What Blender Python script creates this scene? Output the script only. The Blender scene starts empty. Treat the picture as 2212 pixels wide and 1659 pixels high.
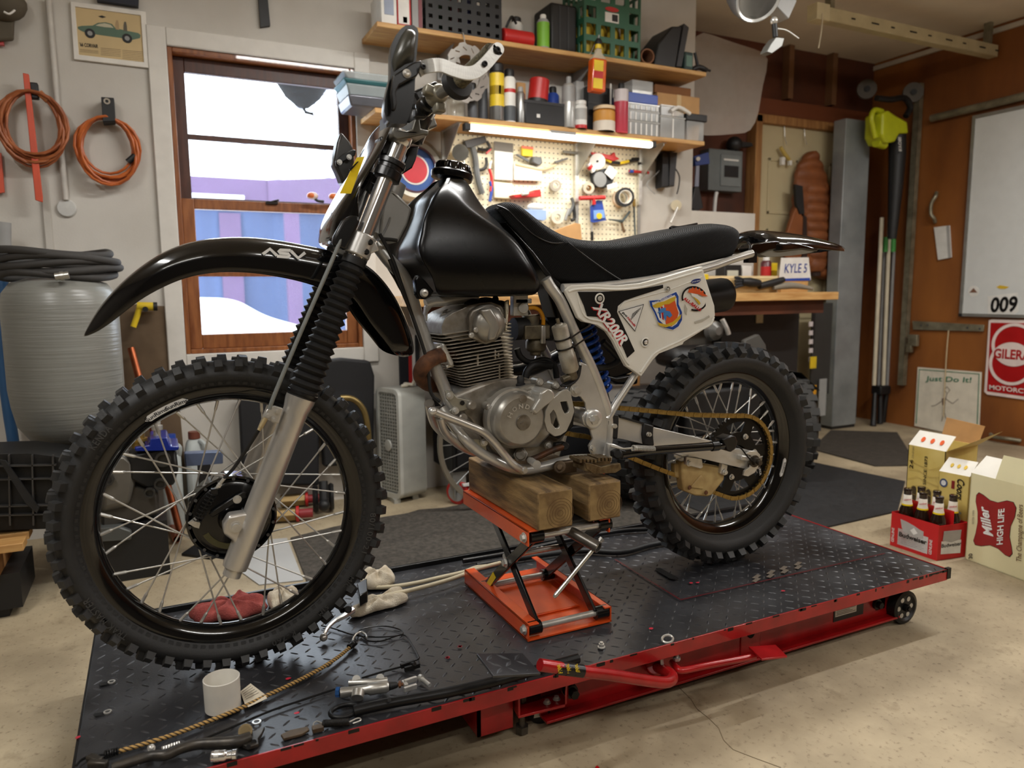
import bpy,bmesh,math,random
from math import sin,cos,pi,radians,hypot,atan2,sqrt
from mathutils import Vector,Matrix,Quaternion,geometry
random.seed(7)
SC=bpy.context.scene
COL=SC.collection
V3=Vector
# ------------------------------------------------------------------ camera
FPX,CX,CY,EYE=1584.4,1106.0,829.5,V3((0,0,0.994))
YAW,PIT,ROL=0.4531206,0.1264215,-0.0083611
_F=V3((sin(YAW)*cos(PIT),cos(YAW)*cos(PIT),-sin(PIT)))
_R0=V3((cos(YAW),-sin(YAW),0));_U0=_R0.cross(_F)
_R=cos(ROL)*_R0+sin(ROL)*_U0
_U=-sin(ROL)*_R0+cos(ROL)*_U0
cd=bpy.data.cameras.new('camera');cam=bpy.data.objects.new('camera',cd);COL.objects.link(cam)
cam.matrix_world=Matrix(((_R.x,_U.x,-_F.x,EYE.x),(_R.y,_U.y,-_F.y,EYE.y),(_R.z,_U.z,-_F.z,EYE.z),(0,0,0,1)))
cd.sensor_width=36;cd.lens=FPX*36/2212;cd.clip_start=.02;cd.clip_end=200
cd.dof.use_dof=True;cd.dof.focus_distance=1.78;cd.dof.aperture_fstop=3.4
SC.camera=cam
# ------------------------------------------------------------------ world, light, exposure
SC.view_settings.view_transform='Standard';SC.view_settings.look='None'
SC.view_settings.gamma=1;SC.view_settings.use_curve_mapping=False
SC.view_settings.exposure=-0.22
W=bpy.data.worlds.new('winter_sky');SC.world=W;W.use_nodes=True
_bg=W.node_tree.nodes['Background'];_bg.inputs[0].default_value=(.80,.90,1,1);_bg.inputs[1].default_value=8.0
try:SC.cycles.use_denoising=True
except Exception:pass
def area(name,loc,size,power,col=(1,.99,.97),rot=(0,0,0),parent=None):
    l=bpy.data.lights.new(name,'AREA');l.shape='RECTANGLE';l.size,l.size_y=size;l.energy=power;l.color=col
    o=bpy.data.objects.new(name,l);COL.objects.link(o);o.location=loc;o.rotation_euler=rot
    if parent:o.parent=parent;o.location=V3(loc)-parent.location
    return o
# unseen ceiling strip lamps, those on the camera side added as fill: (x, y, length along x, length along y, watts)
LAMPS=[(1.15,2.05,1.2,.06,34),(3.25,1.55,1.2,.06,36),(-.9,1.0,.06,1.2,26),(1.2,-1.1,1.2,.06,20),(3.7,-.2,1.2,.06,32),(-.9,-1.4,1.2,.06,10)]
def ray(px,py):return _F+(px-CX)/FPX*_R-(py-CY)/FPX*_U
def at(px,py,Y):d=ray(px,py);return EYE+d*(Y/d.y)          # point of the plane Y seen at a photo pixel
def atx(px,py,X):d=ray(px,py);return EYE+d*(X/d.x)
def atz(px,py,z):d=ray(px,py);return EYE+d*((z-EYE.z)/d.z)
BY=1.655                                                            # the motorcycle's centre plane
def bk(px,py,o=0.):return at(px,py,BY+o)
# ------------------------------------------------------------------ helpers
def lin(c):
    return tuple(((x/255)/12.92 if x/255<=.04045 else((x/255+.055)/1.055)**2.4)for x in c[:3])+(1,)
MATS={}
def mat(name,c=(128,128,128),rough=.5,metal=0.,var=.12,scale=18.,bump=0.,bscale=None,coat=0.,emit=0.,spec=.5,tint=None,stretch=None,tr=0.):
    if name in MATS:return MATS[name]
    m=bpy.data.materials.new(name);m.use_nodes=True;MATS[name]=m
    nt=m.node_tree;N=nt.nodes;L=nt.links;b=N['Principled BSDF']
    c1=lin(c)
    b.inputs['Roughness'].default_value=rough;b.inputs['Metallic'].default_value=metal
    b.inputs['Coat Weight'].default_value=coat;b.inputs['Specular IOR Level'].default_value=spec
    tc=N.new('ShaderNodeTexCoord');mp=N.new('ShaderNodeMapping');L.new(tc.outputs['Object'],mp.inputs[0])
    if stretch:mp.inputs['Scale'].default_value=stretch
    if var>0:
        n=N.new('ShaderNodeTexNoise');n.inputs['Scale'].default_value=scale;n.inputs['Detail'].default_value=5
        L.new(mp.outputs[0],n.inputs[0])
        r=N.new('ShaderNodeValToRGB');L.new(n.outputs[0],r.inputs[0])
        r.color_ramp.elements[0].position=.32;r.color_ramp.elements[1].position=.68
        c2=lin(tint)if tint else tuple(x*(1-var)for x in c1[:3])+(1,)
        r.color_ramp.elements[0].color=c2 if tint else c2
        r.color_ramp.elements[1].color=c1 if tint else tuple(min(1,x*(1+var*.6))for x in c1[:3])+(1,)
        L.new(r.outputs[0],b.inputs['Base Color'])
        if rough<.95 and rough>.05:
            mr=N.new('ShaderNodeMapRange');mr.inputs[3].default_value=max(.02,rough*(1-var));mr.inputs[4].default_value=min(1,rough*(1+var))
            L.new(n.outputs[0],mr.inputs[0]);L.new(mr.outputs[0],b.inputs['Roughness'])
    else:
        b.inputs['Base Color'].default_value=c1
    if bump:
        n2=N.new('ShaderNodeTexNoise');n2.inputs['Scale'].default_value=bscale or scale*4;n2.inputs['Detail'].default_value=4
        L.new(mp.outputs[0],n2.inputs[0]);bp=N.new('ShaderNodeBump');bp.inputs['Strength'].default_value=bump;bp.inputs['Distance'].default_value=.004
        L.new(n2.outputs[0],bp.inputs['Height']);L.new(bp.outputs[0],b.inputs['Normal'])
    if emit:
        b.inputs['Emission Color'].default_value=c1;b.inputs['Emission Strength'].default_value=emit
    if tr:b.inputs['Transmission Weight'].default_value=tr
    return m
def clear(name,c=(240,245,245),k=.25,rough=.05):
    """thin see-through sheet or pane: part clear, part surface"""
    if name in MATS:return MATS[name]
    m=mat(name,c,rough,0,.05);nt=m.node_tree;N=nt.nodes;L=nt.links
    t=N.new('ShaderNodeBsdfTransparent');x=N.new('ShaderNodeMixShader');x.inputs[0].default_value=k
    L.new(t.outputs[0],x.inputs[1]);L.new(N['Principled BSDF'].outputs[0],x.inputs[2]);L.new(x.outputs[0],N['Material Output'].inputs[0])
    return m
class MB:
    def __init__(s):s.v=[];s.f=[]
    def add(s,vs,fs):
        k=len(s.v);s.v+=[V3(p)for p in vs];s.f+=[tuple(i+k for i in f)for f in fs];return s
    def box(s,c,d,R=None):
        c=V3(c);h=[V3(((i&1)*2-1,(i>>1&1)*2-1,(i>>2&1)*2-1))for i in range(8)]
        vs=[V3((a.x*d[0]/2,a.y*d[1]/2,a.z*d[2]/2))for a in h]
        if R is not None:vs=[R@p for p in vs]
        return s.add([c+p for p in vs],[(0,2,3,1),(4,5,7,6),(0,1,5,4),(2,6,7,3),(0,4,6,2),(1,3,7,5)])
    def bb(s,a,b): # box from corner to corner
        a=V3(a);b=V3(b);return s.box((a+b)/2,[abs(x)for x in(b-a)])
    def cyl(s,a,b,r,r2=None,n=16,cap=True):
        a=V3(a);b=V3(b);r2=r if r2 is None else r2;d=(b-a).normalized();q=d.to_track_quat('Z','Y')
        vs=[]
        for p,rr in((a,r),(b,r2)):
            for i in range(n):vs.append(p+q@V3((cos(2*pi*i/n)*rr,sin(2*pi*i/n)*rr,0)))
        fs=[(i,(i+1)%n,n+(i+1)%n,n+i)for i in range(n)]
        if cap:fs+=[tuple(range(n-1,-1,-1)),tuple(range(n,2*n))]
        return s.add(vs,fs)
    def lathe(s,prof,o,ax=(0,0,1),n=32,ref=None,closed=False):
        """prof: list of (radius, height along axis)"""
        o=V3(o);ax=V3(ax).normalized();q=ax.to_track_quat('Z','Y');vs=[];m=len(prof)
        for i in range(n):
            a=2*pi*i/n
            for r,h in prof:vs.append(o+q@V3((cos(a)*r,sin(a)*r,h)))
        fs=[]
        for i in range(n):
            j=(i+1)%n
            for k in range(m if closed else m-1):
                l=(k+1)%m
                fs.append((i*m+k,j*m+k,j*m+l,i*m+l))
        if not closed:
            if prof[0][0]>1e-6:fs.append(tuple(i*m for i in range(n-1,-1,-1)))
            if prof[-1][0]>1e-6:fs.append(tuple(i*m+m-1 for i in range(n)))
        return s.add(vs,fs)
    def tube(s,pts,r,n=10,sm=0,cap=True,closed=False):
        pts=[V3(p)for p in pts]
        rs=list(r)if isinstance(r,(list,tuple))else[r]*len(pts)
        if sm:pts,rs=catmull(pts,rs,sm,closed)
        vs=[];m=len(pts);up=None
        for i,p in enumerate(pts):
            if closed:t=pts[(i+1)%m]-pts[i-1]
            else:t=pts[min(i+1,m-1)]-pts[max(i-1,0)]
            t=t.normalized()if t.length>1e-9 else V3((1,0,0))
            if up is None:
                up=V3((0,0,1))if abs(t.z)<.9 else V3((0,1,0))
            u=(up-t*up.dot(t)).normalized();w=t.cross(u);up=u
            for k in range(n):a=2*pi*k/n;vs.append(p+(u*cos(a)+w*sin(a))*rs[i])
        fs=[]
        for i in range(m if closed else m-1):
            j=(i+1)%m
            for k in range(n):l=(k+1)%n;fs.append((i*n+k,i*n+l,j*n+l,j*n+k))
        if cap and not closed:fs+=[tuple(range(n-1,-1,-1)),tuple(range((m-1)*n,m*n))]
        return s.add(vs,fs)
    def prism(s,pts,vec,cap=True):
        pts=[V3(p)for p in pts];n=len(pts);vec=V3(vec)
        fs=[(i,(i+1)%n,n+(i+1)%n,n+i)for i in range(n)]
        nrm=geometry.normal(pts)if n>2 else V3((0,0,1))
        if nrm.dot(vec)>0:fs=[tuple(reversed(f))for f in fs];fs=[tuple(reversed(f))for f in fs]
        if cap:
            tri=geometry.tessellate_polygon([pts])
            fs+=[tuple(t)for t in tri]+[tuple(n+i for i in reversed(t))for t in tri]
        return s.add(pts+[p+vec for p in pts],fs)
    def loft(s,rings,closed=True,cap=True):
        m=len(rings[0]);vs=[p for r in rings for p in r];fs=[]
        for i in range(len(rings)-1):
            for k in range(m if closed else m-1):l=(k+1)%m;fs.append((i*m+k,i*m+l,(i+1)*m+l,(i+1)*m+k))
        if cap and closed:fs+=[tuple(range(m-1,-1,-1)),tuple(range((len(rings)-1)*m,len(rings)*m))]
        return s.add(vs,fs)
    def sph(s,c,r,n=14,m=9):
        c=V3(c);r=(r,r,r)if not hasattr(r,'__len__')else r
        pr=[];vs=[c+V3((0,0,-r[2]))]
        for j in range(1,m):
            t=-pi/2+pi*j/m
            for i in range(n):a=2*pi*i/n;vs.append(c+V3((cos(a)*cos(t)*r[0],sin(a)*cos(t)*r[1],sin(t)*r[2])))
        vs.append(c+V3((0,0,r[2])));fs=[]
        for i in range(n):fs.append((0,1+(i+1)%n,1+i));fs.append((len(vs)-1,1+(m-2)*n+i,1+(m-2)*n+(i+1)%n))
        for j in range(m-2):
            for i in range(n):k=(i+1)%n;fs.append((1+j*n+i,1+j*n+k,1+(j+1)*n+k,1+(j+1)*n+i))
        return s.add(vs,fs)
    def ribbon(s,pts,w,vec,closed=False):
        """flat stroke of width w (in the plane across vec), thickness vec"""
        vec=V3(vec);nv=vec.normalized();pts=[V3(p)for p in pts];m=len(pts);A=[];B=[]
        for i,p in enumerate(pts):
            t=(pts[(i+1)%m]-pts[i-1])if closed else(pts[min(i+1,m-1)]-pts[max(i-1,0)])
            q=nv.cross(t).normalized()*(w/2);A.append(p+q);B.append(p-q)
        for i in range(m if closed else m-1):
            j=(i+1)%m;s.prism([A[i],A[j],B[j],B[i]],vec)
        return s
    def bolt(s,c,ax,r,h,n=6,washer=True):
        c=V3(c);ax=V3(ax).normalized()
        if washer:s.cyl(c,c+ax*h*.25,r*1.45,n=16)
        return s.cyl(c+ax*h*.2,c+ax*h,r,n=n)
def catmull(pts,rs,sm,closed=False):
    m=len(pts);P=[];Q=[]
    for i in range(m if closed else m-1):
        if closed:p0,p1,p2,p3=pts[i-1],pts[i],pts[(i+1)%m],pts[(i+2)%m]
        else:p0,p1,p2,p3=pts[max(i-1,0)],pts[i],pts[i+1],pts[min(i+2,m-1)]
        r1,r2=rs[i],rs[(i+1)%m]
        for k in range(sm):
            t=k/sm;P.append(.5*((2*p1)+(p2-p0)*t+(2*p0-5*p1+4*p2-p3)*t*t+(3*p1-p0-3*p2+p3)*t**3));Q.append(r1+(r2-r1)*t)
    if not closed:P.append(pts[-1]);Q.append(rs[-1])
    return P,Q
def root_loc(o):
    while o.parent:o=o.parent
    return o.location.copy()
def tag(o,label=None,cat=None,group=None,kind=None):
    if label:o['label']=label
    if cat:o['category']=cat
    if group:o['group']=group
    if kind:o['kind']=kind
    return o
def thing(name,label,cat,loc,group=None):
    o=bpy.data.objects.new(name,None);COL.objects.link(o);o.location=V3(loc);o.empty_display_size=.05
    return tag(o,label,cat,group)
def mesh_of(name,mb,m=None,ang=38,fix=True):
    me=bpy.data.meshes.new(name);me.from_pydata([tuple(p)for p in mb.v],[],mb.f)
    if fix:
        b=bmesh.new();b.from_mesh(me);bmesh.ops.recalc_face_normals(b,faces=b.faces);b.to_mesh(me);b.free()
    me.shade_smooth();me.set_sharp_from_angle(angle=radians(ang))
    if m:me.materials.append(m)
    return me
def ob(name,mb,m,parent=None,label=None,cat=None,group=None,kind=None,bevel=0,sub=0,ang=38,seg=2):
    """one mesh object from world-space geometry"""
    if parent:off=root_loc(parent)
    else:
        lo=[min(p[i]for p in mb.v)for i in range(3)];hi=[max(p[i]for p in mb.v)for i in range(3)]
        off=V3(((lo[0]+hi[0])/2,(lo[1]+hi[1])/2,lo[2]))
    me=bpy.data.meshes.new(name)
    me.from_pydata([tuple(p-off)for p in mb.v],[],mb.f)
    b=bmesh.new();b.from_mesh(me);bmesh.ops.recalc_face_normals(b,faces=b.faces);b.to_mesh(me);b.free()
    me.shade_smooth();me.set_sharp_from_angle(angle=radians(ang));me.materials.append(m)
    o=bpy.data.objects.new(name,me);COL.objects.link(o)
    if parent:o.parent=parent
    else:o.location=off
    if bevel:
        d=o.modifiers.new('edge','BEVEL');d.width=bevel;d.segments=seg;d.limit_method='ANGLE';d.angle_limit=radians(35);d.harden_normals=False
    if sub:
        d=o.modifiers.new('sub','SUBSURF');d.levels=sub;d.render_levels=sub
    return tag(o,label,cat,group,kind)
def obs(name,mb,m,parent,**k):
    """like ob, but every separate piece becomes an object of its own"""
    n=len(mb.v);par=list(range(n))
    def find(i):
        while par[i]!=i:par[i]=par[par[i]];i=par[i]
        return i
    for f in mb.f:
        for j in f[1:]:par[find(j)]=find(f[0])
    comp={}
    for i in range(n):comp.setdefault(find(i),[]).append(i)
    bx=[[ids,V3([min(mb.v[i][a]for i in ids)for a in range(3)]),V3([max(mb.v[i][a]for i in ids)for a in range(3)])]for ids in comp.values()]
    i=0
    while i<len(bx):
        j=i+1;hit=False
        while j<len(bx):
            if all(bx[i][1][a]<bx[j][2][a]+.0012 and bx[j][1][a]<bx[i][2][a]+.0012 for a in range(3)):
                bx[i]=[bx[i][0]+bx[j][0],V3([min(bx[i][1][a],bx[j][1][a])for a in range(3)]),V3([max(bx[i][2][a],bx[j][2][a])for a in range(3)])];bx.pop(j);hit=True
            else:j+=1
        i=i if hit else i+1
    r=None
    for ids,_,_ in bx:
        ids=sorted(ids);mp={q:w for w,q in enumerate(ids)};b=MB();b.v=[mb.v[q]for q in ids];b.f=[tuple(mp[q]for q in f)for f in mb.f if f[0]in mp];r=ob(name,b,m,parent,**k)
    return r
def inst(name,me,parent,M4,label=None):
    """an object that shares mesh data, M4 given in world space"""
    o=bpy.data.objects.new(name,me);COL.objects.link(o);o.parent=parent
    o.matrix_local=Matrix.Translation(-root_loc(parent))@M4 if parent else M4
    if label:o['label']=label
    return o
def frame(o,x,y):
    """world matrix with origin o, x axis, y axis"""
    x=V3(x).normalized();y=V3(y);y=(y-x*y.dot(x)).normalized();z=x.cross(y)
    return Matrix(((x.x,y.x,z.x,o[0]),(x.y,y.y,z.y,o[1]),(x.z,y.z,z.z,o[2]),(0,0,0,1)))
TXT={}
def text_mesh(body,bold=0.,shear=0.,sp=1.):
    k=(body,bold,shear,sp)
    if k in TXT:return TXT[k]
    cu=bpy.data.curves.new('lettering','FONT');cu.body=body;cu.offset=bold;cu.shear=shear;cu.space_character=sp;cu.resolution_u=3
    o=bpy.data.objects.new('lettering',cu);COL.objects.link(o)
    dg=bpy.context.evaluated_depsgraph_get();me=bpy.data.meshes.new_from_object(o.evaluated_get(dg))
    vs=[v.co.copy()for v in me.vertices];fs=[tuple(p.vertices)for p in me.polygons]
    bpy.data.objects.remove(o);bpy.data.curves.remove(cu);bpy.data.meshes.remove(me)
    x0=min(v.x for v in vs);x1=max(v.x for v in vs);y0=min(v.y for v in vs);y1=max(v.y for v in vs)
    vs=[V3(((v.x-x0)/(x1-x0),(v.y-y0)/(y1-y0),0))for v in vs]
    TXT[k]=(vs,fs);return TXT[k]
def write(body,o,xv,yv,m,parent,bold=0.,shear=0.,sp=1.,name='lettering',lift=.0012,label=None):
    """letters filling the parallelogram o, o+xv, o+yv"""
    vs,fs=text_mesh(body,bold,shear,sp);o=V3(o);xv=V3(xv);yv=V3(yv);n=xv.cross(yv).normalized()*lift
    mb=MB();mb.v=[o+xv*v.x+yv*v.y+n for v in vs];mb.f=list(fs)
    r=ob(name,mb,m,parent,label=label)
    return r
def ellipse(c,xv,yv,n=24,a0=0,a1=2*pi,end=False):
    c=V3(c);k=n if not end else n-1
    return[c+V3(xv)*cos(a0+(a1-a0)*i/k)+V3(yv)*sin(a0+(a1-a0)*i/k)for i in range(n)]
def quadbox(mb,a,b,c,d,vec):return mb.prism([a,b,c,d],vec)
def rrect(x0,y0,x1,y1,r,n=4):
    P=[]
    for cx,cy,a in((x1-r,y1-r,0),(x0+r,y1-r,pi/2),(x0+r,y0+r,pi),(x1-r,y0+r,3*pi/2)):
        for i in range(n+1):t=a+pi/2*i/n;P.append((cx+r*cos(t),cy+r*sin(t)))
    return P
# ================================================================== the garage itself
WY,RY,RX,CZ=3.47,3.87,4.85,2.615      # drywall plane, deeper wall plane by the door, right wall, ceiling
LX,FY=-2.3,-3.1
def floor_mat():
    m=mat('floor_concrete',(168,152,124),.62,0,.0,3)
    nt=m.node_tree;N=nt.nodes;L=nt.links;b=N['Principled BSDF']
    tc=N.new('ShaderNodeTexCoord')
    def noise(s,d=6,r=.6):
        n=N.new('ShaderNodeTexNoise');n.inputs['Scale'].default_value=s;n.inputs['Detail'].default_value=d;n.inputs['Roughness'].default_value=r
        L.new(tc.outputs['Object'],n.inputs[0]);return n
    def ramp(n,p0,c0,p1,c1):
        r=N.new('ShaderNodeValToRGB');r.color_ramp.elements[0].position=p0;r.color_ramp.elements[1].position=p1
        r.color_ramp.elements[0].color=lin(c0);r.color_ramp.elements[1].color=lin(c1);L.new(n.outputs[0],r.inputs[0]);return r
    a=ramp(noise(2.2),.35,(140,126,102),.7,(188,172,142))
    bl=ramp(noise(9),.6,(255,255,255),.75,(150,138,120))
    sp=ramp(noise(70,3),.28,(120,100,80),.42,(255,255,255))
    x=N.new('ShaderNodeMixRGB');x.blend_type='MULTIPLY';x.inputs[0].default_value=.55;L.new(a.outputs[0],x.inputs[1]);L.new(bl.outputs[0],x.inputs[2])
    y=N.new('ShaderNodeMixRGB');y.blend_type='MULTIPLY';y.inputs[0].default_value=.5;L.new(x.outputs[0],y.inputs[1]);L.new(sp.outputs[0],y.inputs[2])
    L.new(y.outputs[0],b.inputs['Base Color'])
    bp=N.new('ShaderNodeBump');bp.inputs['Strength'].default_value=.15;bp.inputs['Distance'].default_value=.003
    L.new(noise(40).outputs[0],bp.inputs['Height']);L.new(bp.outputs[0],b.inputs['Normal'])
    return m
ob('floor',MB().bb((LX-.1,FY-.1,-.1),(RX+.1,RY+.1,0)),floor_mat(),kind='structure')
ceil_m=mat('ceiling_paint',(226,216,198),.9,0,.06,4)
white_m=mat('wall_paint',(206,202,194),.75,0,.07,3,.1,120,tint=(188,183,174))
ob('ceiling',MB().bb((LX-.1,FY-.1,CZ),(RX+.1,RY+.1,CZ+.1)),ceil_m,kind='structure')
ob('wall_left',MB().bb((LX-.1,FY,0),(LX,RY,CZ)),mat('wall_left_paint',(120,112,102),.8),kind='structure')
ob('wall_front',MB().bb((LX,FY-.1,0),(RX,FY,CZ)),mat('wall_front_paint',(84,76,66),.8),kind='structure')
ply_m=mat('plywood_brown',(152,92,36),.55,0,.2,2.2,.1,60,tint=(98,52,22),stretch=(1,1,.35))
dark_ply=mat('plywood_dark',(104,52,24),.65,0,.2,2.5,tint=(60,30,16))
pine=mat('pine',(206,164,104),.55,0,.15,6,.1,60,tint=(176,128,72),stretch=(1.2,9,9))
lumber=mat('lumber',(168,122,70),.65,0,.15,5,.1,50,tint=(132,88,46),stretch=(8,8,1))
ob('wall_right',MB().bb((RX,FY,0),(RX+.1,RY,CZ)),ply_m,kind='structure')
# window opening in the drywall
w0,w1=at(362,400,WY),at(784,749,WY)
WX0,WX1,WZ0,WZ1=at(359,97,WY).x,at(779,600,WY).x,at(600,757,WY).z,at(362,100,WY).z
XE=at(1497,320,WY).x;XL=at(1628,560,WY).x
b=MB();t=WY+.1
b.bb((LX,WY,.0),(WX0,t,CZ));b.bb((WX1,WY,0),(XE,t,CZ));b.bb((WX0,WY,0),(WX1,t,WZ0));b.bb((WX0,WY,WZ1),(WX1,t,CZ))
ob('wall_back',b,white_m,kind='structure')
b=MB();zl=at(1560,458,WY).z
b.bb((XE,WY,0),(XL,t,zl));ob('wall_back_low',b,white_m,kind='structure')
b=MB();b.bb((XE,RY,0),(RX,RY+.1,CZ));b.bb((XE-.02,t,0),(XE,RY,CZ));ob('wall_back_corner',b,dark_ply,kind='structure')
# wall seam batten and painted conduit
b=MB();b.cyl(at(104,0,WY-.015),at(142,432,WY-.015),.011);b.cyl(at(128,300,WY-.012),at(142,432,WY-.012),.010);ob('conduit',b,mat('conduit_paint',(196,192,184),.5),label='white painted conduit running down the wall beside the framed poster',cat='pipe')
b=MB();p=at(100,440,WY-.006);q=at(114,552,WY-.006);b.bb((p.x-.012,WY-.012,q.z-.3),(p.x+.012,WY,p.z+.1));ob('trim_1',b,white_m,kind='structure')
# ---- window
wood_m=mat('window_wood',(150,92,48),.42,0,.2,9,.05,60,tint=(112,62,30),stretch=(6,6,1),coat=.2)
wood_d=mat('window_wood_dark',(84,50,38),.45,0,.2,9,tint=(62,36,28),stretch=(6,6,1))
win=thing('window_1',None,None,((WX0+WX1)/2,WY,WZ0));win['kind']='structure'
c=.072
b=MB();y0,y1=WY-.018,WY
for x0,x1,z0,z1 in((WX0-c,WX0,WZ0-c,WZ1+c),(WX1,WX1+c,WZ0-c,WZ1+c),(WX0,WX1,WZ1,WZ1+c),(WX0,WX1,WZ0-c,WZ0)):b.bb((x0,y0,z0),(x1,y1,z1))
ob('casing',b,mat('casing_paint',(212,208,200),.5,0,.05),win,bevel=.004)
b=MB()
for x0,x1,z0,z1 in((WX0,WX0+.02,WZ0,WZ1),(WX1-.02,WX1,WZ0,WZ1),(WX0+.02,WX1-.02,WZ1-.02,WZ1),(WX0+.02,WX1-.02,WZ0,WZ0+.02)):b.bb((x0,WY-.005,z0),(x1,WY+.09,z1))
ob('jamb',b,wood_m,win,bevel=.003)
def sash(nm,x0,x1,z0,z1,y,rails,m,mun):
    s=ob(nm,MB().bb((x0,y,z0),(x0+rails[0],y+.03,z1)).bb((x1-rails[0],y,z0),(x1,y+.03,z1)).bb((x0+rails[0],y+.001,z1-rails[1]),(x1-rails[0],y+.029,z1)).bb((x0+rails[0],y+.001,z0),(x1-rails[0],y+.029,z0+rails[2])),m,win,bevel=.003)
    ob('muntin',MB().bb((x0+rails[0],y+.008,mun-.011),(x1-rails[0],y+.022,mun+.011)),m,s)
    for k,(a,d)in enumerate(((z0+rails[2],mun-.011),(mun+.011,z1-rails[1]))):
        ob('pane',MB().bb((x0+rails[0],y+.013,a),(x1-rails[0],y+.017,d)),clear('window_glass',(225,235,245),.07,.02),s)
    return s
zm=at(391,440,WY+.04).z
sash('upper_sash',WX0+.02,WX1-.02,zm-.02,WZ1-.02,WY+.052,(.045,.06,.05),wood_d,at(500,302,WY+.06).z)
sash('lower_sash',WX0+.02,WX1-.02,WZ0+.02,zm+.02,WY+.014,(.05,.042,.062),wood_m,at(430,592,WY+.03).z)
b=MB();p=at(587,438,WY+.01);b.box(p,(.05,.016,.012));b.cyl(p+V3((0,-.002,.005)),p+V3((.03,-.012,.012)),.004);ob('sash_lock',b,mat('lock_brown',(40,34,30),.4,.6),win)
# ---- the yard outside
def gp(px,py,Y):return at(px,py,Y)
snow_m=mat('snow',(245,248,252),.9,0,.02,2)
b=MB();rows=[]
crest=[(300,640),(380,612),(432,603),(470,610),(520,626),(560,645),(610,672),(660,692),(720,706),(790,716),(860,722)]
for y,k in((4.9,.0),(5.6,.62),(6.3,1.),(7.0,.55),(7.8,0.)):
    rows.append([V3((at(px,py,6.3).x,y+.06*sin(i*1.7),.03+max(.0,at(px,py,6.3).z)*k+.03*sin(i*2.1+y)))for i,(px,py)in enumerate(crest)])
b.loft(rows,closed=False);ob('snow_bank',b,snow_m,label='heap of white snow in the yard outside the window',cat='snow',kind='stuff',sub=2)
ob('yard_ground',MB().bb((-9,4.05,-.3),(12,22,.02)),snow_m,kind='structure')
nb=thing('neighbour_building','blue and purple clad building in the yard beyond the window','building',(1.3,9.6,0))
blue_m=mat('siding_blue',(66,82,118),.8,0,.25,1.6,tint=(52,66,100),stretch=(3,1,.4));purp=mat('siding_purple',(92,72,104),.8,0,.15,2)
p0=at(380,470,9.6);p1=at(590,470,9.6)
b=MB();b.bb((p0.x-2.5,9.6,0),(p1.x,9.7,at(500,440,9.6).z));ob('wall',b,blue_m,nb)
b=MB();b.bb((p0.x-2.5,9.52,at(500,440,9.6).z),(p1.x,9.7,at(420,382,9.6).z));ob('fascia',b,purp,nb)
for k,(px,wpx)in enumerate(((500,24),)):
    q=at(px,530,9.55);ob('board',MB().bb((q.x-.12,9.56,.2),(q.x+.12,9.6,at(500,460,9.55).z)),purp,nb)
q=at(445,425,9.5);ob('light_strip',MB().bb((q.x-.42,9.46,q.z-.03),(q.x+.42,9.52,q.z+.03)),mat('strip_white',(220,224,235),.6),nb)
e0=V3((p1.x,9.6,0));e1=V3((p1.x+3.2,7.4,0))
b=MB();zt=at(590,455,9.6).z;b.prism([e0,e1,e1+V3((0,0,zt+.0)),e0+V3((0,0,zt))],(.06,.1,0));ob('side_wall',b,blue_m,nb)
b=MB();za=at(592,392,9.6).z;b.prism([e0+V3((0,0,zt)),e1+V3((0,0,zt)),e1+V3((0,0,za+.0)),e0+V3((0,0,za))],(-.06,-.1,0));ob('side_fascia',b,purp,nb)
for px,yy in((510,9.55),):
    q=at(630,515,9.0);ob('post',MB().bb((q.x-.08,8.9,0),(q.x+.08,9.02,q.z+.3)),purp,nb)
random.seed(3)
tr_m=mat('bark_pale',(150,150,160),.9)
b=MB();q=at(800,300,16);b.cyl((q.x+.6,16,0),(q.x+.2,16,6),.22,.12,8)
for i in range(26):
    z=2.6+3.2*random.random();a=V3((q.x+.4,16,z));d=V3((-1.6-2.4*random.random(),random.uniform(-.5,.5),random.uniform(-.2,1.4)))
    b.tube([a,a+d*.5+V3((0,0,.2)),a+d],[.05,.03,.008],5,2)
ob('bare_tree',b,tr_m,label='bare winter tree behind the building outside',cat='tree')
# round dark feeder hanging outside the upper pane
f=thing('hanging_lamp','dark rounded lamp bowl hanging outside behind the upper pane','lamp',at(653,205,4.1))
q=at(653,172,4.1);b=MB();b.lathe([(0,-.145),(.03,-.14),(.09,-.09),(.128,-.03),(.135,.0),(.125,.004),(0,.006)],q,n=28);ob('bowl',b,mat('bowl_dark',(22,22,25),.8,spec=.1),f)
b=MB();b.tube([q+V3((0,0,-.14)),q+V3((.01,0,-.165)),q+V3((.05,0,-.17))],.008,6);ob('hook',b,mat('bowl_dark'),f);ob('rod',MB().cyl(q,q+V3((0,0,.6)),.01),mat('bowl_dark'),f)
# ---- deeper wall by the door: header, studs, door with trim
b=MB();h0,h1=at(1632,217,RY-.06),at(1845,258,RY-.06);b.bb((h0.x,RY-.07,at(1740,258,RY-.07).z),(RX,RY,at(1740,224,RY-.07).z));ob('trim_2',b,mat('header_brown',(112,58,28),.6,0,.15,3),kind='structure')
b=MB()
for px in(1706,1800):q=at(px,190,RY-.05);b.bb((q.x-.022,RY-.06,at(1740,224,RY).z),(q.x+.022,RY,CZ))
ob('trim_3',b,mat('stud_wood',(116,80,50),.7,0,.15,5),kind='structure')
DX0,DX1,DZ=at(1640,300,RY-.06).x,at(1820,300,RY-.06).x,at(1640,266,RY-.06).z
b=MB()
b.bb((DX0-.055,RY-.09,0),(DX0,RY,DZ+.05));b.bb((DX1,RY-.09,0),(DX1+.055,RY,DZ+.05));b.bb((DX0-.055,RY-.09,DZ),(DX1+.09,RY,DZ+.055))
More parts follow.
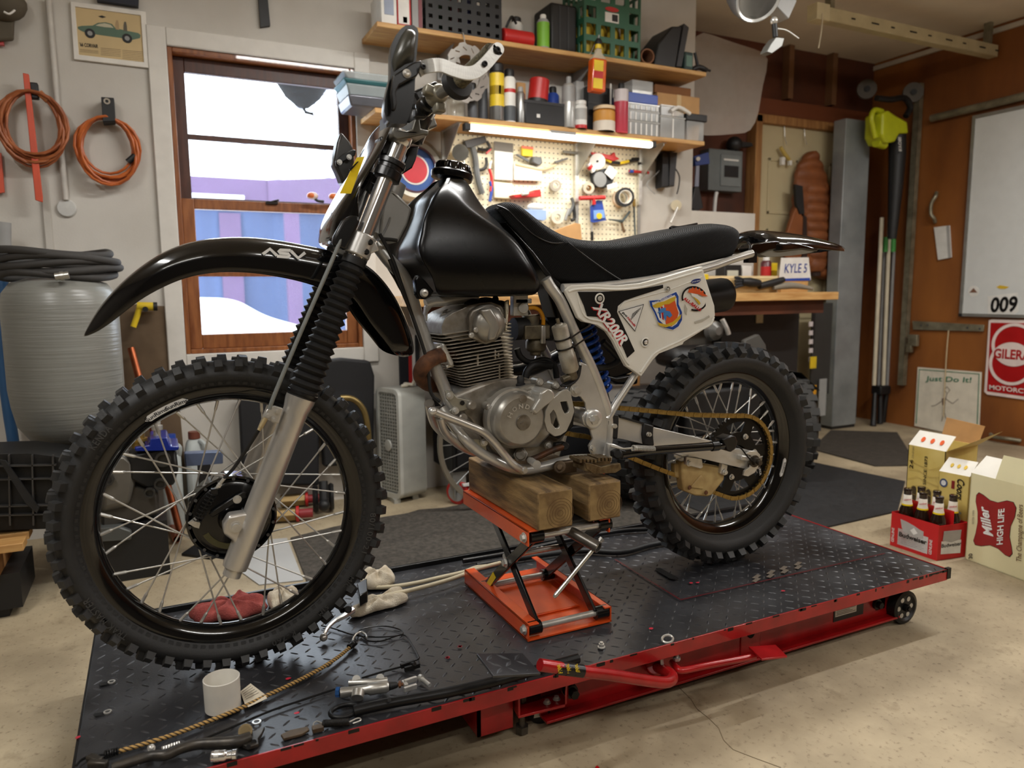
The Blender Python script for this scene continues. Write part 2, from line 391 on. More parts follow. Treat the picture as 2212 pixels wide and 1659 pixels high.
ob('trim_4',b,lumber,kind='structure',bevel=.004)
door_m=mat('door_paint',(190,176,140),.5,0,.05,3)
d=thing('door_1',None,None,((DX0+DX1)/2,RY-.04,0));d['kind']='structure'
ob('door_slab',MB().bb((DX0,RY-.05,.01),(DX1,RY-.01,DZ)),door_m,d)
wd=DX1-DX0
for(u0,u1)in((.12,.46),(.54,.88)):
    for(z0,z1)in((.25,.80),(.90,1.40),(1.50,1.87)):
        bb=MB();x0,x1=DX0+wd*u0,DX0+wd*u1
        for(a0,a1,c0,c1)in((x0,x1,z0,z0+.02),(x0,x1,z1-.02,z1),(x0,x0+.02,z0,z1),(x1-.02,x1,z0,z1)):bb.bb((a0,RY-.058,c0),(a1,RY-.05,c1))
        ob('panel_moulding',bb,door_m,d,bevel=.003)
b=MB()
for z in(.3,1.35,1.9):b.bb((DX1-.012,RY-.062,z),(DX1+.02,RY-.048,z+.09))
ob('hinge',b,mat('steel_grey',(130,128,122),.4,.8),d)
# clear plastic sheet hanging over the open studs
b=MB();pts=[(1497,70),(1560,88),(1620,108),(1668,122),(1666,152),(1643,212),(1632,250),(1620,288),(1570,290),(1521,294),(1500,290)]
top=[at(x,y,WY+.09)for x,y in((1497,60),(1540,76),(1585,92),(1630,106),(1668,118))];bot=[at(x,y,WY+.07)for x,y in((1497,292),(1527,293),(1560,292),(1595,288),(1622,288))]
midr=[(0,0,0),(0,.02,0),(0,-.015,0),(0,.02,0),(.0,0,0)]
rows=[top,[a.lerp(c,.4)+V3(m)+V3((.0,.02*sin(i*2),0))for i,(a,c,m)in enumerate(zip(top,bot,midr))],[a.lerp(c,.75)+V3((0,.03*sin(i*2.5+1),0))for i,(a,c)in enumerate(zip(top,bot))],bot]
b.loft(rows,closed=False);ob('plastic_sheet',b,clear('vapour_sheet',(206,198,188),.5,.25),label='translucent plastic vapour sheet hanging from the ceiling over the studs',cat='sheet',sub=1)
# ---- lamps along the ceiling
led=mat('led_diffuser',(255,250,242),.6,0,0,emit=16);lamp_w=mat('lamp_housing',(225,225,222),.4)
LB=['over the motorcycle','over the beer boxes','near the left wall','added as fill behind the photographer','added as fill by the garage front','added as fill in the rear left of the garage']
for(x,y,lx,ly,p),nm in zip(LAMPS,LB):
    t_=thing('ceiling_strip_lamp','white ceiling strip lamp '+nm,'lamp',(x,y,CZ-.21),'ceiling strip lamps')
    ob('housing',MB().bb((x-lx/2-.01,y-ly/2+.012 if ly<lx else y-ly/2-.01,CZ-.165),(x+lx/2+.01,y+ly/2-.012 if ly<lx else y+ly/2+.01,CZ-.15)),lamp_w,t_)
    for sx in(-.8,.8):q=V3((x+sx*lx/2*(lx>ly),y+sx*ly/2*(ly>lx),CZ));ob('drop_rod',MB().cyl(q,q-V3((0,0,.15)),.004,n=8),lamp_w,t_)
    ob('diffuser',MB().bb((x-lx/2,y-ly/2,CZ-.205),(x+lx/2,y+ly/2,CZ-.165)),led,t_)
    area('strip_light',(x,y,CZ-.21),(lx,ly),p,parent=t_)
# ================================================================== the motorcycle
def crop(x0,y0,s):return lambda x,y:(x0+x/s,y0+y/s)
cA,cB,cC,cD,cE,cF,cG,cH,cI=crop(750,0,5.53),crop(690,40,3.19),crop(820,330,4.741),crop(1040,420,2.9105),crop(820,560,3.318),crop(1180,560,2.44),crop(150,440,2.949),crop(380,820,3.606),crop(80,740,2.304)
cV=crop(1340,840,3.95)
px=lambda x,y:(x,y)
def P(c,x,y,o=0.):return bk(*c(x,y),o)
def poly(c,pts,o=0.):
    f=o if callable(o)else(lambda x:o)
    return[P(c,q[0],q[1],f(c(*q)[0]))for q in pts]
NY=V3((0,-1,0))
def decal(name,c,pts,o,m,par,th=.0012,label=None):
    f=o if callable(o)else(lambda x:o)
    mb=MB();mb.prism(poly(c,pts,lambda x:f(x)-th),(0,th*.9,0));return ob(name,mb,m,par,label=label)
def holed(mb,outer,holes,vec):
    loops=[outer]+holes;flat=[p for l in loops for p in l];n=len(flat);vec=V3(vec)
    tri=geometry.tessellate_polygon(loops);fs=[tuple(t)for t in tri]+[tuple(n+i for i in reversed(t))for t in tri];k=0
    for l in loops:
        m_=len(l);fs+=[(k+i,k+(i+1)%m_,n+k+(i+1)%m_,n+k+i)for i in range(m_)];k+=m_
    return mb.add(flat+[p+vec for p in flat],fs)
FC,RC=V3((.125,BY,.522)),V3((1.505,BY,.5096));FR,RR=.344,.331
bike=thing('dirt_bike','black and silver dirt motorcycle with white side panel standing on the lift','motorcycle',(.8,BY,.178))
bike['label']='black and silver dirt motorcycle with white side panel raised on the red lift'
tire_m=mat('tire_rubber',(40,40,40),.6,0,.25,14,.15,200);knob_m=mat('knob_rubber',(46,46,46),.58,0,.25,30,.2,150)
black_gl=mat('black_gloss',(10,10,11),.12,0,.1,8,coat=.5);black_pl=mat('black_plastic',(16,16,17),.3,0,.2,20);black_rb=mat('black_rubber',(20,20,21),.55,0,.2,30)
tank_m=mat('tank_plastic',(7,7,8),.27,0,.15,6,.02,80,spec=.3)
silver=mat('frame_silver',(208,207,203),.3,.55,.12,16,.04,120);alu=mat('fork_aluminium',(208,205,199),.3,.7,.12,30,.03,200,stretch=(1,1,.2))
chrome=mat('chrome',(225,225,225),.1,.85,.03);steel=mat('zinc_steel',(205,203,197),.3,.6,.15,40)
engine_m=mat('engine_alloy',(168,164,156),.38,.6,.25,22,.2,90,tint=(104,96,84));cover_m=mat('engine_cover',(178,176,170),.34,.6,.15,12,.05,120,tint=(140,135,125))
fin_m=mat('fin_alloy',(190,184,172),.4,.5,.18,20,tint=(128,119,104));dark_mt=mat('dark_metal',(38,37,36),.45,.6,.25,30)
white_pl=mat('panel_white',(232,230,222),.38,0,.06,10,.02,60);yellow_st=mat('sticker_yellow',(240,208,20),.4);white_st=mat('sticker_white',(232,232,230),.4);black_st=mat('sticker_black',(14,14,15),.35)
red_st=mat('sticker_red',(190,28,36),.4);blue_st=mat('sticker_blue',(28,70,160),.4);orange_st=mat('sticker_orange',(222,92,40),.4);gold_st=mat('sticker_gold',(214,178,50),.4)
rust=mat('rusty_pipe',(126,84,56),.75,.3,.4,40,.4,90,tint=(70,46,34));gold_ch=mat('chain_gold',(168,138,72),.38,.6,.3,60,tint=(112,88,42))
# ---------------------------------------------------------------- wheels
def arc_write(body,par,C,r,h,a_mid,m,y,flip=False,bold=.01,sp=1.15,lift=.001):
    vs,fs=text_mesh(body,bold,0,sp);L_=len(body)*h*.78;mb=MB()
    for v in vs:
        s=(v.x-.5)*L_;rr=r+(v.y-.5)*h
        a=a_mid-s/r if not flip else a_mid+s/r
        if flip:rr=r-(v.y-.5)*h
        mb.v.append(C+V3((cos(a)*rr,y-lift,sin(a)*rr)))
    mb.f=list(fs);return ob('lettering',mb,m,par)
def wheel(nm,C,R,rb,ri,hub_r,fl_y,kh,wt,N,knob,shoulder,spoke_side,lean):
    w=thing(nm,None,None,C);del_=[w.pop(k,None)for k in('label','category')]if False else None
    w.parent=bike;w.location=V3((0,0,0))
    Rc=R-kh;Y=(0,1,0)
    prof=[(rb-.012,-.016),(rb,-.024),(rb+.012,-wt*.80),(rb+(Rc-rb)*.38,-wt),(rb+(Rc-rb)*.62,-wt*.97),(rb+(Rc-rb)*.84,-wt*.72),(Rc,-wt*.3),(Rc,wt*.3),(rb+(Rc-rb)*.84,wt*.72),(rb+(Rc-rb)*.62,wt*.97),(rb+(Rc-rb)*.38,wt),(rb+.012,wt*.8),(rb,.024),(rb-.012,.016)]
    ob('tire',MB().lathe(prof,C,Y,96,closed=True),tire_m,w,ang=60)
    # small bead marks and the moulded ring on the side wall
    mb=MB();n=110
    for i in range(n):
        a=2*pi*i/n;r0,r1=rb+.005,rb+.011;da=.016
        q=[C+V3((cos(a+d)*r,-.0285-.30*(r-rb),sin(a+d)*r))for r,d in((r0,-da),(r0,da),(r1,da),(r1,-da))]
        mb.prism(q,(0,.004,0))
    ob('bead_ribs',mb,tire_m,w,kind='stuff')
    prof=[(rb+.003,-.0255),(rb+.003,-.0215),(rb-.010,-.0165),(ri+.008,-.012),(ri,-.005),(ri,.005),(ri+.008,.012),(rb-.010,.0165),(rb+.003,.0215),(rb+.003,.0255),(rb-.006,.0265),(ri+.012,.019),(ri+.003,.014),(ri-.003,.004),(ri-.003,-.004),(ri+.003,-.014),(ri+.012,-.019),(rb-.006,-.0265)]
    ob('rim',MB().lathe(prof,C,Y,96,closed=True),black_gl,w,ang=50)
    # knobs
    def knob_mesh(name,sx,sy,h,t=.8):
        k=MB();a,bb_=sx/2,sy/2
        vs=[(-a,-bb_,-.004),(a,-bb_,-.004),(a,bb_,-.004),(-a,bb_,-.004),(-a*t,-bb_*.85,h),(a*t,-bb_*.85,h),(a*t,bb_*.85,h),(-a*t,bb_*.85,h)]
        k.add(vs,[(3,2,1,0),(4,5,6,7),(0,1,5,4),(1,2,6,5),(2,3,7,6),(3,0,4,7)]);return k
    kc,ks=knob_mesh('c',*knob),knob_mesh('s',*shoulder)
    mc,ms=mesh_of('tread_knob',kc,knob_m,20),mesh_of('tread_knob',ks,knob_m,20)
    rest=MB()
    def put(kind,a,y,r,tilt,single):
        rad=V3((cos(a),0,sin(a)));tan_=V3((-sin(a),0,cos(a)))
        up=(rad*cos(tilt)+V3((0,-1 if y<0 else 1,0))*sin(tilt)).normalized()
        x=tan_;z=up;yv=z.cross(x);o=C+rad*r+V3((0,y,0))
        M4=Matrix(((x.x,yv.x,z.x,o.x),(x.y,yv.y,z.y,o.y),(x.z,yv.z,z.z,o.z),(0,0,0,1)))
        if single:inst('tread_knob',mc if kind==0 else ms,w,M4)
        else:
            s_=kc if kind==0 else ks;rest.add([M4@p for p in s_.v],s_.f)
    rs_=rb+(Rc-rb)*.80
    for i in range(N):
        a=2*pi*i/N;h_=pi/N
        put(1,a+h_*.5,-wt*.80,rs_,.80,True);put(1,a+h_*.5,wt*.80,rs_,.80,False)
        if i%2==0:put(0,a,-wt*.38,Rc-.002,.12,True);put(0,a,wt*.38,Rc-.002,.12,False)
        else:put(0,a,0,Rc,0,True)
    ob('far_tread',rest,knob_m,w,kind='stuff',ang=20)
    # spokes
    L0=None
    for i in range(36):
        ar=2*pi*(i+.25)/36;s_=-1 if i%2==0 else 1;d_=1 if(i//2)%2==0 else-1
        ah=ar+d_*lean;rh=hub_r if s_==spoke_side else hub_r
        p0=C+V3((cos(ah)*rh,s_*fl_y,sin(ah)*rh));p1=C+V3((cos(ar)*(ri+.002),s_*.003,sin(ar)*(ri+.002)))
        if L0 is None:
            L0=(p1-p0).length;k=MB();k.cyl((0,0,0),(0,0,L0),.0018,n=7);k.cyl((0,0,L0-.024),(0,0,L0-.001),.0034,n=8);k.cyl((0,0,L0-.024),(0,0,L0-.029),.0034,.0019,n=8)
            sm=mesh_of('spoke',k,steel)
        z=(p1-p0).normalized();q=z.to_track_quat('Z','Y').to_matrix().to_4x4();inst('spoke',sm,w,Matrix.Translation(p0)@q)
    return w
fw=wheel('front_wheel',FC,FR,.2785,.2495,.082,.030,.013,.040,52,(.020,.023,.0135),(.0185,.022,.0135),-1,.95)
rw=wheel('rear_wheel',RC,RR,.243,.2125,.052,.034,.017,.056,42,(.024,.030,.0175),(.024,.030,.017),-1,1.12)
letter_m=mat('tire_lettering',(66,66,66),.5)
for body,a,r in(('KENDA',2.44,.3035),('TRAK MASTER',3.75,.306),('K-760',5.02,.3035),('80/100-21',6.02,.304)):arc_write(body,fw,FC,r,.0135,a,letter_m,-.0418,flip=False)
arc_write('51M',fw,FC,.302,.011,5.35,letter_m,-.0418);arc_write('M/C',fw,FC,.304,.012,5.62,letter_m,-.0418)
def rim_label(w,C,r,a0,a1,hw,bits,flip):
    mb=MB();n=10;A=[C+V3((cos(a0+(a1-a0)*i/n)*(r+hw*(1 if 0<i<n else 0)),-.0268,sin(a0+(a1-a0)*i/n)*(r+hw*(1 if 0<i<n else 0))))for i in range(n+1)]
    B_=[C+V3((cos(a0+(a1-a0)*i/n)*(r-hw*(1 if 0<i<n else 0)),-.0268,sin(a0+(a1-a0)*i/n)*(r-hw*(1 if 0<i<n else 0))))for i in range(n+1)]
    for i in range(n):mb.prism([A[i],A[i+1],B_[i+1],B_[i]],(0,.004,0))
    ob('rim_sticker',mb,white_st,w)
    for t,a in bits:arc_write(t,w,C,r,hw*1.25,a,black_st,-.0272,flip=flip,bold=.015,sp=.95)
rim_label(fw,FC,.2655,2.18,2.0-.16,.0065,(('SunRims',2.09),('SunRims',1.93)),False)
rim_label(rw,RC,.230,-.42,-.16,.005,(('SunRims',-.29),),False)
# front hub with drum brake
hb=MB();Y_=(0,-1,0)
hb.lathe([(0,-.04),(.04,-.04),(.06,-.03),(.086,-.03),(.086,.026),(.0905,.03),(.0905,.040),(.086,.043),(.080,.036),(.0,.036)],FC,Y_,64)
ob('front_hub',hb,black_gl,fw)
mb=MB();mb.lathe([(0,.036),(.078,.036),(.078,.042),(.070,.046),(.030,.047),(.026,.056),(0,.056)],FC,Y_,48);ob('brake_panel',mb,mat('brake_panel_black',(15,15,16),.22,.2,.15,20,coat=.3),fw)
mb=MB()
for i in range(18):
    a=2*pi*i/18+.1;c_=FC+V3((cos(a)*.084,-.0425,sin(a)*.084));mb.cyl(c_,c_+V3((0,-.002,0)),.0034,n=8)
obs('hub_holes',mb,mat('hole_grey',(70,70,70),.4),fw)
mb=MB();n=14
for i in range(n):
    a,a2=radians(205+i*85/n),radians(205+(i+1)*85/n)
    mb.prism([FC+V3((cos(t)*r,-.0475,sin(t)*r))for t,r in((a,.054),(a2,.054),(a2,.066),(a,.066))],(0,.004,0))
ob('brake_seal',mb,mat('olive',(88,84,52),.6),fw)
# ---------------------------------------------------------------- fork
FO=.095
f_ax=[P(px,506,1228,-FO),P(px,650,858,-FO),P(px,767,556,-FO),P(px,838,377,-FO),P(px,866,305,-FO)]
fd=(f_ax[3]-f_ax[0]).normalized();f0=f_ax[0]
def fpt(s,o):p=f0+fd*s;return V3((p.x,BY+o,p.z))
s_sl=(f_ax[1]-f0).length;s_cl=(f_ax[2]-f0).length;s_uc=(f_ax[3]-f0).length;s_top=(f_ax[4]-f0).length
for o in(-FO,FO):
    q=fpt(0,o);g=ob('fork_slider',MB().lathe([(0,-.016),(.018,-.016),(.0185,.0),(.0245,.002),(.0255,.01),(.0258,s_sl-.05),(.0262,s_sl-.03),(.0305,s_sl-.008),(.0305,s_sl),(.02,s_sl)],q,fd,32),alu,bike)
    n=17;pr=[(.030,s_sl-.004),(.031,s_sl+.016),(.029,s_sl+.018)]
    Lb=s_cl-s_sl-.04
    for k in range(n):
        r=.0345-.0075*k/n;h0=s_sl+.02+Lb*k/n;pr+=[(r-.0075,h0),(r-.001,h0+Lb/n*.42),(r,h0+Lb/n*.5),(r-.001,h0+Lb/n*.58)]
    pr+=[(.021,s_cl-.018),(.0255,s_cl-.016),(.0255,s_cl+.0),(.0,s_cl+.002)]
    ob('fork_gaiter',MB().lathe(pr,fpt(0,o),fd,32),black_rb,bike,ang=25)
    ob('gaiter_clamp',MB().lathe([(.0315,s_sl+.004),(.033,s_sl+.005),(.033,s_sl+.011),(.0315,s_sl+.012)],fpt(0,o),fd,32),black_pl,bike)
    ob('fork_tube',MB().cyl(fpt(s_cl,o),fpt(s_top+.02,o),.0185,n=24),chrome,bike)
    lo,hi=s_cl+.004,s_cl+.052
    c_=ob('lower_clamp',MB().cyl(fpt(lo,o),fpt(hi,o),.0275,n=24).box(fpt((lo+hi)/2,o)+V3((.018,0,0)),(.028,.03,.034),Matrix.Rotation(-.38,3,'Y')).box(fpt((lo+hi)/2,o*.5),(.035,.11,.036),Matrix.Rotation(-.38,3,'Y')),silver,bike,bevel=.003)
    mb=MB()
    for ss in(.012,.034):e=fpt(s_cl+ss,o)+V3((.012,-.024 if o<0 else .024,.0));mb.bolt(e,(0,-1 if o<0 else 1,0),.0045,.008)
    obs('clamp_bolt',mb,dark_mt,bike)
    ob('upper_clamp',MB().lathe([(.0255,s_uc-.012),(.029,s_uc-.01),(.029,s_uc+.008),(.026,s_uc+.01),(.026,s_uc+.018),(.029,s_uc+.02),(.029,s_uc+.03),(.022,s_uc+.033)],fpt(0,o),fd,24),black_pl,bike)
    ob('fork_cap',MB().lathe([(.0185,s_top-.01),(.021,s_top-.005),(.021,s_top+.012),(.012,s_top+.022),(0,s_top+.022)],fpt(0,o),fd,20),chrome,bike)
    # axle lug
    A=V3((FC.x,BY+o,FC.z));sg=-1 if o<0 else 1
    side=[A+V3((-.012,0,.026)),A+V3((-.024,0,.008)),A+V3((-.024,0,-.012)),A+V3((-.008,0,-.028)),fpt(.03,o),fpt(.13,o)]
    ob('axle_lug',MB().prism([p+V3((0,sg*.016,0))for p in side],(0,-sg*.034,0)),alu,bike,bevel=.006,seg=3)
    ob('axle_nut',MB().bolt(A+V3((0,sg*.015,0)),(0,sg,0),.0085,.01,16).cyl(A+V3((0,sg*.02,0)),A+V3((0,sg*.0255,0)),.004,n=6),steel,bike)
ob('axle',MB().cyl(FC-V3((0,.1,0)),FC+V3((0,.1,0)),.008),steel,bike)
p0,p1=fpt(s_cl-.02,0)+V3((.034,0,.0)),fpt(s_uc+.05,0)+V3((.034,0,0))
ob('steering_stem',MB().cyl(p0,p1,.017),silver,bike)
# bracket on the slider, brake cable and its tube
b1=[P(cH,x,y,-FO-.022)for x,y in((705,235),(770,205),(835,225),(800,345),(740,325),(675,300))]
ob('cable_bracket',MB().prism(b1,(0,.012,0)),steel,bike,bevel=.002)
mb=MB()
for x,y in((788,248),(762,312),(712,280)):mb.bolt(P(cH,x,y,-FO-.023),NY,.0042,.006)
obs('bracket_bolt',mb,steel,bike)
ob('cable_tube',MB().tube([P(px,738,505,-FO-.012),P(px,728,538,-FO-.02),P(px,655,705,-FO-.03),P(px,596,845,-FO-.034),P(px,582,884,-FO-.034)],.0043,8,4),mat('grey_tube',(128,132,130),.35,.2,.1,30),bike)
ob('cable_adjuster',MB().cyl(P(cH,700,300,-FO-.03),P(cH,660,372,-FO-.03),.005).cyl(P(cH,660,372,-FO-.03),P(cH,645,395,-FO-.03),.0036),mat('brass_cream',(178,160,120),.45,.4),bike)
ob('brake_cable',MB().tube([P(cH,645,395,-FO-.03),P(cH,560,530,-.10),P(cH,450,690,-.085),P(cH,375,768,-.08)],.0036,8,4),black_rb,bike)
ob('cable_end',MB().cyl(P(cH,380,765,-.08),P(cH,310,855,-.075),.0036,.003).cyl(P(cH,345,812,-.078),P(cH,330,833,-.077),.005,n=6),steel,bike)
mb=MB();s0,s1=P(cH,300,870,-.075),P(cH,165,1100,-.068);ax=(s1-s0).normalized();u=ax.cross(NY).normalized();w_=ax.cross(u);hp=[]
for i in range(9*12+1):t=i/(9*12);a=t*9*2*pi;hp.append(s0.lerp(s1,t)+(u*cos(a)+w_*sin(a))*.0085)
ob('return_spring',mb.tube(hp,.0011,5),dark_mt,bike)
ob('brake_rod',MB().cyl(s0,s1,.0018).box(s0,(.012,.012,.012)),dark_mt,bike)
mb=MB();mb.prism([P(cH,x,y,-.062)for x,y in((95,1120),(150,1080),(190,1120),(180,1160),(145,1150),(120,1135))],(0,.008,0));mb.bolt(P(cH,150,1112,-.064),NY,.004,.006);ob('brake_pin',mb,steel,bike)
ob('brake_arm',MB().prism([P(cH,x,y,-.066)for x,y in((255,1050),(300,1015),(470,905),(530,870),(550,885),(555,920),(480,955),(330,1050),(285,1075))],(0,.009,0)),black_pl,bike,bevel=.002)
ob('arm_bolt',MB().bolt(P(cH,478,932,-.068),NY,.006,.008),steel,bike)
# ---------------------------------------------------------------- front fender
up=[(85,845),(150,720),(220,620),(330,500),(450,400),(580,315),(720,255),(900,220),(1120,212),(1300,232),(1500,268),(1600,290),(1740,322),(1880,382),(2000,500),(2100,660),(2165,840),(2190,985)]
dn=[(92,850),(185,818),(300,735),(440,617),(600,530),(760,462),(930,430),(1060,424),(1170,428),(1300,440),(1470,472),(1600,505),(1720,550),(1820,602),(1890,730),(1960,815),(2030,900),(2085,985)]
hw=[.012,.03,.045,.058,.066,.072,.075,.077,.078,.078,.077,.075,.070,.066,.062,.060,.058,.056]
rings=[]
for(a,d,w_)in zip(up,dn,hw):
    T=P(cG,*a,0);D=P(cG,*d,-w_);T=V3((T.x,BY,T.z));D0=V3((D.x,BY,D.z))
    e=D0-T;sec=[]
    for y,k in((-1,1.),(-1.0,.72),(-.97,.42),(-.82,.14),(-.55,.02),(-.2,0),(.2,0),(.55,.02),(.82,.14),(.97,.42),(1.,.72),(1,1.)):
        sec.append(T+e*k+V3((0,y*w_,0)))
    inn=[p+(T+e*.55-p)*.035+V3((0,0,-.0))for p in sec]
    th=.004;inner=[]
    for(y,k)in((.93,1.),(.93,.72),(.88,.46),(.74,.22),(.5,.10),(.2,.08),(-.2,.08),(-.5,.10),(-.74,.22),(-.88,.46),(-.93,.72),(-.93,1.)):inner.append(T+e*k+V3((0,y*w_,0)))
    rings.append(sec+inner)
ob('front_fender',MB().loft(rings),black_gl,bike,sub=2,ang=80)
asv=mat('decal_white',(236,236,234),.4)
def fen(x,y):return P(cG,x,y,-.0815)
mb=MB()
for st in([(1232,322),(1278,288),(1322,330)],[(1322,334),(1392,340),(1402,330),(1396,320),(1342,314),(1334,304),(1344,295),(1410,298)],[(1410,300),(1458,347),(1502,312)],):mb.ribbon([fen(*q)for q in st],.0060,(0,.003,0))
ob('fender_logo',mb,asv,bike)
# ---------------------------------------------------------------- number plate at the front
fr=[(458,690,0),(395,760,0),(345,860,0),(300,950,0),(225,1065,0),(140,1195,0),(75,1300,0),(20,1410,0),(4,1490,0),(2,1555,0)]
bk_=[(492,700),(478,800),(430,900),(385,985),(330,1070),(262,1190),(262,1290),(282,1385),(240,1490),(185,1600)]
rings=[]
for(x,y,_),(x2,y2)in zip(fr,bk_):
    A=P(cB,x,y,.03);Bp=P(cB,x2,y2,-.105);sec=[]
    A=V3((A.x,BY,A.z));
    for yy,k in((-.105,1),(-.10,.55),(-.09,.2),(-.065,.03),(-.03,-.02),(.03,-.02),(.065,.03),(.09,.2),(.10,.55),(.105,1)):sec.append(V3((A.x+(Bp.x-A.x)*k,BY+yy,A.z+(Bp.z-A.z)*k)))
    inn=[V3((p.x+.004,BY+(p.y-BY)*.95,p.z))for p in reversed(sec)]
    rings.append(sec+inn)
ob('number_plate',MB().loft(rings),black_gl,bike,sub=2,ang=80)
# yellow field on the plate wing
def npt(x,y,o):return P(cB,x,y,o)
mb=MB();mb.prism([npt(258,957,-.106),npt(312,950,-.1075),npt(218,1206,-.1075),npt(140,1206,-.105)],(0,.002,0));ob('yellow_field',mb,yellow_st,bike)
mb=MB();mb.prism([npt(205,1040,-.108),npt(262,985,-.1085),npt(272,985,-.1085),npt(216,1050,-.108)],(0,.001,0));ob('plate_mark',mb,black_st,bike)
mb=MB();mb.prism([P(cB,x,y,-.116)for x,y in((160,1390),(215,1355),(275,1360),(282,1400),(238,1500),(182,1600),(90,1555),(100,1500))],(0,.02,0));ob('plate_strap',mb,black_pl,bike,bevel=.006,seg=3)
obs('cable_guide',MB().box(P(cB,470,760,-.05),(.02,.06,.05)).box(P(cB,440,890,-.06),(.025,.05,.04)),black_pl,bike,bevel=.005)
# ---------------------------------------------------------------- handlebar with guards
Cb=P(px,915,236,0.);Cb=V3((Cb.x,BY,Cb.z))
en,fln,pcn,mn=bk(1070,106,-.40),bk(988,180,-.285),bk(944,207,-.205),bk(918,233,-.09)
def far(p):return V3((p.x+.02,2*BY-p.y,p.z))
ef=far(en)
ob('handlebar',MB().tube([en,fln,pcn,mn,Cb+V3((0,-.04,0)),Cb+V3((0,.04,0)),far(mn),far(pcn),far(fln),ef],.0112,14,5),mat('bar_alloy',(140,138,132),.3,.6),bike)
kn=fln;kf=far(fln)
grip_m=mat('grip_rubber',(112,104,78),.7,0,.4,220,.5,240,tint=(52,48,38))
for(e,k,s)in((en,kn,-1),(ef,kf,1)):
    d_=(k-e).normalized();ob('grip',MB().lathe([(.012,0),(.0168,.001),(.0168,.012),(.0152,.02),(.0150,.10),(.0165,.108),(.012,.109)],e+d_*.008,d_,24),grip_m,bike)
    ob('grip_flange',MB().lathe([(.015,.105),(.030,.108),(.033,.116),(.030,.125),(.016,.128)],e+d_*.008,d_,28),black_rb,bike)
    pc=(pcn if s<0 else far(pcn));ob('lever_perch',MB().lathe([(.013,-.02),(.0185,-.018),(.0185,.018),(.013,.02)],pc,d_,20).box(pc+V3((-.018,-.004,.006)),(.024,.028,.020),Matrix.Rotation(.3,3,'Y')).box(pc+V3((.004,.0,-.024)),(.022,.028,.020)),mat('perch_alloy',(150,146,132),.4,.5,.2,40),bike,bevel=.005,seg=3)
    ob('switch_housing',MB().lathe([(.012,.030),(.019,.032),(.019,.058),(.012,.06)],pc-d_*.002,d_,20).box(pc+d_*.05+V3((-.010,0,-.014)),(.024,.022,.020)),black_pl,bike,bevel=.004)
# near alloy guard strap
sp=[(1790,595),(1640,770),(1520,865),(1400,880),(1250,840),(1120,790),(1000,790),(900,815),(835,850)]
mb=MB();pts=[P(cA,x,y,-.405 if x>1000 else-.405+.02*(1000-x)/165)for x,y in sp]
P2,Q2=catmull(pts,[0]*len(pts),5);mb.ribbon(P2,.0225,(0,-.006,0));mb.cyl(P2[0]+V3((0,-.006,0)),P2[0],.0113,n=20)
strap_m=mat('brushed_alloy',(222,221,216),.32,.5,.08,60,stretch=(1,1,6));ob('guard_strap',mb,strap_m,bike,bevel=.0012)
mb=MB()
for x,y,r in((1790,600,.006),(1640,765,.0052),(905,800,.0048)):
    q=P(cA,x,y,-.412);mb.lathe([(0,.0),(r,0),(r,.003),(r*.75,.005),(r*.45,.005),(r*.4,.002),(0,.002)],q,NY,18)
obs('guard_bolt',mb,dark_mt,bike)
# near shell: bowl in front of the hand
sh=[(700,300),(790,300),(840,335),(852,390),(842,520),(826,700),(818,760),(862,790),(845,860),(812,940),(806,1100),(790,1230),(745,1380),(705,1478),(600,1480),(520,1475),(470,1430),(440,1330),(448,1200),(480,1060),(520,900),(522,760),(520,640),(540,510),(590,410),(640,345)]
oc=P(cA,660,880,-.37)
def shell(pts,off_rim,depth,sgn):
    rim=pts;c_=sum(rim,V3())/len(rim);rings=[rim]
    for k,dk in((.9,.55),(.7,.9),(.4,1.)):
        rings.append([c_+(p-c_)*k+V3((-.2*depth*dk,-sgn*depth*dk,0))for p in rim])
    return rings
rim=poly(cA,sh,-.385)
ob('hand_guard',MB().loft([[p+V3((.004,.03,0))for p in rim],[p+V3((.001,.012,0))for p in rim],rim],closed=True,cap=False).add(rim,[tuple(t)for t in geometry.tessellate_polygon([rim])]),black_pl,bike,ang=50)
# inner bowl, its highlight painted in as grey, and the blade of the shell, standing proud
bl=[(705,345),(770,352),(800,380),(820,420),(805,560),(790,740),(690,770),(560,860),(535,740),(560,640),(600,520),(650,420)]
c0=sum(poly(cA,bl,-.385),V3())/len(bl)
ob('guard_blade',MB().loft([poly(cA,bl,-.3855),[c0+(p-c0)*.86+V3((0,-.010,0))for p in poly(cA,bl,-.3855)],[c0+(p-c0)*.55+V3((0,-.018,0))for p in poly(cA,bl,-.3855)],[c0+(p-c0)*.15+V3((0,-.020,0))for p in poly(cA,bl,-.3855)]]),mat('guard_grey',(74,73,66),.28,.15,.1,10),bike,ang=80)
ar=[(530,920),(640,850),(760,770),(860,740),(862,790),(838,870),(812,930),(700,985),(600,1040),(560,1120),(575,1250),(555,1340),(520,1330),(505,1130)]
ob('guard_arm',MB().prism(poly(cA,ar,-.392),(0,-.012,0)),black_pl,bike,bevel=.004,seg=3)
mb=MB();q=P(cA,712,880,-.405);mb.lathe([(0,0),(.0075,0),(.0075,.001),(.0052,.0015),(.0052,.004),(.003,.0055),(0,.005)],q,NY,18);obs('guard_bolt',mb,steel,bike)
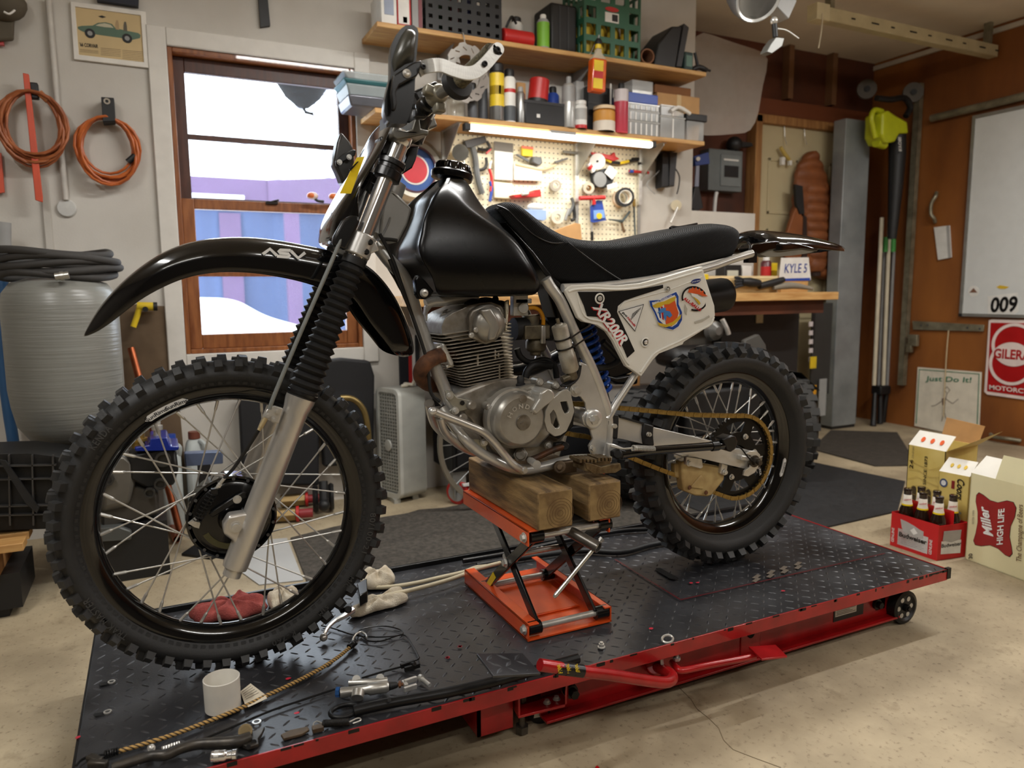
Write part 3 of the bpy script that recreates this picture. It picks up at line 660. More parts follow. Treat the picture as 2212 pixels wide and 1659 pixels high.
# far hand guard
fs_=[(152,775),(185,815),(215,850),(240,910),(244,990),(225,1080),(195,1130),(160,1140),(140,1085),(100,1000),(112,920),(125,850)]
rim=poly(cB,fs_,.34);ob('hand_guard',MB().prism(rim,(0,.05,0)),mat('far_guard',(52,50,47),.3,.1,.1,10),bike,bevel=.008,seg=3)
ob('guard_arm',MB().prism(poly(cB,[(105,985),(150,940),(225,905),(248,912),(240,950),(170,985),(110,1022)],.335),(0,-.012,0)),black_pl,bike,bevel=.003)
mb=MB()
for x,y in((138,990),(205,955)):mb.bolt(P(cB,x,y,.322),NY,.005,.005,12)
obs('guard_bolt',mb,steel,bike)
# bar clamps, top bridge, cap nut
st=P(cB,690,690,0)
ob('bar_riser',MB().lathe([(.018,-.07),(.028,-.068),(.029,-.045),(.026,-.043),(.028,-.04),(.0285,-.012),(.026,-.01),(.028,-.006),(.028,.014),(.022,.02)],P(cB,705,640,-.02),(-fd if False else fd),24),black_pl,bike)
obs('bar_clamp',MB().box(P(cB,720,545,-.04),(.052,.045,.04),Matrix.Rotation(-.5,3,'Y')).box(P(cB,775,500,-.06),(.032,.03,.03),Matrix.Rotation(-.5,3,'Y')),black_pl,bike,bevel=.006,seg=3)
tb=[(500,775),(520,725),(560,728),(545,765),(600,775),(640,765),(660,690),(690,680),(700,760),(755,770),(752,805),(720,800),(540,835),(505,810)]
ob('top_bridge',MB().prism(poly(cB,tb,-.13),(0,.12,0)),mat('bridge_grey',(112,110,104),.4,.7,.15,40),bike,bevel=.003)
ob('top_bridge_far',MB().box(P(cB,620,790,.05),(.09,.14,.022),Matrix.Rotation(-.38,3,'Y')),mat('bridge_grey'),bike,bevel=.004)
ob('key_nut',MB().cyl(P(cB,525,880,-.04),P(cB,505,960,-.04),.017,n=18).cyl(P(cB,530,850,-.04),P(cB,520,880,-.04),.013,n=6),chrome,bike)
ob('damper_plate',MB().prism(poly(cB,[(590,900),(640,880),(690,880),(665,975),(640,1030),(560,1080),(555,1060),(600,960)],.02),(0,.03,0)),black_pl,bike,bevel=.003)
for k,(a,c_,e_)in enumerate((((470,850),(420,1000),(260,1250)),((740,590),(795,640),(770,700)))):
    ob('control_cable',MB().tube([P(cB,*a,-.05),P(cB,*c_,-.07),P(cB,*e_,-.07)],.003,7,6),black_rb if k==0 else steel,bike)
# ---------------------------------------------------------------- frame
def ftube(name,c,pts,o,r,m=silver,n=14,sm=5):
    f=o if hasattr(o,'__len__')else[o]*len(pts)
    return ob(name,MB().tube([P(c,x,y,k)for(x,y),k in zip(pts,f)],r,n,sm),m,bike)
ftube('head_tube',cB,[(520,1130),(455,1310),(395,1490)],0,.027,n=20)
g=poly(cB,[(470,1175),(520,1190),(600,1270),(640,1310),(610,1420),(545,1545),(470,1540),(410,1500),(430,1330)],-.032)
ob('head_gusset',MB().prism(g,(0,.064,0)),mat('gusset_silver',(172,171,167),.42,.3,.1,16),bike,bevel=.006,seg=3)
ob('gusset_wire',MB().tube([P(cB,490,1370,-.035),P(cB,470,1430,-.037),P(cB,415,1530,-.036)],.0018,6,4),steel,bike)
ftube('down_tube',px,[(812,525),(838,560),(870,596),(888,640),(903,690),(919,735),(934,777),(950,815),(965,850),(979,885)],[-.0,-.005,-.01,-.015,-.02,-.025,-.03,-.035,-.04,-.045],.0155)
ftube('tank_cradle',cE,[(330,320),(380,305),(450,300),(560,285),(700,275)],[-.02,-.02,-.02,-.02,-.02],.0125)
ob('frame_gusset',MB().prism(poly(cE,[(335,330),(400,318),(350,380),(345,450),(330,400)],-.03),(0,.02,0)),silver,bike,bevel=.004)
for s in(-1,1):
    o=.095*s
    X=[P(cE,x,y,-.095)for x,y in((505,1090),(560,1210),(615,1290),(700,1370),(820,1440),(950,1495),(1060,1508),(1200,1480),(1360,1440),(1520,1430))]
    X=[V3((p.x,BY+o*(.5 if i==0 else .8 if i==1 else 1),p.z))for i,p in enumerate(X)]
    ob('cradle_tube',MB().tube(X,.0128,14,5),silver,bike)
    Z=[P(cE,x,y,-.11)for x,y in((1190,140),(1225,200),(1290,290),(1345,410),(1390,510),(1450,640),(1510,760),(1575,920),(1630,1080),(1642,1180),(1635,1290),(1605,1420))]
    Z=[V3((p.x,BY+.11*s,p.z))for p in Z];ob('seat_tube',MB().tube(Z,.0135,14,4),silver,bike)
    D_=[P(px,x,y,-.115)for x,y in((1313,905),(1330,873),(1350,842),(1371,810),(1400,765),(1440,700))];ob('rear_stay',MB().tube([V3((p.x,BY+s*.115,p.z))for p in D_],.0098,12,3),silver,bike)
    R_=[P(px,x,y,-.115)for x,y in((1215,622),(1300,618),(1400,605),(1521,581),(1580,561),(1622,548))];ob('seat_rail',MB().tube([V3((p.x,BY+s*.115,p.z))for p in R_],.0105,14,3),silver,bike)
q=P(px,1622,548,-.115);ob('rail_end',MB().lathe([(.0108,0),(.0108,.003),(.0065,.003),(.0065,-.004)],q,(1,0,.16),18),steel,bike)
pl=[(1440,735),(1425,800),(1400,870),(1360,890),(1340,930),(1365,970),(1440,985),(1475,1030),(1485,1090),(1450,1130),(1465,1190),(1510,1220),(1530,1290),(1500,1340),(1520,1400),(1590,1440),(1640,1280),(1640,1100),(1560,900),(1500,760)]
ob('pivot_plate',MB().prism(poly(cE,pl,-.118),(0,.008,0)),silver,bike,bevel=.002)
ob('pivot_plate',MB().prism([V3((p.x,BY+.112,p.z))for p in poly(cE,pl,-.118)],(0,.008,0)),silver,bike)
mb=MB();mb.bolt(P(cE,1525,1145,-.122),NY,.013,.014).cyl(P(cE,1525,1145,-.13),P(cE,1525,1145,-.142),.007);ob('pivot_nut',mb,steel,bike)
ob('pivot_boss',MB().lathe([(.024,0),(.024,.010),(.019,.013),(.0,.013)],P(cE,1522,1142,-.116),NY,24),silver,bike)
for x,y,r in((1403,937,.009),(1415,935,.0),(1522,1357,.0055)):
    if r:ob('plate_bolt',MB().bolt(P(cE,x,y,-.122),NY,r,.010).lathe([(r*1.9,0),(r*1.9,.003),(0,.003)],P(cE,x,y,-.12),NY,20),steel,bike)
# skid bars
ftube('skid_bar',cE,[(382,1090),(460,1122),(620,1185),(740,1238),(820,1310),(890,1395),(955,1470),(1025,1515)],-.125,.0095,alu)
ftube('skid_bar',cE,[(432,1140),(465,1230),(540,1312),(640,1372),(760,1402),(860,1440)],[-.125,-.11,-.09,-.07,-.05,-.03],.0092,alu)
ftube('skid_bar',cE,[(382,1090),(400,1085),(430,1080),(455,1075)],[-.125,-.04,.05,.12],.0095,alu)
ob('skid_cap',MB().sph(P(cE,380,1092,-.128),.0105),steel,bike)
ob('skid_tab',MB().prism(poly(cE,[(985,1460),(1040,1490),(1055,1520),(1030,1545),(985,1525),(950,1490)],-.125),(0,.006,0)),silver,bike,bevel=.002)
ob('skid_bolt',MB().bolt(P(cE,1032,1512,-.127),NY,.0065,.010),steel,bike)
# ---------------------------------------------------------------- engine
def pr(name,c,pts,o0,o1,m,bevel=.003,seg=2):return ob(name,MB().prism(poly(c,pts,o0),(0,o1-o0,0)),m,bike,bevel=bevel,seg=seg)
pr('crankcase',cE,[(640,925),(760,880),(1000,850),(1200,880),(1330,930),(1380,1010),(1390,1190),(1300,1310),(1200,1400),(1080,1440),(900,1435),(800,1390),(720,1260),(650,1150),(560,1060),(500,990)],-.085,.09,engine_m,.012,3)
pr('crankcase_joint',cE,[(790,1010),(900,950),(1060,900),(1230,890),(1320,950),(1290,1080),(1230,1250),(1140,1350),(960,1360),(830,1280),(770,1150)],-.105,-.08,cover_m,.006,3)
cc=P(cE,1010,1155,-.15);rc=(P(cE,1180,1155,-.15)-cc).length
ob('generator_cover',MB().lathe([(rc*1.16,-.052),(rc*1.14,-.03),(rc*1.06,-.026),(rc*1.04,-.01),(rc*1.0,-.004),(rc*.90,.004),(rc*.86,.0055),(0,.006)],cc,NY,56),cover_m,bike,ang=30)
ob('timing_cap',MB().lathe([(.0215*.85,0),(.0215*.85,.003),(.0175,.005),(.0,.005)],P(cE,1028,1168,-.1555),NY,28).box(P(cE,1028,1168,-.1605),(.014,.003,.0035),Matrix.Rotation(-.35,3,'Y')),engine_m,bike)
ob('timing_cap',MB().lathe([(.0095,0),(.0095,.003),(0,.003)],P(cE,1026,1000,-.154),NY,22).box(P(cE,1026,1000,-.157),(.012,.002,.002)),engine_m,bike)
for i,ch in enumerate('HONDA'):
    a=radians(152-29*i);o=cc+V3((cos(a)*rc*.55,-.0062,sin(a)*rc*.55));up_=V3((cos(a),0,sin(a)));xv=V3((sin(a),0,-cos(a)))
    write(ch,o-xv*.0058-up_*.0055,xv*.0115,up_*.011,steel,bike,bold=.03,lift=.0015,name='cover_lettering')
oc_,ic=[(1190,1085),(1225,1010),(1290,955),(1340,930),(1368,950),(1385,1020),(1397,1090),(1375,1160),(1340,1235),(1300,1262),(1255,1272),(1205,1235),(1183,1160)],None
mb=MB();holed(mb,poly(cE,oc_,-.148),[poly(cE,h,-.148)for h in([(1296,1022),(1345,1018),(1362,1075),(1352,1098),(1330,1108),(1312,1075)],[(1222,1110),(1248,1078),(1262,1100),(1293,1188),(1285,1208),(1262,1212),(1232,1175)])],(0,.008,0))
ob('sprocket_guard',mb,mat('guard_alloy',(186,184,177),.3,.5,.08,30),bike,bevel=.0015)
pr('case_saver',cE,[(1095,1085),(1150,1000),(1150,960),(1200,925),(1245,940),(1262,975),(1250,1010),(1190,1055),(1125,1118)],-.165,-.10,mat('guard_alloy'),.005,3)
pr('sprocket_case',cE,[(1180,1010),(1330,940),(1400,1060),(1390,1200),(1290,1290),(1190,1250)],-.10,-.04,dark_mt,.003)
ob('front_sprocket',MB().lathe([(0,0),(.034,0),(.034,.006),(0,.006)],P(cE,1290,1120,-.075),NY,15),gold_ch,bike)
mb=MB()
for x,y in((795,1062),(1088,962),(1265,905),(1210,1335),(600,1140),(665,1050),(1150,880)):mb.lathe([(.011,-.03),(.011,0),(.008,.003),(0,.003)],P(cE,x,y,-.112),NY,16)
obs('case_boss',mb,engine_m,bike)
mb=MB()
for x,y in((795,1062),(1088,962),(1265,905),(1210,1335),(1150,880)):mb.bolt(P(cE,x,y,-.114),NY,.0055,.008)
obs('case_bolt',mb,steel,bike)
ob('drain_plug',MB().cyl(P(cE,1010,1400,-.08),P(cE,1010,1400,-.105),.019,n=6).cyl(P(cE,1010,1400,-.10),P(cE,1010,1400,-.112),.013),engine_m,bike,bevel=.002)
ob('breather_grommet',MB().lathe([(.0125,0),(.0125,.006),(.009,.009),(.009,.022),(.006,.026),(0,.026)],P(cE,1010,912,-.085),(0,0,1),18),black_rb,bike)
# mount plates
def plate(c,pts,o,bolts,m=silver):
    k=ob('engine_mount',MB().prism(poly(c,pts,o),(0,.006,0)),m,bike,bevel=.0015)
    for x,y in bolts:ob('mount_bolt',MB().bolt(P(c,x,y,o-.001),NY,.0062,.011,12).cyl(P(c,x,y,o-.010),P(c,x,y,o-.0135),.0035),steel,bike)
mp=mat('mount_zinc',(166,164,152),.4,.7,.15,30)
plate(cE,[(470,940),(520,945),(555,990),(640,1010),(680,1020),(690,1055),(640,1075),(570,1095),(520,1110),(500,1090),(530,1060),(480,1000)],-.10,((500,978),(665,1050),(540,1085)),mp)
ob('mount_hole',MB().lathe([(.0055,0),(.0055,.002),(0,.002)],P(cE,592,1030,-.101),NY,14),black_st,bike)
plate(cE,[(665,1290),(720,1290),(765,1310),(770,1400),(740,1380),(700,1340)],-.10,((745,1312),),mp)
# cylinder fins
fins=[]
for k in range(8):   # cylinder
    t=k/7;fins.append((566+t*44,770+t*142,968+t*10,690+t*144,.077))
for k in range(9):   # head
    t=k/8;fins.append((436+t*118,545+t*195,985-t*20 if k>3 else 960,462+t*205,.080))
core=MB()
for(x0,y0,x1,y1,w_)in fins:
    A,B_=P(cE,x0,y0,-w_),P(cE,x1,y1,-w_);d_=(B_-A);L_=d_.length;d_.normalize();n_=V3((-d_.z,0,d_.x));ch=.012
    ring=[(0,-w_+ch),(ch*.6,-w_),(L_-ch*.6,-w_),(L_,-w_+ch),(L_,w_-ch),(L_-ch,w_),(ch,w_),(0,w_-ch)]
    base=[V3((A.x,BY,A.z))+d_*u+V3((0,v,0))for u,v in ring]
    ins=[p+(V3((A.x,BY,A.z))+d_*L_*.5-p)*.12 for p in base]
    ob('cooling_fin',MB().loft([[p-n_*.0014 for p in ins],[p-n_*.0009 for p in base],[p+n_*.0009 for p in base],[p+n_*.0014 for p in ins]]),fin_m,bike,ang=30)
pr('cylinder_barrel',cE,[(650,925),(665,780),(610,720),(545,560),(860,480),(890,620),(900,700),(895,870)],-.040,.040,mat('barrel_gap_shade',(58,55,50),.7,.4,.2,20),.006)  # barrel coloured dark to put shade into the gaps between fins
mb=MB()
for x0,y0,x1,y1 in((695,690,705,760),(820,650,830,720),(840,760,870,900),(845,670,850,700)):mb.box((P(cE,x0,y0,-.070)+P(cE,x1,y1,-.070))/2,(.004,.008,(P(cE,x0,y0,-.07)-P(cE,x1,y1,-.07)).length))
obs('fin_rib',mb,fin_m,bike)
pr('cylinder_head',cE,[(448,540),(445,480),(470,420),(520,385),(590,355),(640,330),(720,312),(800,305),(870,330),(905,380),(925,460),(905,500),(790,560),(640,600),(520,575)],-.070,.070,engine_m,.016,4)
pr('rocker_cover',cE,[(640,410),(665,360),(730,330),(810,318),(865,345),(895,400),(905,470),(880,540),(830,590),(770,612),(720,600),(670,570),(645,520)],-.085,-.06,engine_m,.008,3)
dc=[(668,470),(680,400),(730,355),(800,340),(850,365),(885,420),(892,480),(870,540),(820,580),(775,588),(720,575),(685,535)]
c0=sum(poly(cE,dc,-.09),V3())/len(dc);R0=poly(cE,dc,-.085)
ob('tappet_cover',MB().loft([R0]+[[c0+(p-c0)*k+V3((0,-d_,0))for p in R0]for k,d_ in((.98,.008),(.90,.014),(.6,.018),(.2,.020))]),cover_m,bike,ang=40)
pr('cover_ridge',cE,[(722,362),(800,345),(850,420),(868,500),(830,580),(785,585),(790,480)],-.112,-.09,cover_m,.006,3)
mb=MB()
for x,y in((688,505),(655,545),(888,442)):mb.lathe([(0,0),(.0065,0),(.0065,.005),(.004,.007),(0,.007)],P(cE,x,y,-.092),NY,16)
obs('cover_screw',mb,steel,bike)
obs('spark_inspection_cap',MB().lathe([(.02,-.02),(.02,0),(.016,.007),(0,.008)],P(cE,468,440,-.035),(-.8,-.45,.4),20).lathe([(.014,0),(.014,.008),(0,.01)],P(cE,490,405,-.02),(-.7,-.4,.6),16),chrome,bike)
pr('oil_line',cE,[(905,300),(930,290),(925,400),(915,515),(902,515),(908,400)],-.08,-.07,mat('cream_tube',(208,200,178),.5),.003)
obs('head_boots',MB().sph(P(cE,670,325,-.03),(.022,.03,.014)).sph(P(cE,760,312,.0),(.03,.03,.014)).sph(P(cE,850,335,-.04),(.028,.025,.014)).tube([P(cE,830,280,-.02),P(cE,832,310,-.03)],.008,8),black_rb,bike)
# carburettor, hoses, canister
carb_m=mat('carb_alloy',(128,120,102),.45,.7,.25,40,tint=(84,78,66))
ob('carburettor',MB().cyl(P(cE,1085,400,-.03),P(cE,1100,540,-.03),.022).lathe([(.02,0),(.026,.01),(.026,.03),(.02,.036)],P(cE,1120,560,-.03),(0,0,-1),18).cyl(P(cE,1118,620,-.03),P(cE,1115,690,-.03),.018,.014).box(P(cE,1110,520,-.045),(.07,.035,.035)).cyl(P(cE,1010,500,-.03),P(cE,1180,500,-.03),.024),carb_m,bike,bevel=.003)
obs('carb_linkage',MB().cyl(P(cE,1030,350,-.05),P(cE,1030,350,-.07),.013).box(P(cE,1000,330,-.05),(.04,.02,.05)).box(P(cE,1020,300,-.05),(.045,.02,.012)).box(P(cE,1170,540,-.06),(.012,.01,.045)),steel,bike,bevel=.002)
obs('intake_boot',MB().cyl(P(cE,960,500,-.03),P(cE,1050,495,-.03),.028).cyl(P(cE,1180,500,-.03),P(cE,1260,500,-.03),.03),black_rb,bike)
ftube('fuel_hose',cE,[(1065,350),(1110,348),(1150,370),(1172,420),(1172,470)],-.06,.005,mat('amber_hose',(206,140,24),.3),10)
ftube('crank_hose',cE,[(1045,850),(1060,800),(1095,765),(1150,755),(1230,765)],-.05,.0095,black_rb)
ftube('vent_hose',cE,[(1440,760),(1425,840),(1390,880),(1330,890),(1300,910)],-.118,.0035,black_rb)
ftube('wire_loom',cE,[(985,640),(1010,700),(1080,740),(1180,720),(1250,760),(1270,850)],-.03,.008,black_rb)
ca,cb=P(cE,1285,470,-.135),P(cE,1372,800,-.125);cx_=(cb-ca).normalized()
ob('catch_can',MB().lathe([(0,-.003),(.009,-.003),(.010,.0),(.0185,.002),(.0195,.006),(.0195,(cb-ca).length*.62),(.021,(cb-ca).length*.64),(.021,(cb-ca).length*.95),(.018,(cb-ca).length),(0,(cb-ca).length)],ca,cx_,26),mat('can_alloy',(182,177,165),.4,.45,.2,30,.05,80,tint=(146,139,124)),bike)
obs('can_spout',MB().cyl(ca-cx_*.016,ca,.0045).lathe([(.013,0),(.013,.018),(.009,.022),(0,.022)],cb+cx_*.001,cx_,16).cyl(cb+cx_*.012,cb+cx_*.018+V3((-.03,0,-.004)),.009),carb_m,bike)
for t in(.28,.48):
    c_=ca.lerp(cb,t);ob('zip_tie',MB().lathe([(.0205,-.002),(.022,-.002),(.022,.002),(.0205,.002)],c_,cx_,24,closed=True).tube([c_+V3((.01,-.021,0)),c_+V3((.045,-.012,.016)),c_+V3((.075,-.004,.028)),c_+V3((.082,.012,.03))],.0022,6,3),black_st,bike)
ftube('overflow_hose',cE,[(1400,640),(1415,720),(1425,800),(1405,870),(1350,905),(1310,905)],-.128,.0032,black_rb)
# exhaust
ftube('exhaust_header',cE,[(540,690),(480,682),(420,692),(345,732),(300,790),(300,845),(345,890),(420,900),(560,860),(700,830)],[-.03,-.04,-.05,-.06,-.05,-.03,0,.04,.07,.09],.0185,rust,18)
pr('exhaust_flange',cE,[(448,600),(475,605),(500,660),(535,740),(528,770),(505,760),(478,700),(450,640)],-.065,.0,silver,.004)
obs('flange_studs',MB().cyl(P(cE,460,618,-.05),P(cE,405,635,-.05),.0055).cyl(P(cE,525,755,-.05),P(cE,475,770,-.05),.0055),steel,bike)
ob('exhaust_mid',MB().tube([P(cE,700,830,.09),P(cE,1100,780,.11),P(cE,1500,560,.12),P(px,1400,640,.12)],.02,12,4),black_pl,bike)
mf0,mf1=P(px,1450,650,.10),P(cD,1510,632,.10)
ob('muffler',MB().lathe([(.03,-.02),(.052,0),(.052,(mf1-mf0).length),(.05,(mf1-mf0).length+.012),(.042,(mf1-mf0).length+.02),(.03,(mf1-mf0).length+.016),(0,(mf1-mf0).length+.0)],mf0,(mf1-mf0),32),mat('muffler_black',(30,29,28),.5,.4,.2,12),bike)
# cables along the down tube
for k,(pts,o)in enumerate((([(0,830),(130,1080),(240,1400),(330,1659)],-.06),([(20,880),(40,885),(120,890),(180,900)],-.05))):ftube('control_cable',cC,pts,o,.0042,black_rb,8)
ftube('control_cable',cE,[(70,0),(150,200),(240,420),(330,690),(350,820),(370,960),(430,1020)],-.06,.0042,black_rb,8)
ob('cable_loop',MB().tube([P(cE,330,730,-.055),P(cE,350,715,-.065),P(cE,385,720,-.06),P(cE,392,745,-.05)],.0022,6,4),steel,bike)
# shift lever, foot peg
ob('shift_lever',MB().tube([P(cE,1330,1340,-.13),P(cE,1250,1365,-.135),P(cE,1140,1415,-.14),P(cE,1085,1440,-.145)],[.009,.0075,.0075,.009],10,3),mat('lever_black',(46,42,38),.5,.5,.3,40,tint=(92,58,36)),bike)
ob('shift_peg',MB().cyl(P(cE,1080,1440,-.14),P(cE,1120,1470,-.19),.0085).cyl(P(cE,1120,1470,-.19),P(cE,1128,1473,-.198),.0098),steel,bike)
ob('shift_clamp',MB().cyl(P(cE,1330,1340,-.11),P(cE,1330,1340,-.14),.0105).box(P(cE,1290,1340,-.125),(.03,.016,.02)),dark_mt,bike,bevel=.002)
fp=[(1385,1425),(1430,1432),(1500,1455),(1570,1440),(1632,1430),(1640,1470),(1600,1495),(1500,1500),(1440,1500),(1395,1465)]
q0=poly(cE,fp,-.15)
ob('foot_peg',MB().prism(q0,(0,-.012,0)).prism([p+V3((0,-.045,0))for p in q0],(0,-.012,0)).prism([q0[0],q0[1],q0[1]+V3((0,-.055,0)),q0[0]+V3((0,-.055,0))],(0,0,-.02)),mat('peg_steel',(128,112,84),.5,.7,.35,60,.3,120,tint=(84,66,44)),bike,bevel=.002)
mb=MB()
for i in range(9):q=P(cE,1405+i*26,1432+(8 if i<5 else-2),-.175);mb.box(q+V3((0,0,.003)),(.006,.05,.008))
obs('peg_teeth',mb,mat('peg_steel'),bike)
ob('peg_bracket',MB().cyl(P(cE,1290,1490,-.10),P(cE,1290,1490,-.135),.016).box(P(cE,1340,1485,-.12),(.05,.02,.03)).cyl(P(cE,1290,1490,-.135),P(cE,1290,1490,-.145),.009,n=6),mat('bracket_rust',(104,88,70),.55,.6,.3,40),bike,bevel=.003)
ob('tube_end',MB().lathe([(.0165,0),(.0165,.012),(0,.012)],P(cE,1600,1440,-.12),NY,20),steel,bike)
# ---------------------------------------------------------------- shock and air box
s0,s1=P(cE,1455,450,.0),P(cE,1590,950,.0);ax=(s1-s0).normalized();u=ax.cross(NY).normalized();w_=ax.cross(u);hp=[]
for i in range(10*14+1):t=i/(10*14);a=t*10*2*pi;hp.append(s0.lerp(s1,t)+(u*cos(a)+w_*sin(a))*.027)
ob('shock_spring',MB().tube(hp,.0055,8),mat('spring_blue',(24,84,190),.35,.1,.1,30),bike)
ob('shock_body',MB().cyl(s0-ax*.05,s1+ax*.04,.017),dark_mt,bike)
ftube('shock_hose',cE,[(1560,780),(1620,775),(1680,755),(1715,720),(1700,690),(1600,590)],-.07,.009,black_rb)
pr('air_box',cE,[(1200,180),(1700,250),(1860,560),(1850,800),(1720,850),(1640,860),(1560,700),(1480,560),(1280,470)],.035,.11,black_pl,.01)
pr('inner_guard',cE,[(1570,820),(1700,850),(1860,820),(1860,900),(1700,900)],.02,.09,black_pl,.01)
# ---------------------------------------------------------------- tank
rows=[(245,592,868,700,740,.047,.045,.05),(300,545,930,680,760,.058,.05,.052),(345,495,965,655,740,.07,.052,.055),(400,430,1000,615,770,.088,.054,.058),(470,368,1050,575,825,.104,.055,.06),(560,350,1115,525,905,.116,.056,.062),(640,325,1195,482,1010,.124,.06,.065),(720,292,1285,455,1130,.130,.062,.07),(800,258,1370,442,1260,.135,.066,.08),(900,212,1445,430,1380,.140,.07,.10),(985,170,1508,400,1450,.143,.085,.11),(1075,158,1565,420,1500,.146,.10,.115),(1150,205,1605,450,1545,.147,.11,.118),(1230,320,1648,500,1580,.147,.115,.12),(1310,375,1683,540,1610,.144,.115,.12),(1390,385,1690,560,1610,.138,.112,.115),(1450,410,1650,580,1590,.126,.10,.105),(1478,570,1570,650,1540,.11,.085,.09)]
rings=[]
for(y,l,r,xl,xr,w_,wf,wr)in rows:
    z=P(cC,(l+r)/2,y,-w_*.5).z
    XL_,XR_=P(cC,l,y,wf*.8).x,P(cC,r,y,-wr).x;xa,xb=P(cC,xl,y,-w_).x,P(cC,xr,y,-w_).x;xm=(xa+xb)/2
    near=[(XL_,-.0),(XL_,-wf*.72),(XL_+.008,-wf),(xa-.004,-w_*.96),(xa+.010,-w_),(xm,-w_-.002),(xb-.010,-w_),(xb+.004,-w_*.95),(XR_-.008,-wr),(XR_,-wr*.7),(XR_,0)]
    ring=[V3((x,BY+v,z))for x,v in near]+[V3((x,BY-v,z))for x,v in near[-2:0:-1]]
    rings.append(ring)
ob('fuel_tank',MB().loft(rings),tank_m,bike,sub=2,ang=80)
pr('tank_tab',cC,[(372,1300),(400,1250),(470,1310),(560,1420),(520,1480),(470,1502),(415,1500),(385,1450)],-.125,-.10,tank_m,.006,3)
ob('tank_bolt',MB().lathe([(0,0),(.0095,0),(.0095,.002),(.007,.007),(.0035,.008),(.003,.005),(0,.005)],P(cC,455,1437,-.126),NY,20),steel,bike)
ob('tank_cap_ring',MB().lathe([(.048,-.008),(.05,0),(.05,.006),(.046,.010),(.0,.010)],P(cC,740,240,0),(.16,0,1),40),tank_m,bike)
cap=MB();n=10;C0=P(cC,742,222,0);axc=V3((.16,0,1)).normalized();q=axc.to_track_quat('Z','Y');rings=[]
for r,h in((.040,0),(.043,.002),(.043,.018),(.040,.023),(.032,.026),(.0,.027)):
    rings.append([C0+q@V3((cos(2*pi*i/80)*(r-(.0042*(max(0,cos(10*2*pi*i/80))**3)if .001<h<.02 else 0)),sin(2*pi*i/80)*(r-(.0042*(max(0,cos(10*2*pi*i/80))**3)if .001<h<.02 else 0)),h))for i in range(80)])
ob('fuel_cap',cap.loft(rings),black_gl,bike,ang=40)
ftube('cap_tether',cC,[(905,170),(935,200),(930,250),(910,285)],-.03,.0022,black_st,6)
# ---------------------------------------------------------------- seat
st_=[(85,60,85,82,.05),(120,54,130,130,.06),(165,66,185,195,.07),(210,103,235,250,.078),(270,160,285,310,.086),(340,214,330,375,.094),(425,263,400,480,.100),(520,289,470,552,.106),(640,300,620,562,.110),(760,295,760,562,.112),(900,276,895,558,.114),(1050,241,1050,524,.116),(1200,211,1200,483,.118),(1330,190,1330,448,.118),(1430,181,1440,420,.117),(1510,187,1520,402,.115),(1555,208,1575,390,.112),(1578,260,1598,384,.108)]
rings=[]
for(xt,yt,xb,yb,w_)in st_:
    T=P(cD,xt,yt,0 if xt<1400 else-w_*.5);D=P(cD,xb,yb,-w_);T=V3((T.x,BY,T.z));D0=V3((D.x,BY,D.z));e=D0-T;sec=[]
    for v,k in((0,0),(.45,.004),(.72,.03),(.88,.10),(.96,.25),(1.,.6),(1.,1.),(.9,1.02),(.4,1.02),(0,1.02)):sec.append((v,k))
    ring=[T+e*k+V3((0,-v*w_,0))for v,k in sec]+[T+e*k+V3((0,v*w_,0))for v,k in sec[-2:0:-1]]
    rings.append(ring)
def seat_mat():
    m=mat('seat_vinyl',(7,7,7),.55,0,0,spec=.14);nt=m.node_tree;N=nt.nodes;L=nt.links;b=N['Principled BSDF']
    tc=N.new('ShaderNodeTexCoord');mp=N.new('ShaderNodeMapping');mp.inputs['Rotation'].default_value=(0,.62,0);L.new(tc.outputs['Object'],mp.inputs[0])
    wv=N.new('ShaderNodeTexWave');wv.bands_direction='Z';wv.inputs['Scale'].default_value=110;L.new(mp.outputs[0],wv.inputs[0])
    w2=N.new('ShaderNodeTexWave');w2.bands_direction='X';w2.inputs['Scale'].default_value=70;L.new(mp.outputs[0],w2.inputs[0])
    ad=N.new('ShaderNodeMath');ad.operation='MULTIPLY_ADD';ad.inputs[1].default_value=.5;L.new(w2.outputs[1],ad.inputs[0]);L.new(wv.outputs[1],ad.inputs[2])
    bp=N.new('ShaderNodeBump');bp.inputs['Strength'].default_value=.5;bp.inputs['Distance'].default_value=.0012;L.new(ad.outputs[0],bp.inputs['Height']);L.new(bp.outputs[0],b.inputs['Normal'])
    return m
ob('seat',MB().loft(rings),seat_mat(),bike,sub=2,ang=80)
ftube('seat_seam',cD,[(545,300),(600,345),(700,420),(800,490),(905,556)],[-.095,-.112,-.1165,-.118,-.118],.0016,black_st,6)
ftube('seat_piping',cD,[(98,70),(165,100),(235,170),(330,255),(440,305),(545,300)],[-.045,-.062,-.074,-.088,-.098,-.09],.0018,black_st,6)
ftube('seat_strap_bump',cD,[(1185,212),(1200,203),(1240,205),(1300,195),(1355,184)],[-.03,-.0,.02,.04,.05],.003,black_st,6)
pr('seat_base',cD,[(150,170),(250,290),(330,400),(400,505),(455,560),(495,590),(540,590),(500,560),(420,480),(330,360)],-.10,.10,black_pl,.004)
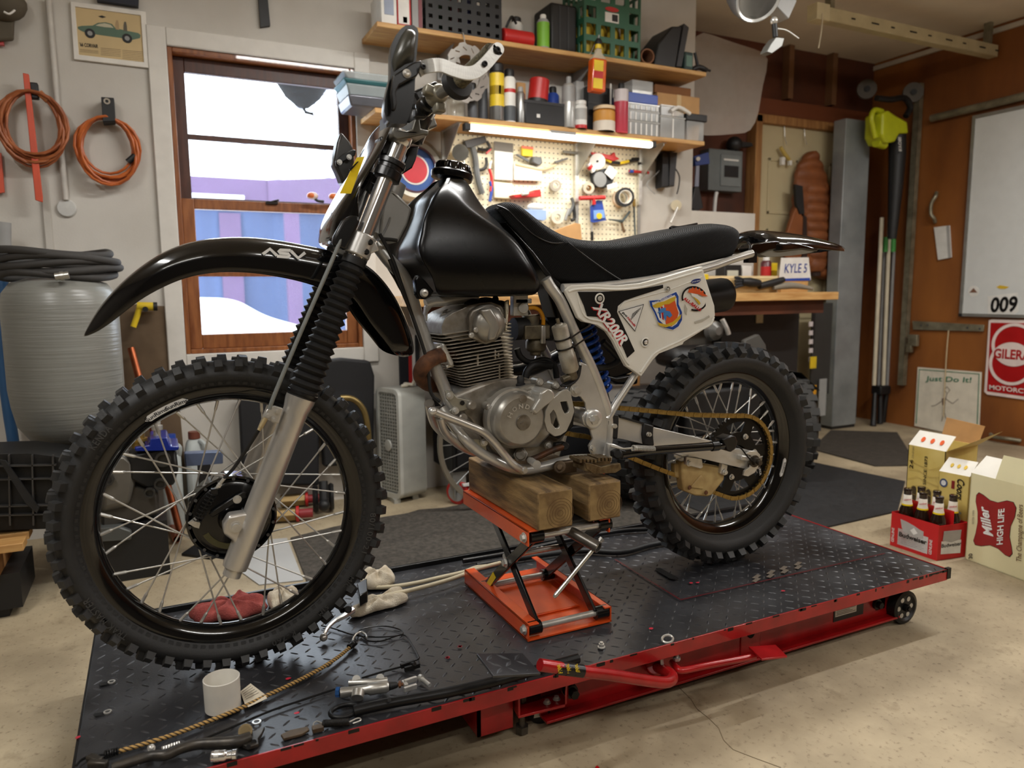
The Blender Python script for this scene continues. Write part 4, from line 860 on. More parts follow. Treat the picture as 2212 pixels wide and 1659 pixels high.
# ---------------------------------------------------------------- side panel
def so(x):return-.128-.032*(x-1220)/330
sp_=[(525,602),(545,582),(575,570),(700,565),(860,572),(1000,558),(1150,520),(1300,476),(1390,452),(1402,500),(1440,620),(1466,700),(1470,760),(1452,808),(1380,862),(1275,926),(1268,942),(1210,965),(1120,1000),(1080,1040),(1005,1145),(950,1105),(912,1080),(870,1000),(830,920),(790,862),(725,820),(640,800),(608,775),(570,690)]
pn=ob('side_panel',MB().prism(poly(cD,sp_,so),(0,.014,0)),white_pl,bike,bevel=.005,seg=3)
def sd(x):return so(x)-.0004
def sub(name,pts,m,k=.0006,c=cD):return decal(name,c,pts,lambda x:so(x)-k,m,pn)
sub('panel_decal',[(606,612),(760,612),(900,606),(1040,588),(1142,568),(1143,588),(1080,608),(980,640),(900,668),(858,702),(853,740),(880,800),(964,985),(918,1027),(890,960),(840,860),(790,800),(730,770),(665,765),(645,700)],black_st)
# raised rim of the panel
rimp=[(548,612),(590,598),(700,592),(860,598),(1010,584),(1160,545),(1385,480)]
P2,_=catmull(poly(cD,rimp,lambda x:so(x)-.001),[0]*len(rimp),4);ob('panel_rib',MB().tube(P2,.003,8),white_pl,pn)
rimp=[(1460,770),(1440,815),(1370,855),(1260,915),(1110,985),(1065,1025),(1000,1120)]
P2,_=catmull(poly(cD,rimp,lambda x:so(x)-.001),[0]*len(rimp),4);ob('panel_rib',MB().tube(P2,.003,8),white_pl,pn)
rimp=[(600,620),(650,765),(760,800),(810,850),(900,1030),(930,1070)]
P2,_=catmull(poly(cD,rimp,lambda x:so(x)-.001),[0]*len(rimp),4);ob('panel_rib',MB().tube(P2,.0026,8),white_pl,pn)
rimp=[(868,720),(900,680),(1000,650),(1180,600),(1385,520)]
P2,_=catmull(poly(cD,rimp,lambda x:so(x)-.0005),[0]*len(rimp),4);ob('panel_rib',MB().tube(P2,.0016,8),white_pl,pn)
def ptext(body,bl,br,tl,m,bold=.02,shear=0,k=.0022,c=cD,par=pn,sp=1.,name='lettering'):
    q=[P(c,x,y,so(c(x,y)[0])-k)for x,y in(bl,br,tl)];return write(body,q[0],q[1]-q[0],q[2]-q[0],m,par,bold,shear,sp,name=name,lift=.0004)
ptext('XR200R',(686,708),(872,958),(748,672),red_st,.07,0,.0022);ptext('XR200R',(694,708),(878,956),(755,674),white_st,.035,0,.003)
for x,y,r in((742,655,.0135),(1030,930,.0125),(1170,595,.0075)):
    q=P(cD,x,y,so(cD(x,y)[0])-.001);ob('panel_boss',MB().lathe([(r,0),(r,.002),(r*.8,.003),(r*.65,.0),(0,-.0)],q,NY,22),white_pl if r>.008 else steel,pn)
    ob('panel_screw',MB().lathe([(0,0),(r*.45,0),(r*.45,.003),(r*.2,.004),(0,.003)],q,NY,16),steel,pn)
tr=[(862,735),(1022,690),(966,862)];sub('triangle_sticker',tr,black_st,.001);tc_=(950,762);sub('triangle_sticker',[(tc_[0]+(x-tc_[0])*.93,tc_[1]+(y-tc_[1])*.93)for x,y in tr],white_st,.0016)
ptext('Pro',(880,750),(912,772),(890,738),black_st,.03,0,.0035);ptext('Honda',(912,776),(962,832),(926,770),red_st,.03,0,.0035)
mb=MB()
for i in range(7):a=(940+i*9,768-i*9);q0_,q1_=P(cD,a[0]+2,a[1]+22-i*1.5,sd(1370)-.004),P(cD,a[0]+14-i,a[1]-22+i*3,sd(1370)-.004);mb.ribbon([q0_,q1_],.0011,(0,.0006,0))
ob('wing_mark',mb,black_st,pn)
# shield sticker
shd=[(1056,668),(1120,662),(1190,628),(1225,612),(1240,640),(1240,690),(1262,740),(1262,790),(1240,830),(1205,852),(1150,838),(1110,800),(1085,740),(1062,700)]
cs=(1160,735);sc_=lambda k:[(cs[0]+(x-cs[0])*k,cs[1]+(y-cs[1])*k)for x,y in shd]
sub('shield_sticker',sc_(1.03),white_st,.001);sub('shield_sticker',sc_(.99),blue_st,.0016);sub('shield_field',sc_(.84),white_st,.0022)
sub('shield_field',[(1150,690),(1215,660),(1225,700),(1240,745),(1225,800),(1195,830),(1160,815),(1150,750)],orange_st,.0028)
sub('shield_stripe',[(1108,700),(1122,698),(1130,780),(1122,775)],blue_st,.0028);sub('shield_stripe',[(1128,705),(1140,705),(1146,790),(1138,785)],red_st,.0028)
sub('shield_wing',[(1074,700),(1110,680),(1150,672),(1190,652),(1225,640),(1215,668),(1180,690),(1150,692),(1120,712),(1090,712)],gold_st,.0034)
sub('shield_ribbon',[(1108,805),(1160,818),(1205,800),(1258,752),(1252,780),(1210,820),(1160,836),(1118,824)],gold_st,.0034)
sub('shield_lake',[(1108,745),(1135,715),(1160,712),(1158,730),(1185,735),(1200,760),(1185,775),(1165,760),(1160,795),(1145,770),(1150,740),(1125,745)],mat('sticker_lake',(70,130,200),.4),.004)
ptext('CCAS TRAVERSE CITY',(1088,688),(1200,642),(1086,676),white_st,.02,0,.0052)
# racing sticker with flame crest
ring_=[(1300+78*cos(a)+40,660+62*sin(a))for a in[radians(200+i*13)for i in range(20)]]
mb=MB();P2=[P(cD,1340+76*cos(a)+8*sin(a),655+74*sin(a),so(cD(1340,655)[0])-.0022)for a in[radians(170+i*12)for i in range(26)]];mb.ribbon(P2,.0045,(0,.001,0));ob('crest_ring',mb,black_st,pn)
sub('crest_flame',[(1300,615),(1310,590),(1318,600),(1330,582),(1338,598),(1352,582),(1358,602),(1374,590),(1378,612),(1396,604),(1396,622),(1425,640),(1392,640),(1370,628),(1330,622)],orange_st,.0026)
sub('crest_eye',[(1318,620),(1360,628),(1390,660),(1382,690),(1350,660),(1325,640)],white_st,.0026);sub('crest_drop',[(1330,640),(1362,662),(1378,684),(1370,694),(1352,670)],gold_st,.003)
ptext('ALL-BALLS',(1268,660),(1375,738),(1278,642),red_st,.05,0,.003);ptext('Racing',(1340,735),(1385,738),(1342,722),black_st,.02,.3,.003)
el=[(1349+31*cos(a),545-7*cos(a)+14*sin(a))for a in[2*pi*i/20 for i in range(20)]];sub('oval_sticker',el,mat('sticker_navy',(24,44,120),.4),.001);ptext('CYCLE GEAR',(1323,556),(1376,544),(1323,548),white_st,.02,0,.003)
sub('scuff',[(1280,690),(1295,720),(1290,760),(1280,740)],mat('scuff_grey',(188,184,172),.6),.0008);sub('scuff',[(1340,800),(1400,780),(1432,760),(1436,772),(1390,800),(1345,812)],mat('scuff_grey'),.0008)
# ---------------------------------------------------------------- rear fender
rf=[(1560,232,.105),(1640,236,.105),(1720,240,.10),(1830,256,.10),(1930,280,.095),(2030,306,.09),(2118,346,.055)]
rings=[]
for i,(x,y,w_)in enumerate(rf):
    T=P(cD,x,y,0.06);T=V3((T.x,BY,T.z));dz=[-.07,-.066,-.06,-.05,-.043,-.034,-.012][i];sec=[]
    for v,k in((-1,1.),(-.99,.7),(-.92,.42),(-.70,.2),(-.35,.02),(0,0),(.35,.02),(.70,.2),(.92,.42),(.99,.7),(1,1.)):sec.append(T+V3((0,v*w_,dz*k)))
    inn=[V3((p.x,BY+(p.y-BY)*.95,p.z-.004 if abs(p.y-BY)<w_*.9 else p.z))for p in reversed(sec)]
    rings.append(sec+inn)
ob('rear_fender',MB().loft(rings),black_gl,bike,sub=2,ang=80)
wing=[(1690,340),(1712,312),(1780,298),(1850,292),(1930,298),(2000,310),(2060,326),(2122,348),(2112,356),(2010,342),(1900,338),(1810,352),(1752,376),(1715,370)]
W0=poly(cD,wing,-.10)
ob('fender_flare',MB().prism(W0,(0,.05,0)),black_gl,bike,bevel=.006,seg=3)
ob('fender_underside',MB().prism(poly(cD,[(1752,376),(1810,352),(1900,338),(2010,342),(2108,356),(2040,372),(1960,384),(1880,390),(1800,393)],-.095),(0,.03,0)),mat('fender_dull',(132,128,116),.6,0,.1,20),bike)
obs('fender_stay',MB().tube([P(cD,1675,300,-.10),P(cD,1690,325,-.11),P(cD,1685,350,-.115)],.003,8,3).box(P(cD,1690,395,-.10),(.03,.02,.03)),black_pl,bike)
# ---------------------------------------------------------------- swing arm, chain, stand
sa_m=mat('swingarm_alloy',(200,198,192),.34,.5,.1,14,.03,90)
top=[(340,822),(385,832),(560,884),(720,922),(890,962),(1000,1002),(1075,1008)];bot=[(330,940),(385,945),(560,985),(700,1020),(840,1056),(960,1085),(1060,1108)]
for s in(-1,1):
    A=poly(cF,top,-.115);B_=poly(cF,bot,-.115);pts=[V3((p.x,BY+s*.115-(.015 if s>0 else-.0),p.z))for p in A+B_[::-1]]
    ob('swing_arm',MB().prism(pts,(0,.034 if s<0 else .03,0)),sa_m,bike,bevel=.005,seg=3)
ob('arm_cross_tube',MB().cyl(V3((P(cE,1525,1145,-.12).x,BY-.1,P(cE,1525,1145,-.12).z)),V3((P(cE,1525,1145,-.12).x,BY+.1,P(cE,1525,1145,-.12).z)),.02),sa_m,bike)
pr('chain_slider',cF,[(325,815),(385,820),(385,860),(378,950),(330,945)],-.122,-.06,black_rb,.004);pr('slider_clamp',cF,[(515,862),(568,878),(566,930),(572,985),(515,978),(508,925)],-.122,-.08,black_rb,.004)
ob('chain_slider_top',MB().prism([V3((p.x,BY-.12,p.z))for p in poly(cF,[(385,824),(560,874),(560,886),(385,836)],-.115)],(0,.05,0)),black_rb,bike)
mb=MB()
for x,y in((352,878),(362,880),(536,922),(544,924)):mb.bolt(P(cF,x,y,-.123),NY,.0042,.005,12)
obs('slider_screw',mb,steel,bike)
# rear hub and sprocket
ob('rear_hub',MB().lathe([(0,-.06),(.05,-.06),(.058,-.04),(.058,-.03),(.045,-.02),(.045,.02),(.058,.028),(.058,.038),(.03,.05),(.026,.075),(0,.075)],RC,NY,40),black_gl,rw)
ob('hub_ring',MB().lathe([(.060,.028),(.066,.030),(.066,.036),(.060,.038)],RC,NY,40,closed=True),chrome,rw)
sr=.1215;yo=-.062
mb=MB();n=50;outer=[]
for i in range(n*4):a=2*pi*i/(n*4);r=sr-.003+(.0045 if i%4 in(1,2)else-.002);outer.append(RC+V3((cos(a)*r,yo,sin(a)*r)))
holes=[]
for k in range(6):
    a0=2*pi*k/6+.28;h=[]
    for i in range(8):a=a0+i*.72/7;h.append(RC+V3((cos(a)*.103,yo,sin(a)*.103)))
    for i in range(8):a=a0+.10+(7-i)*.52/7;h.append(RC+V3((cos(a)*.072,yo,sin(a)*.072)))
    holes.append(h)
holes.append([RC+V3((cos(2*pi*i/24)*.034,yo,sin(2*pi*i/24)*.034))for i in range(24)])
holed(mb,outer,holes,(0,.005,0));ob('rear_sprocket',mb,mat('sprocket_black',(26,25,24),.35,.6,.3,30),rw)
mb=MB()
for k in range(6):a=2*pi*k/6+.12;mb.bolt(RC+V3((cos(a)*.062,yo-.001,sin(a)*.062)),NY,.006,.008)
obs('sprocket_bolt',mb,steel,rw)
write('XCR',RC+V3((.082,yo-.0005,-.045)),V3((.004,0,-.022)),V3((.007,0,.002)),white_st,rw,.02,name='sprocket_print')
# chain
chn=thing('drive_chain',None,None,(0,0,0));chn.parent=bike;chn.location=(0,0,0)
path=[P(cE,x,y,-.065)for x,y in((1215,1235),(1300,1240),(1420,1262),(1500,1275))]+[P(px,x,y,-.065)for x,y in((1320,968),(1371,992),(1420,1012),(1478,1034),(1520,1055))]
a_s,a_e=radians(-110),radians(92)
nn=22;path+=[RC+V3((cos(a_s+(a_e-a_s)*i/nn)*sr,yo,sin(a_s+(a_e-a_s)*i/nn)*sr))for i in range(nn+1)]
path+=[P(px,x,y,-.065)for x,y in((1500,896),(1440,891),(1380,885),(1325,880),(1270,873),(1215,872))]
fsC=P(cE,1290,1120,-.065);
for p in path:p.y=BY-.065
path,_=catmull(path,[0]*len(path),8)
pitch=.0156;d_=0;nodes=[path[0]];last=path[0]
acc=0.
for p in path[1:]:
    while(p-last).length>=pitch:last=last+(p-last).normalized()*pitch;nodes.append(last.copy())
def link_mesh(outer):
    k=MB();y=.0078 if outer else .006
    for s in(-1,1):
        ring=[]
        for i in range(14):
            t=2*pi*i/14;r=.0074 if abs(cos(t))>.3 else .0060;ring.append(V3((pitch/2+cos(t)*(pitch/2+.0052)if False else pitch/2+(pitch/2*(1 if cos(t)>0 else-1))+cos(t)*.0072,s*y-.0008,sin(t)*r)))
        k.prism(ring,(0,.0016,0))
    for x in(0,pitch):k.cyl((x,-.0085 if outer else-.006,0),(x,.0085 if outer else .006,0),.0028 if outer else .0050,n=8)
    return mesh_of('chain_link',k,gold_ch)
lm=(link_mesh(True),link_mesh(False))
for i in range(len(nodes)-1):
    x=(nodes[i+1]-nodes[i]).normalized();inst('chain_link',lm[i%2],chn,frame(nodes[i],x,(0,1,0)))
# chain guide, axle parts
cg=[(715,1070),(735,1060),(920,1095),(945,1110),(938,1165),(880,1240),(850,1252),(790,1248),(725,1222),(716,1150)]
ob('chain_guide',MB().prism(poly(cF,cg,-.09),(0,.03,0)),mat('guide_cream',(196,172,118),.5,0,.2,20,.05,60,tint=(160,132,84)),bike,bevel=.006,seg=3)
ob('guide_back',MB().prism(poly(cF,[(678,1080),(715,1070),(716,1160),(680,1150)],-.075),(0,.02,0)),mat('guide_cream'),bike,bevel=.004)
ob('guide_ridge',MB().prism(poly(cF,[(818,1135),(835,1160),(828,1215),(760,1205)],-.094),(0,.006,0)),mat('guide_cream'),bike,bevel=.003)
obs('guide_bracket',MB().prism(poly(cF,[(738,1045),(742,1040),(822,1052),(828,1095),(815,1105),(738,1085)],-.1),(0,.012,0)).prism(poly(cF,[(925,1075),(958,1085),(952,1125),(938,1140),(918,1130)],-.1),(0,.012,0)),steel,bike,bevel=.002)
mb=MB()
for x,y in((752,1075),(940,1122)):mb.bolt(P(cF,x,y,-.101),NY,.006,.007)
obs('guide_bolt',mb,steel,bike)
mb=MB()
for x,y in((755,1203),(842,1230)):mb.lathe([(0,0),(.0065,0),(.005,.003),(0,.003)],P(cF,x,y,-.096),NY,14)
obs('guide_rivet',mb,rust,bike)
sn=[(1055,1025),(1075,1010),(1110,1012),(1128,1030),(1125,1080),(1100,1125),(1065,1145),(1040,1140),(1045,1115),(1075,1095),(1090,1060),(1080,1035)]
ob('axle_cam',MB().prism(poly(cF,sn,-.128),(0,.006,0)),steel,bike,bevel=.001)
ob('rear_axle_nut',MB().bolt(V3((RC.x,BY-.126,RC.z)),NY,.012,.016).cyl(V3((RC.x,BY-.142,RC.z)),V3((RC.x,BY-.152,RC.z)),.007),mat('nut_dark',(84,78,70),.4,.8),bike)
ob('rear_axle',MB().cyl(V3((RC.x,BY-.13,RC.z)),V3((RC.x,BY+.13,RC.z)),.009),steel,bike)
ftube('axle_clip',cF,[(1005,985),(1030,1000),(1060,1040),(1085,1062)],-.14,.0022,dark_mt,6)
ob('adjuster_block',MB().box(P(cF,1030,1045,-.118),(.03,.03,.014),Matrix.Rotation(.2,3,'Y')),sa_m,bike,bevel=.003)
# side stand
ob('side_stand',MB().tube([P(cF,395,1030,-.155),P(cF,560,1008,-.165),P(cF,740,995,-.175),P(cF,905,982,-.185),P(cF,965,972,-.185)],.0115,14,3),black_gl,bike)
ob('stand_knuckle',MB().prism(poly(cF,[(355,1015),(390,1000),(425,1012),(430,1045),(380,1050),(355,1045)],-.165),(0,.03,0)).cyl(P(cF,377,1028,-.165),P(cF,377,1028,-.172),.012),dark_mt,bike,bevel=.003)
ob('stand_foot',MB().prism(poly(cF,[(930,950),(975,928),(1002,935),(1012,960),(1000,1000),(975,1018),(955,1010),(950,985)],-.20),(0,.035,0)),black_pl,bike,bevel=.004)
ob('stand_collar',MB().cyl(P(cF,870,986,-.183),P(cF,905,982,-.185),.0135),black_pl,bike)
s0,s1=P(cF,455,995,-.17),P(cF,568,1000,-.17);ax=(s1-s0).normalized();u=ax.cross(NY).normalized();w_=ax.cross(u)
ob('stand_spring',MB().tube([s0.lerp(s1,i/160)+(u*cos(i/160*16*2*pi)+w_*sin(i/160*16*2*pi))*.0068 for i in range(161)],.0014,5),steel,bike)
ftube('spring_hook',cF,[(340,985),(400,998),(455,995)],-.17,.0022,steel,6);ftube('spring_hook',cF,[(568,1000),(595,1005),(600,1015)],-.17,.0022,steel,6)
ob('stand_bracket',MB().prism(poly(cF,[(325,970),(360,975),(410,995),(400,1005),(355,1005),(345,1075),(330,1050)],-.15),(0,.012,0)),silver,bike,bevel=.003)
# ================================================================== the lift table and what lies on it
cJ,cK,cL,cM=crop(960,980,3.771),crop(140,1240,2.572),crop(960,1150,1.940),crop(1740,840,3.606)
PX0,PX1,PY0,PY1,PZ=-.172,2.04,1.296,2.015,.178
lift_red=mat('lift_red',(176,22,26),.3,.1,.18,14,.03,60,coat=.25,tint=(140,14,18))
def plate_mat():
    m=mat('deck_black',(70,71,74),.32,.2,.35,6,.08,160,tint=(38,38,41));return m
deck_m=plate_mat();lug_m=mat('deck_lug',(70,70,73),.38,.2,.35,30,tint=(44,44,47))
lift=thing('motorcycle_lift','low red lift table with black diamond tread deck under the motorcycle','lift table',((PX0+PX1)/2,(PY0+PY1)/2,0))
ob('deck',MB().bb((PX0,PY0,PZ-.008),(PX1,PY1,PZ-.003)),deck_m,lift)
lug=MB();a,w_,h_=.0125,.0032,.0016
lug.add([(-a,0,0),(-a*.5,-w_,0),(a*.5,-w_,0),(a,0,0),(a*.5,w_,0),(-a*.5,w_,0),(-a*.45,0,h_),(a*.45,0,h_)],[(0,1,6),(1,2,7,6),(2,3,7),(3,4,7),(4,5,6,7),(5,0,6)])
lmesh=mesh_of('tread_lug',lug,lug_m,20);sp_=.0305;spots=[]
ni,nj=int((PX1-PX0)/sp_),int((PY1-PY0)/sp_)
for i in range(ni):
    for j in range(nj):
        x,y=PX0+.018+i*sp_,PY0+.016+j*sp_
        if x>PX1-.012 or y>PY1-.01:continue
        spots.append((x,y,radians(45)if(i+j)%2 else radians(-45)))
spots.sort(key=lambda s:(V3((s[0],s[1],PZ))-EYE).length if not(.75<s[0]<1.0 and s[1]>1.44)else 9)
rest=MB()
for k,(x,y,a_)in enumerate(spots):
    M4=Matrix.Translation((x,y,PZ-.0032))@Matrix.Rotation(a_,4,'Z')
    if k<300:inst('tread_lug',lmesh,lift,M4)
    else:rest.add([M4@p for p in lug.v],lug.f)
ob('far_tread',rest,lug_m,lift,kind='stuff',ang=20)
ob('deck_lip',MB().bb((PX0,PY0-.004,PZ-.034),(PX1,PY0,PZ-.001)),lift_red,lift,bevel=.001)
ob('deck_lip',MB().bb((PX0,PY1,PZ-.04),(PX1,PY1+.012,PZ+.012)),black_pl,lift,bevel=.002)
ob('deck_lip',MB().bb((PX1,PY0,PZ-.034),(PX1+.004,PY1,PZ-.001)),lift_red,lift);ob('deck_lip',MB().bb((PX0-.004,PY0,PZ-.034),(PX0,PY1,PZ-.001)),black_pl,lift)
ob('lip_end',MB().bb((PX1-.004,PY0-.006,PZ-.03),(PX1+.012,PY0+.004,PZ+.002)),dark_mt,lift)
# chips of bare metal along the lip
random.seed(5);mb=MB()
for i in range(46):
    x=PX0+random.random()*(PX1-PX0);l=random.uniform(.004,.022);mb.bb((x,PY0-.0046,PZ-.001-random.uniform(.003,.009)),(x+l,PY0-.0038,PZ-.0008))
ob('paint_chips',mb,dark_mt,lift,kind='stuff')
# drop-out panel under the rear wheel
e=[atz(*cL(*q),PZ)for q in((715,115),(990,285),(1845,90))]
A,B_,C_=e;D_=A+(C_-B_)
for p,q in((A,B_),(B_,C_)):ob('panel_seam',MB().ribbon([p+V3((0,0,.0012)),q+V3((0,0,.0012))],.004,(0,0,.0008)),mat('seam_red',(96,20,26),.4),lift)
s0=[atz(*cL(*q),PZ+.0015)for q in((885,150),(905,150),(982,192),(968,200),(945,195),(890,162))];ob('panel_slot',MB().prism(s0,(0,0,.0008)),mat('hole_black',(4,4,4),.9),lift)
mb=MB();random.seed(2)
for(x,y,n)in((1380,170,10),):
    for i in range(8):
        q=atz(*cL(1305+i%4*60+random.uniform(-4,4),185-i%4*18+(i//4)*14),PZ+.001);mb.box(q,(.035,.012,.0006),Matrix.Rotation(.4,3,'Z'))
ob('worn_patch',mb,mat('bare_steel',(132,122,110),.5,.5),lift,kind='stuff')
mb=MB();ch=[]
for x,y in((66,478),(14,524),(866,403),(1035,212),(1062,210),(1420,245)):ch.append(cL(x,y))
for x,y in((2196,402),(2125,464),(1243,580),(1288,772),(75,905)):ch.append(cK(x,y))
for q in ch:
    c_=atz(*q,PZ+.0012);mb.prism([c_+V3((cos(t)*random.uniform(.004,.007),sin(t)*random.uniform(.003,.006),0))for t in[2*pi*i/7 for i in range(7)]],(0,0,.0004))
ob('red_paint_spots',mb,mat('chip_red',(190,40,60),.5),lift,kind='stuff')
# frame below
RYf=1.385
ob('side_rail',MB().bb((.74,RYf,.024),(1.93,RYf+.006,PZ-.012)).bb((.74,RYf-.03,.024),(1.93,RYf,.030)).bb((.74,RYf,.15),(1.93,RYf+.04,.156)),lift_red,lift,bevel=.001)
ob('side_rail',MB().bb((.1,1.92,.024),(1.93,1.926,PZ-.012)),lift_red,lift);ob('cross_beam',MB().bb((.1,RYf,.05),(.14,1.92,.12)).bb((1.86,RYf,.05),(1.9,1.92,.12)),lift_red,lift)
ob('rail_bracket',MB().bb((at(*cL(1240,445),RYf).x,RYf-.004,.03),(at(*cL(1320,445),RYf).x,RYf,.13)),lift_red,lift,bevel=.002)
q=at(*cL(1285,425),RYf-.005);ob('bracket_hole',MB().lathe([(.012,0),(.012,.001),(0,.001)],q,NY,18),mat('hole_black'),lift)
# label on the rail
l0,l1=at(*cL(1632,300),RYf).x,at(*cL(1755,300),RYf).x;zt=.125;zb=.052
ob('maker_plate',MB().bb((l0,RYf-.0015,zb),(l1,RYf,zt)),black_st,lift);ob('label_field',MB().bb((l0+.006,RYf-.002,zb+.014),(l1-.03,RYf-.001,zt-.022)),white_st,lift)
mb=MB()
for i in range(7):mb.bb((l0+.01,RYf-.0024,zb+.018+i*.0045),(l1-.034-.012*(i%3),RYf-.0018,zb+.0195+i*.0045))
ob('small_print',mb,mat('print_grey',(120,120,120),.6),lift,kind='stuff')
write('1000 LB. CAPACITY MOTORCYCLE LIFT',(l0+.004,RYf-.002,zt-.016),(l1-l0-.008,0,0),(0,0,.010),white_st,lift,.02)
# wheels, caster, levelling bolt
wc=V3((1.955,1.37,.051));ob('lift_wheel',MB().lathe([(.018,-.016),(.04,-.016),(.05,-.013),(.051,0),(.05,.013),(.04,.016),(.034,.010),(.018,.010)],wc,NY,36),mat('wheel_black',(28,27,27),.45,.2,.3,20),lift)
mb=MB()
for i in range(6):a_=2*pi*i/6;mb.cyl(wc+V3((cos(a_)*.027,-.0105,sin(a_)*.027)),wc+V3((cos(a_)*.027,-.0115,sin(a_)*.027)),.0075,n=12)
obs('wheel_holes',mb,steel,lift);ob('wheel_hub',MB().cyl(wc+V3((0,.02,0)),wc+V3((0,-.02,0)),.011).bolt(wc+V3((0,-.02,0)),NY,.007,.007),dark_mt,lift)
ob('rail_bolt',MB().bolt(at(*cL(1808,298),RYf),NY,.010,.02).cyl(at(*cL(1808,298),RYf),at(*cL(1808,298),RYf)+V3((0,-.008,0)),.016),dark_mt,lift)
q=at(*cL(520,655),RYf-.01);ob('rail_bolt',MB().cyl(q,q+V3((0,-.012,0)),.017).bolt(q+V3((0,-.012,0)),NY,.011,.02),dark_mt,lift)
br=[atz(*cL(*q),.075)for q in((255,665),(470,640),(512,695),(505,722),(310,770))]
ob('caster_plate',MB().prism(br,(0,0,-.006)),lift_red,lift,bevel=.001)
obs('caster_web',MB().prism([br[0],br[4],br[4]+V3((0,0,.04)),br[0]+V3((0,0,.09))],(.005,0,0)).prism([br[3],br[2],br[2]+V3((0,0,.09)),br[3]+V3((0,0,.02))],(.005,0,0)),lift_red,lift,bevel=.001)
ob('rail_end_plate',MB().bb((.575,RYf-.02,.035),(.583,RYf+.08,.15)).bb((.575,RYf-.02,.035),(.66,RYf-.016,.12)),lift_red,lift)
ob('side_rail_front',MB().bb((.1,RYf+.25,.04),(.74,RYf+.256,PZ-.012)),lift_red,lift)
lb=atz(*cL(325,835),.004);ob('levelling_bolt',MB().cyl(lb+V3((0,0,.012)),lb+V3((0,0,.15)),.0075,n=14).cyl(lb,lb+V3((0,0,.016)),.0155,n=6).cyl(lb+V3((0,0,.076)),lb+V3((0,0,.088)),.012,n=6),mat('bolt_dull',(104,98,90),.45,.8,.25,40),lift)
cs_=atz(*cL(405,805),.0)+V3((0,.01,.028));ob('caster',MB().lathe([(.010,-.011),(.022,-.011),(.027,-.008),(.027,.008),(.022,.011),(.010,.011)],cs_,(-.5,-.85,0),24),mat('wheel_black'),lift)
ob('caster_fork',MB().prism([cs_+V3((-.02,-.012,-.006)),cs_+V3((.01,-.016,-.006)),cs_+V3((.022,-.016,.042)),cs_+V3((-.012,-.012,.042))],(.004,.003,0)).box(cs_+V3((.005,.0,.043)),(.05,.04,.006)),steel,lift)
mb=MB()
for x,y in((378,665),(420,655),(430,715),(470,700)):q=atz(*cL(x,y),.076);mb.bolt(q,(0,0,1),.006,.008)
obs('caster_nut',mb,steel,lift)
# pedals
arm=[at(*cL(880,560),1.36),at(*cL(945,590),1.27),at(*cL(952,618),1.235),at(*cL(900,628),1.225),at(*cL(700,598),1.215),at(*cL(560,580),1.21),at(*cL(400,555),1.21)]
ob('lift_pedal_arm',MB().tube(arm,.0125,16,5),lift_red,lift)
pd=[at(*cL(135,507),1.245),at(*cL(328,505),1.245),at(*cL(404,590),1.165),at(*cL(205,600),1.165)]
nrm=(pd[1]-pd[0]).cross(pd[3]-pd[0]).normalized();nrm=nrm if nrm.z>0 else-nrm
ob('lift_pedal',MB().prism(pd,nrm*-.005),deck_m,lift,bevel=.001)
mb=MB();u,v=pd[1]-pd[0],pd[3]-pd[0]
for i in range(3):
    for j in range(3):
        c_=pd[0]+u*(.2+.3*i)+v*(.2+.3*j);d_=(u.normalized()*.7+v.normalized()*(.7 if(i+j)%2 else-.7)).normalized();s_=nrm.cross(d_)
        mb.add([c_-d_*.016,c_-s_*.005,c_+d_*.016,c_+s_*.005,c_-d_*.006+nrm*.002,c_+d_*.006+nrm*.002],[(0,1,5,4),(1,2,5),(2,3,4,5),(3,0,4)])
ob('pedal_tread',mb,lug_m,lift)
for k,x in enumerate((486,524,560)):
    c_=at(*cL(x,570+(x-486)*.12),1.21);ob('pedal_band',MB().cyl(c_-V3((.010,0,-.0035)),c_+V3((.010,0,-.0035)),.0132,n=18),black_st,lift)
    write('Rider',at(*cL(x-7,592),1.196),(at(*cL(x-13,552),1.1955)-at(*cL(x-7,592),1.196)),(.010,0,-.002),yellow_st,lift,.02)
ob('release_pedal_arm',MB().tube([at(*cL(955,545),1.33),at(*cL(975,568),1.29),at(*cL(1000,578),1.275),at(*cL(1100,558),1.265),at(*cL(1300,520),1.255)],.008,12,5),lift_red,lift)
pd=[at(*cL(1275,478),1.275),at(*cL(1388,470),1.275),at(*cL(1437,518),1.21),at(*cL(1330,530),1.21)]
ob('release_pedal',MB().prism(pd,(0,0,-.005)),lift_red,lift,bevel=.001)
ob('pedal_pivot',MB().cyl(at(*cL(880,560),1.385),at(*cL(880,560),1.345),.02).box(at(*cL(905,545),1.37),(.06,.03,.05)),lift_red,lift,bevel=.003)
for(x,y0,y1)in((908,468,552),(972,478,530)):
    ob('eye_bolt',MB().cyl(at(*cL(x-2,y0),1.31),at(*cL(x+4,y1),1.31),.0042,n=10).cyl(at(*cL(x+1,y0+45),1.31),at(*cL(x+2,y0+56),1.31),.009,n=6),steel,lift)
q=atz(*cL(935,447),PZ+.004);ob('eye_ring',MB().tube(ellipse(q,(.015,0,0),(0,.007,.006),18),.003,8,closed=True),steel,lift)
# wood pad under the frame
wb=atz(*cL(180,828),0);ob('wood_pad',MB().prism([atz(*cL(140,790),0),atz(*cL(180,828),0),atz(*cL(290,805),0),atz(*cL(250,770),0)],(0,0,.04)),mat('pad_wood',(176,146,104),.7,0,.2,12),label='small offcut of pale timber under the lift beside its caster',cat='wood block',bevel=.002)
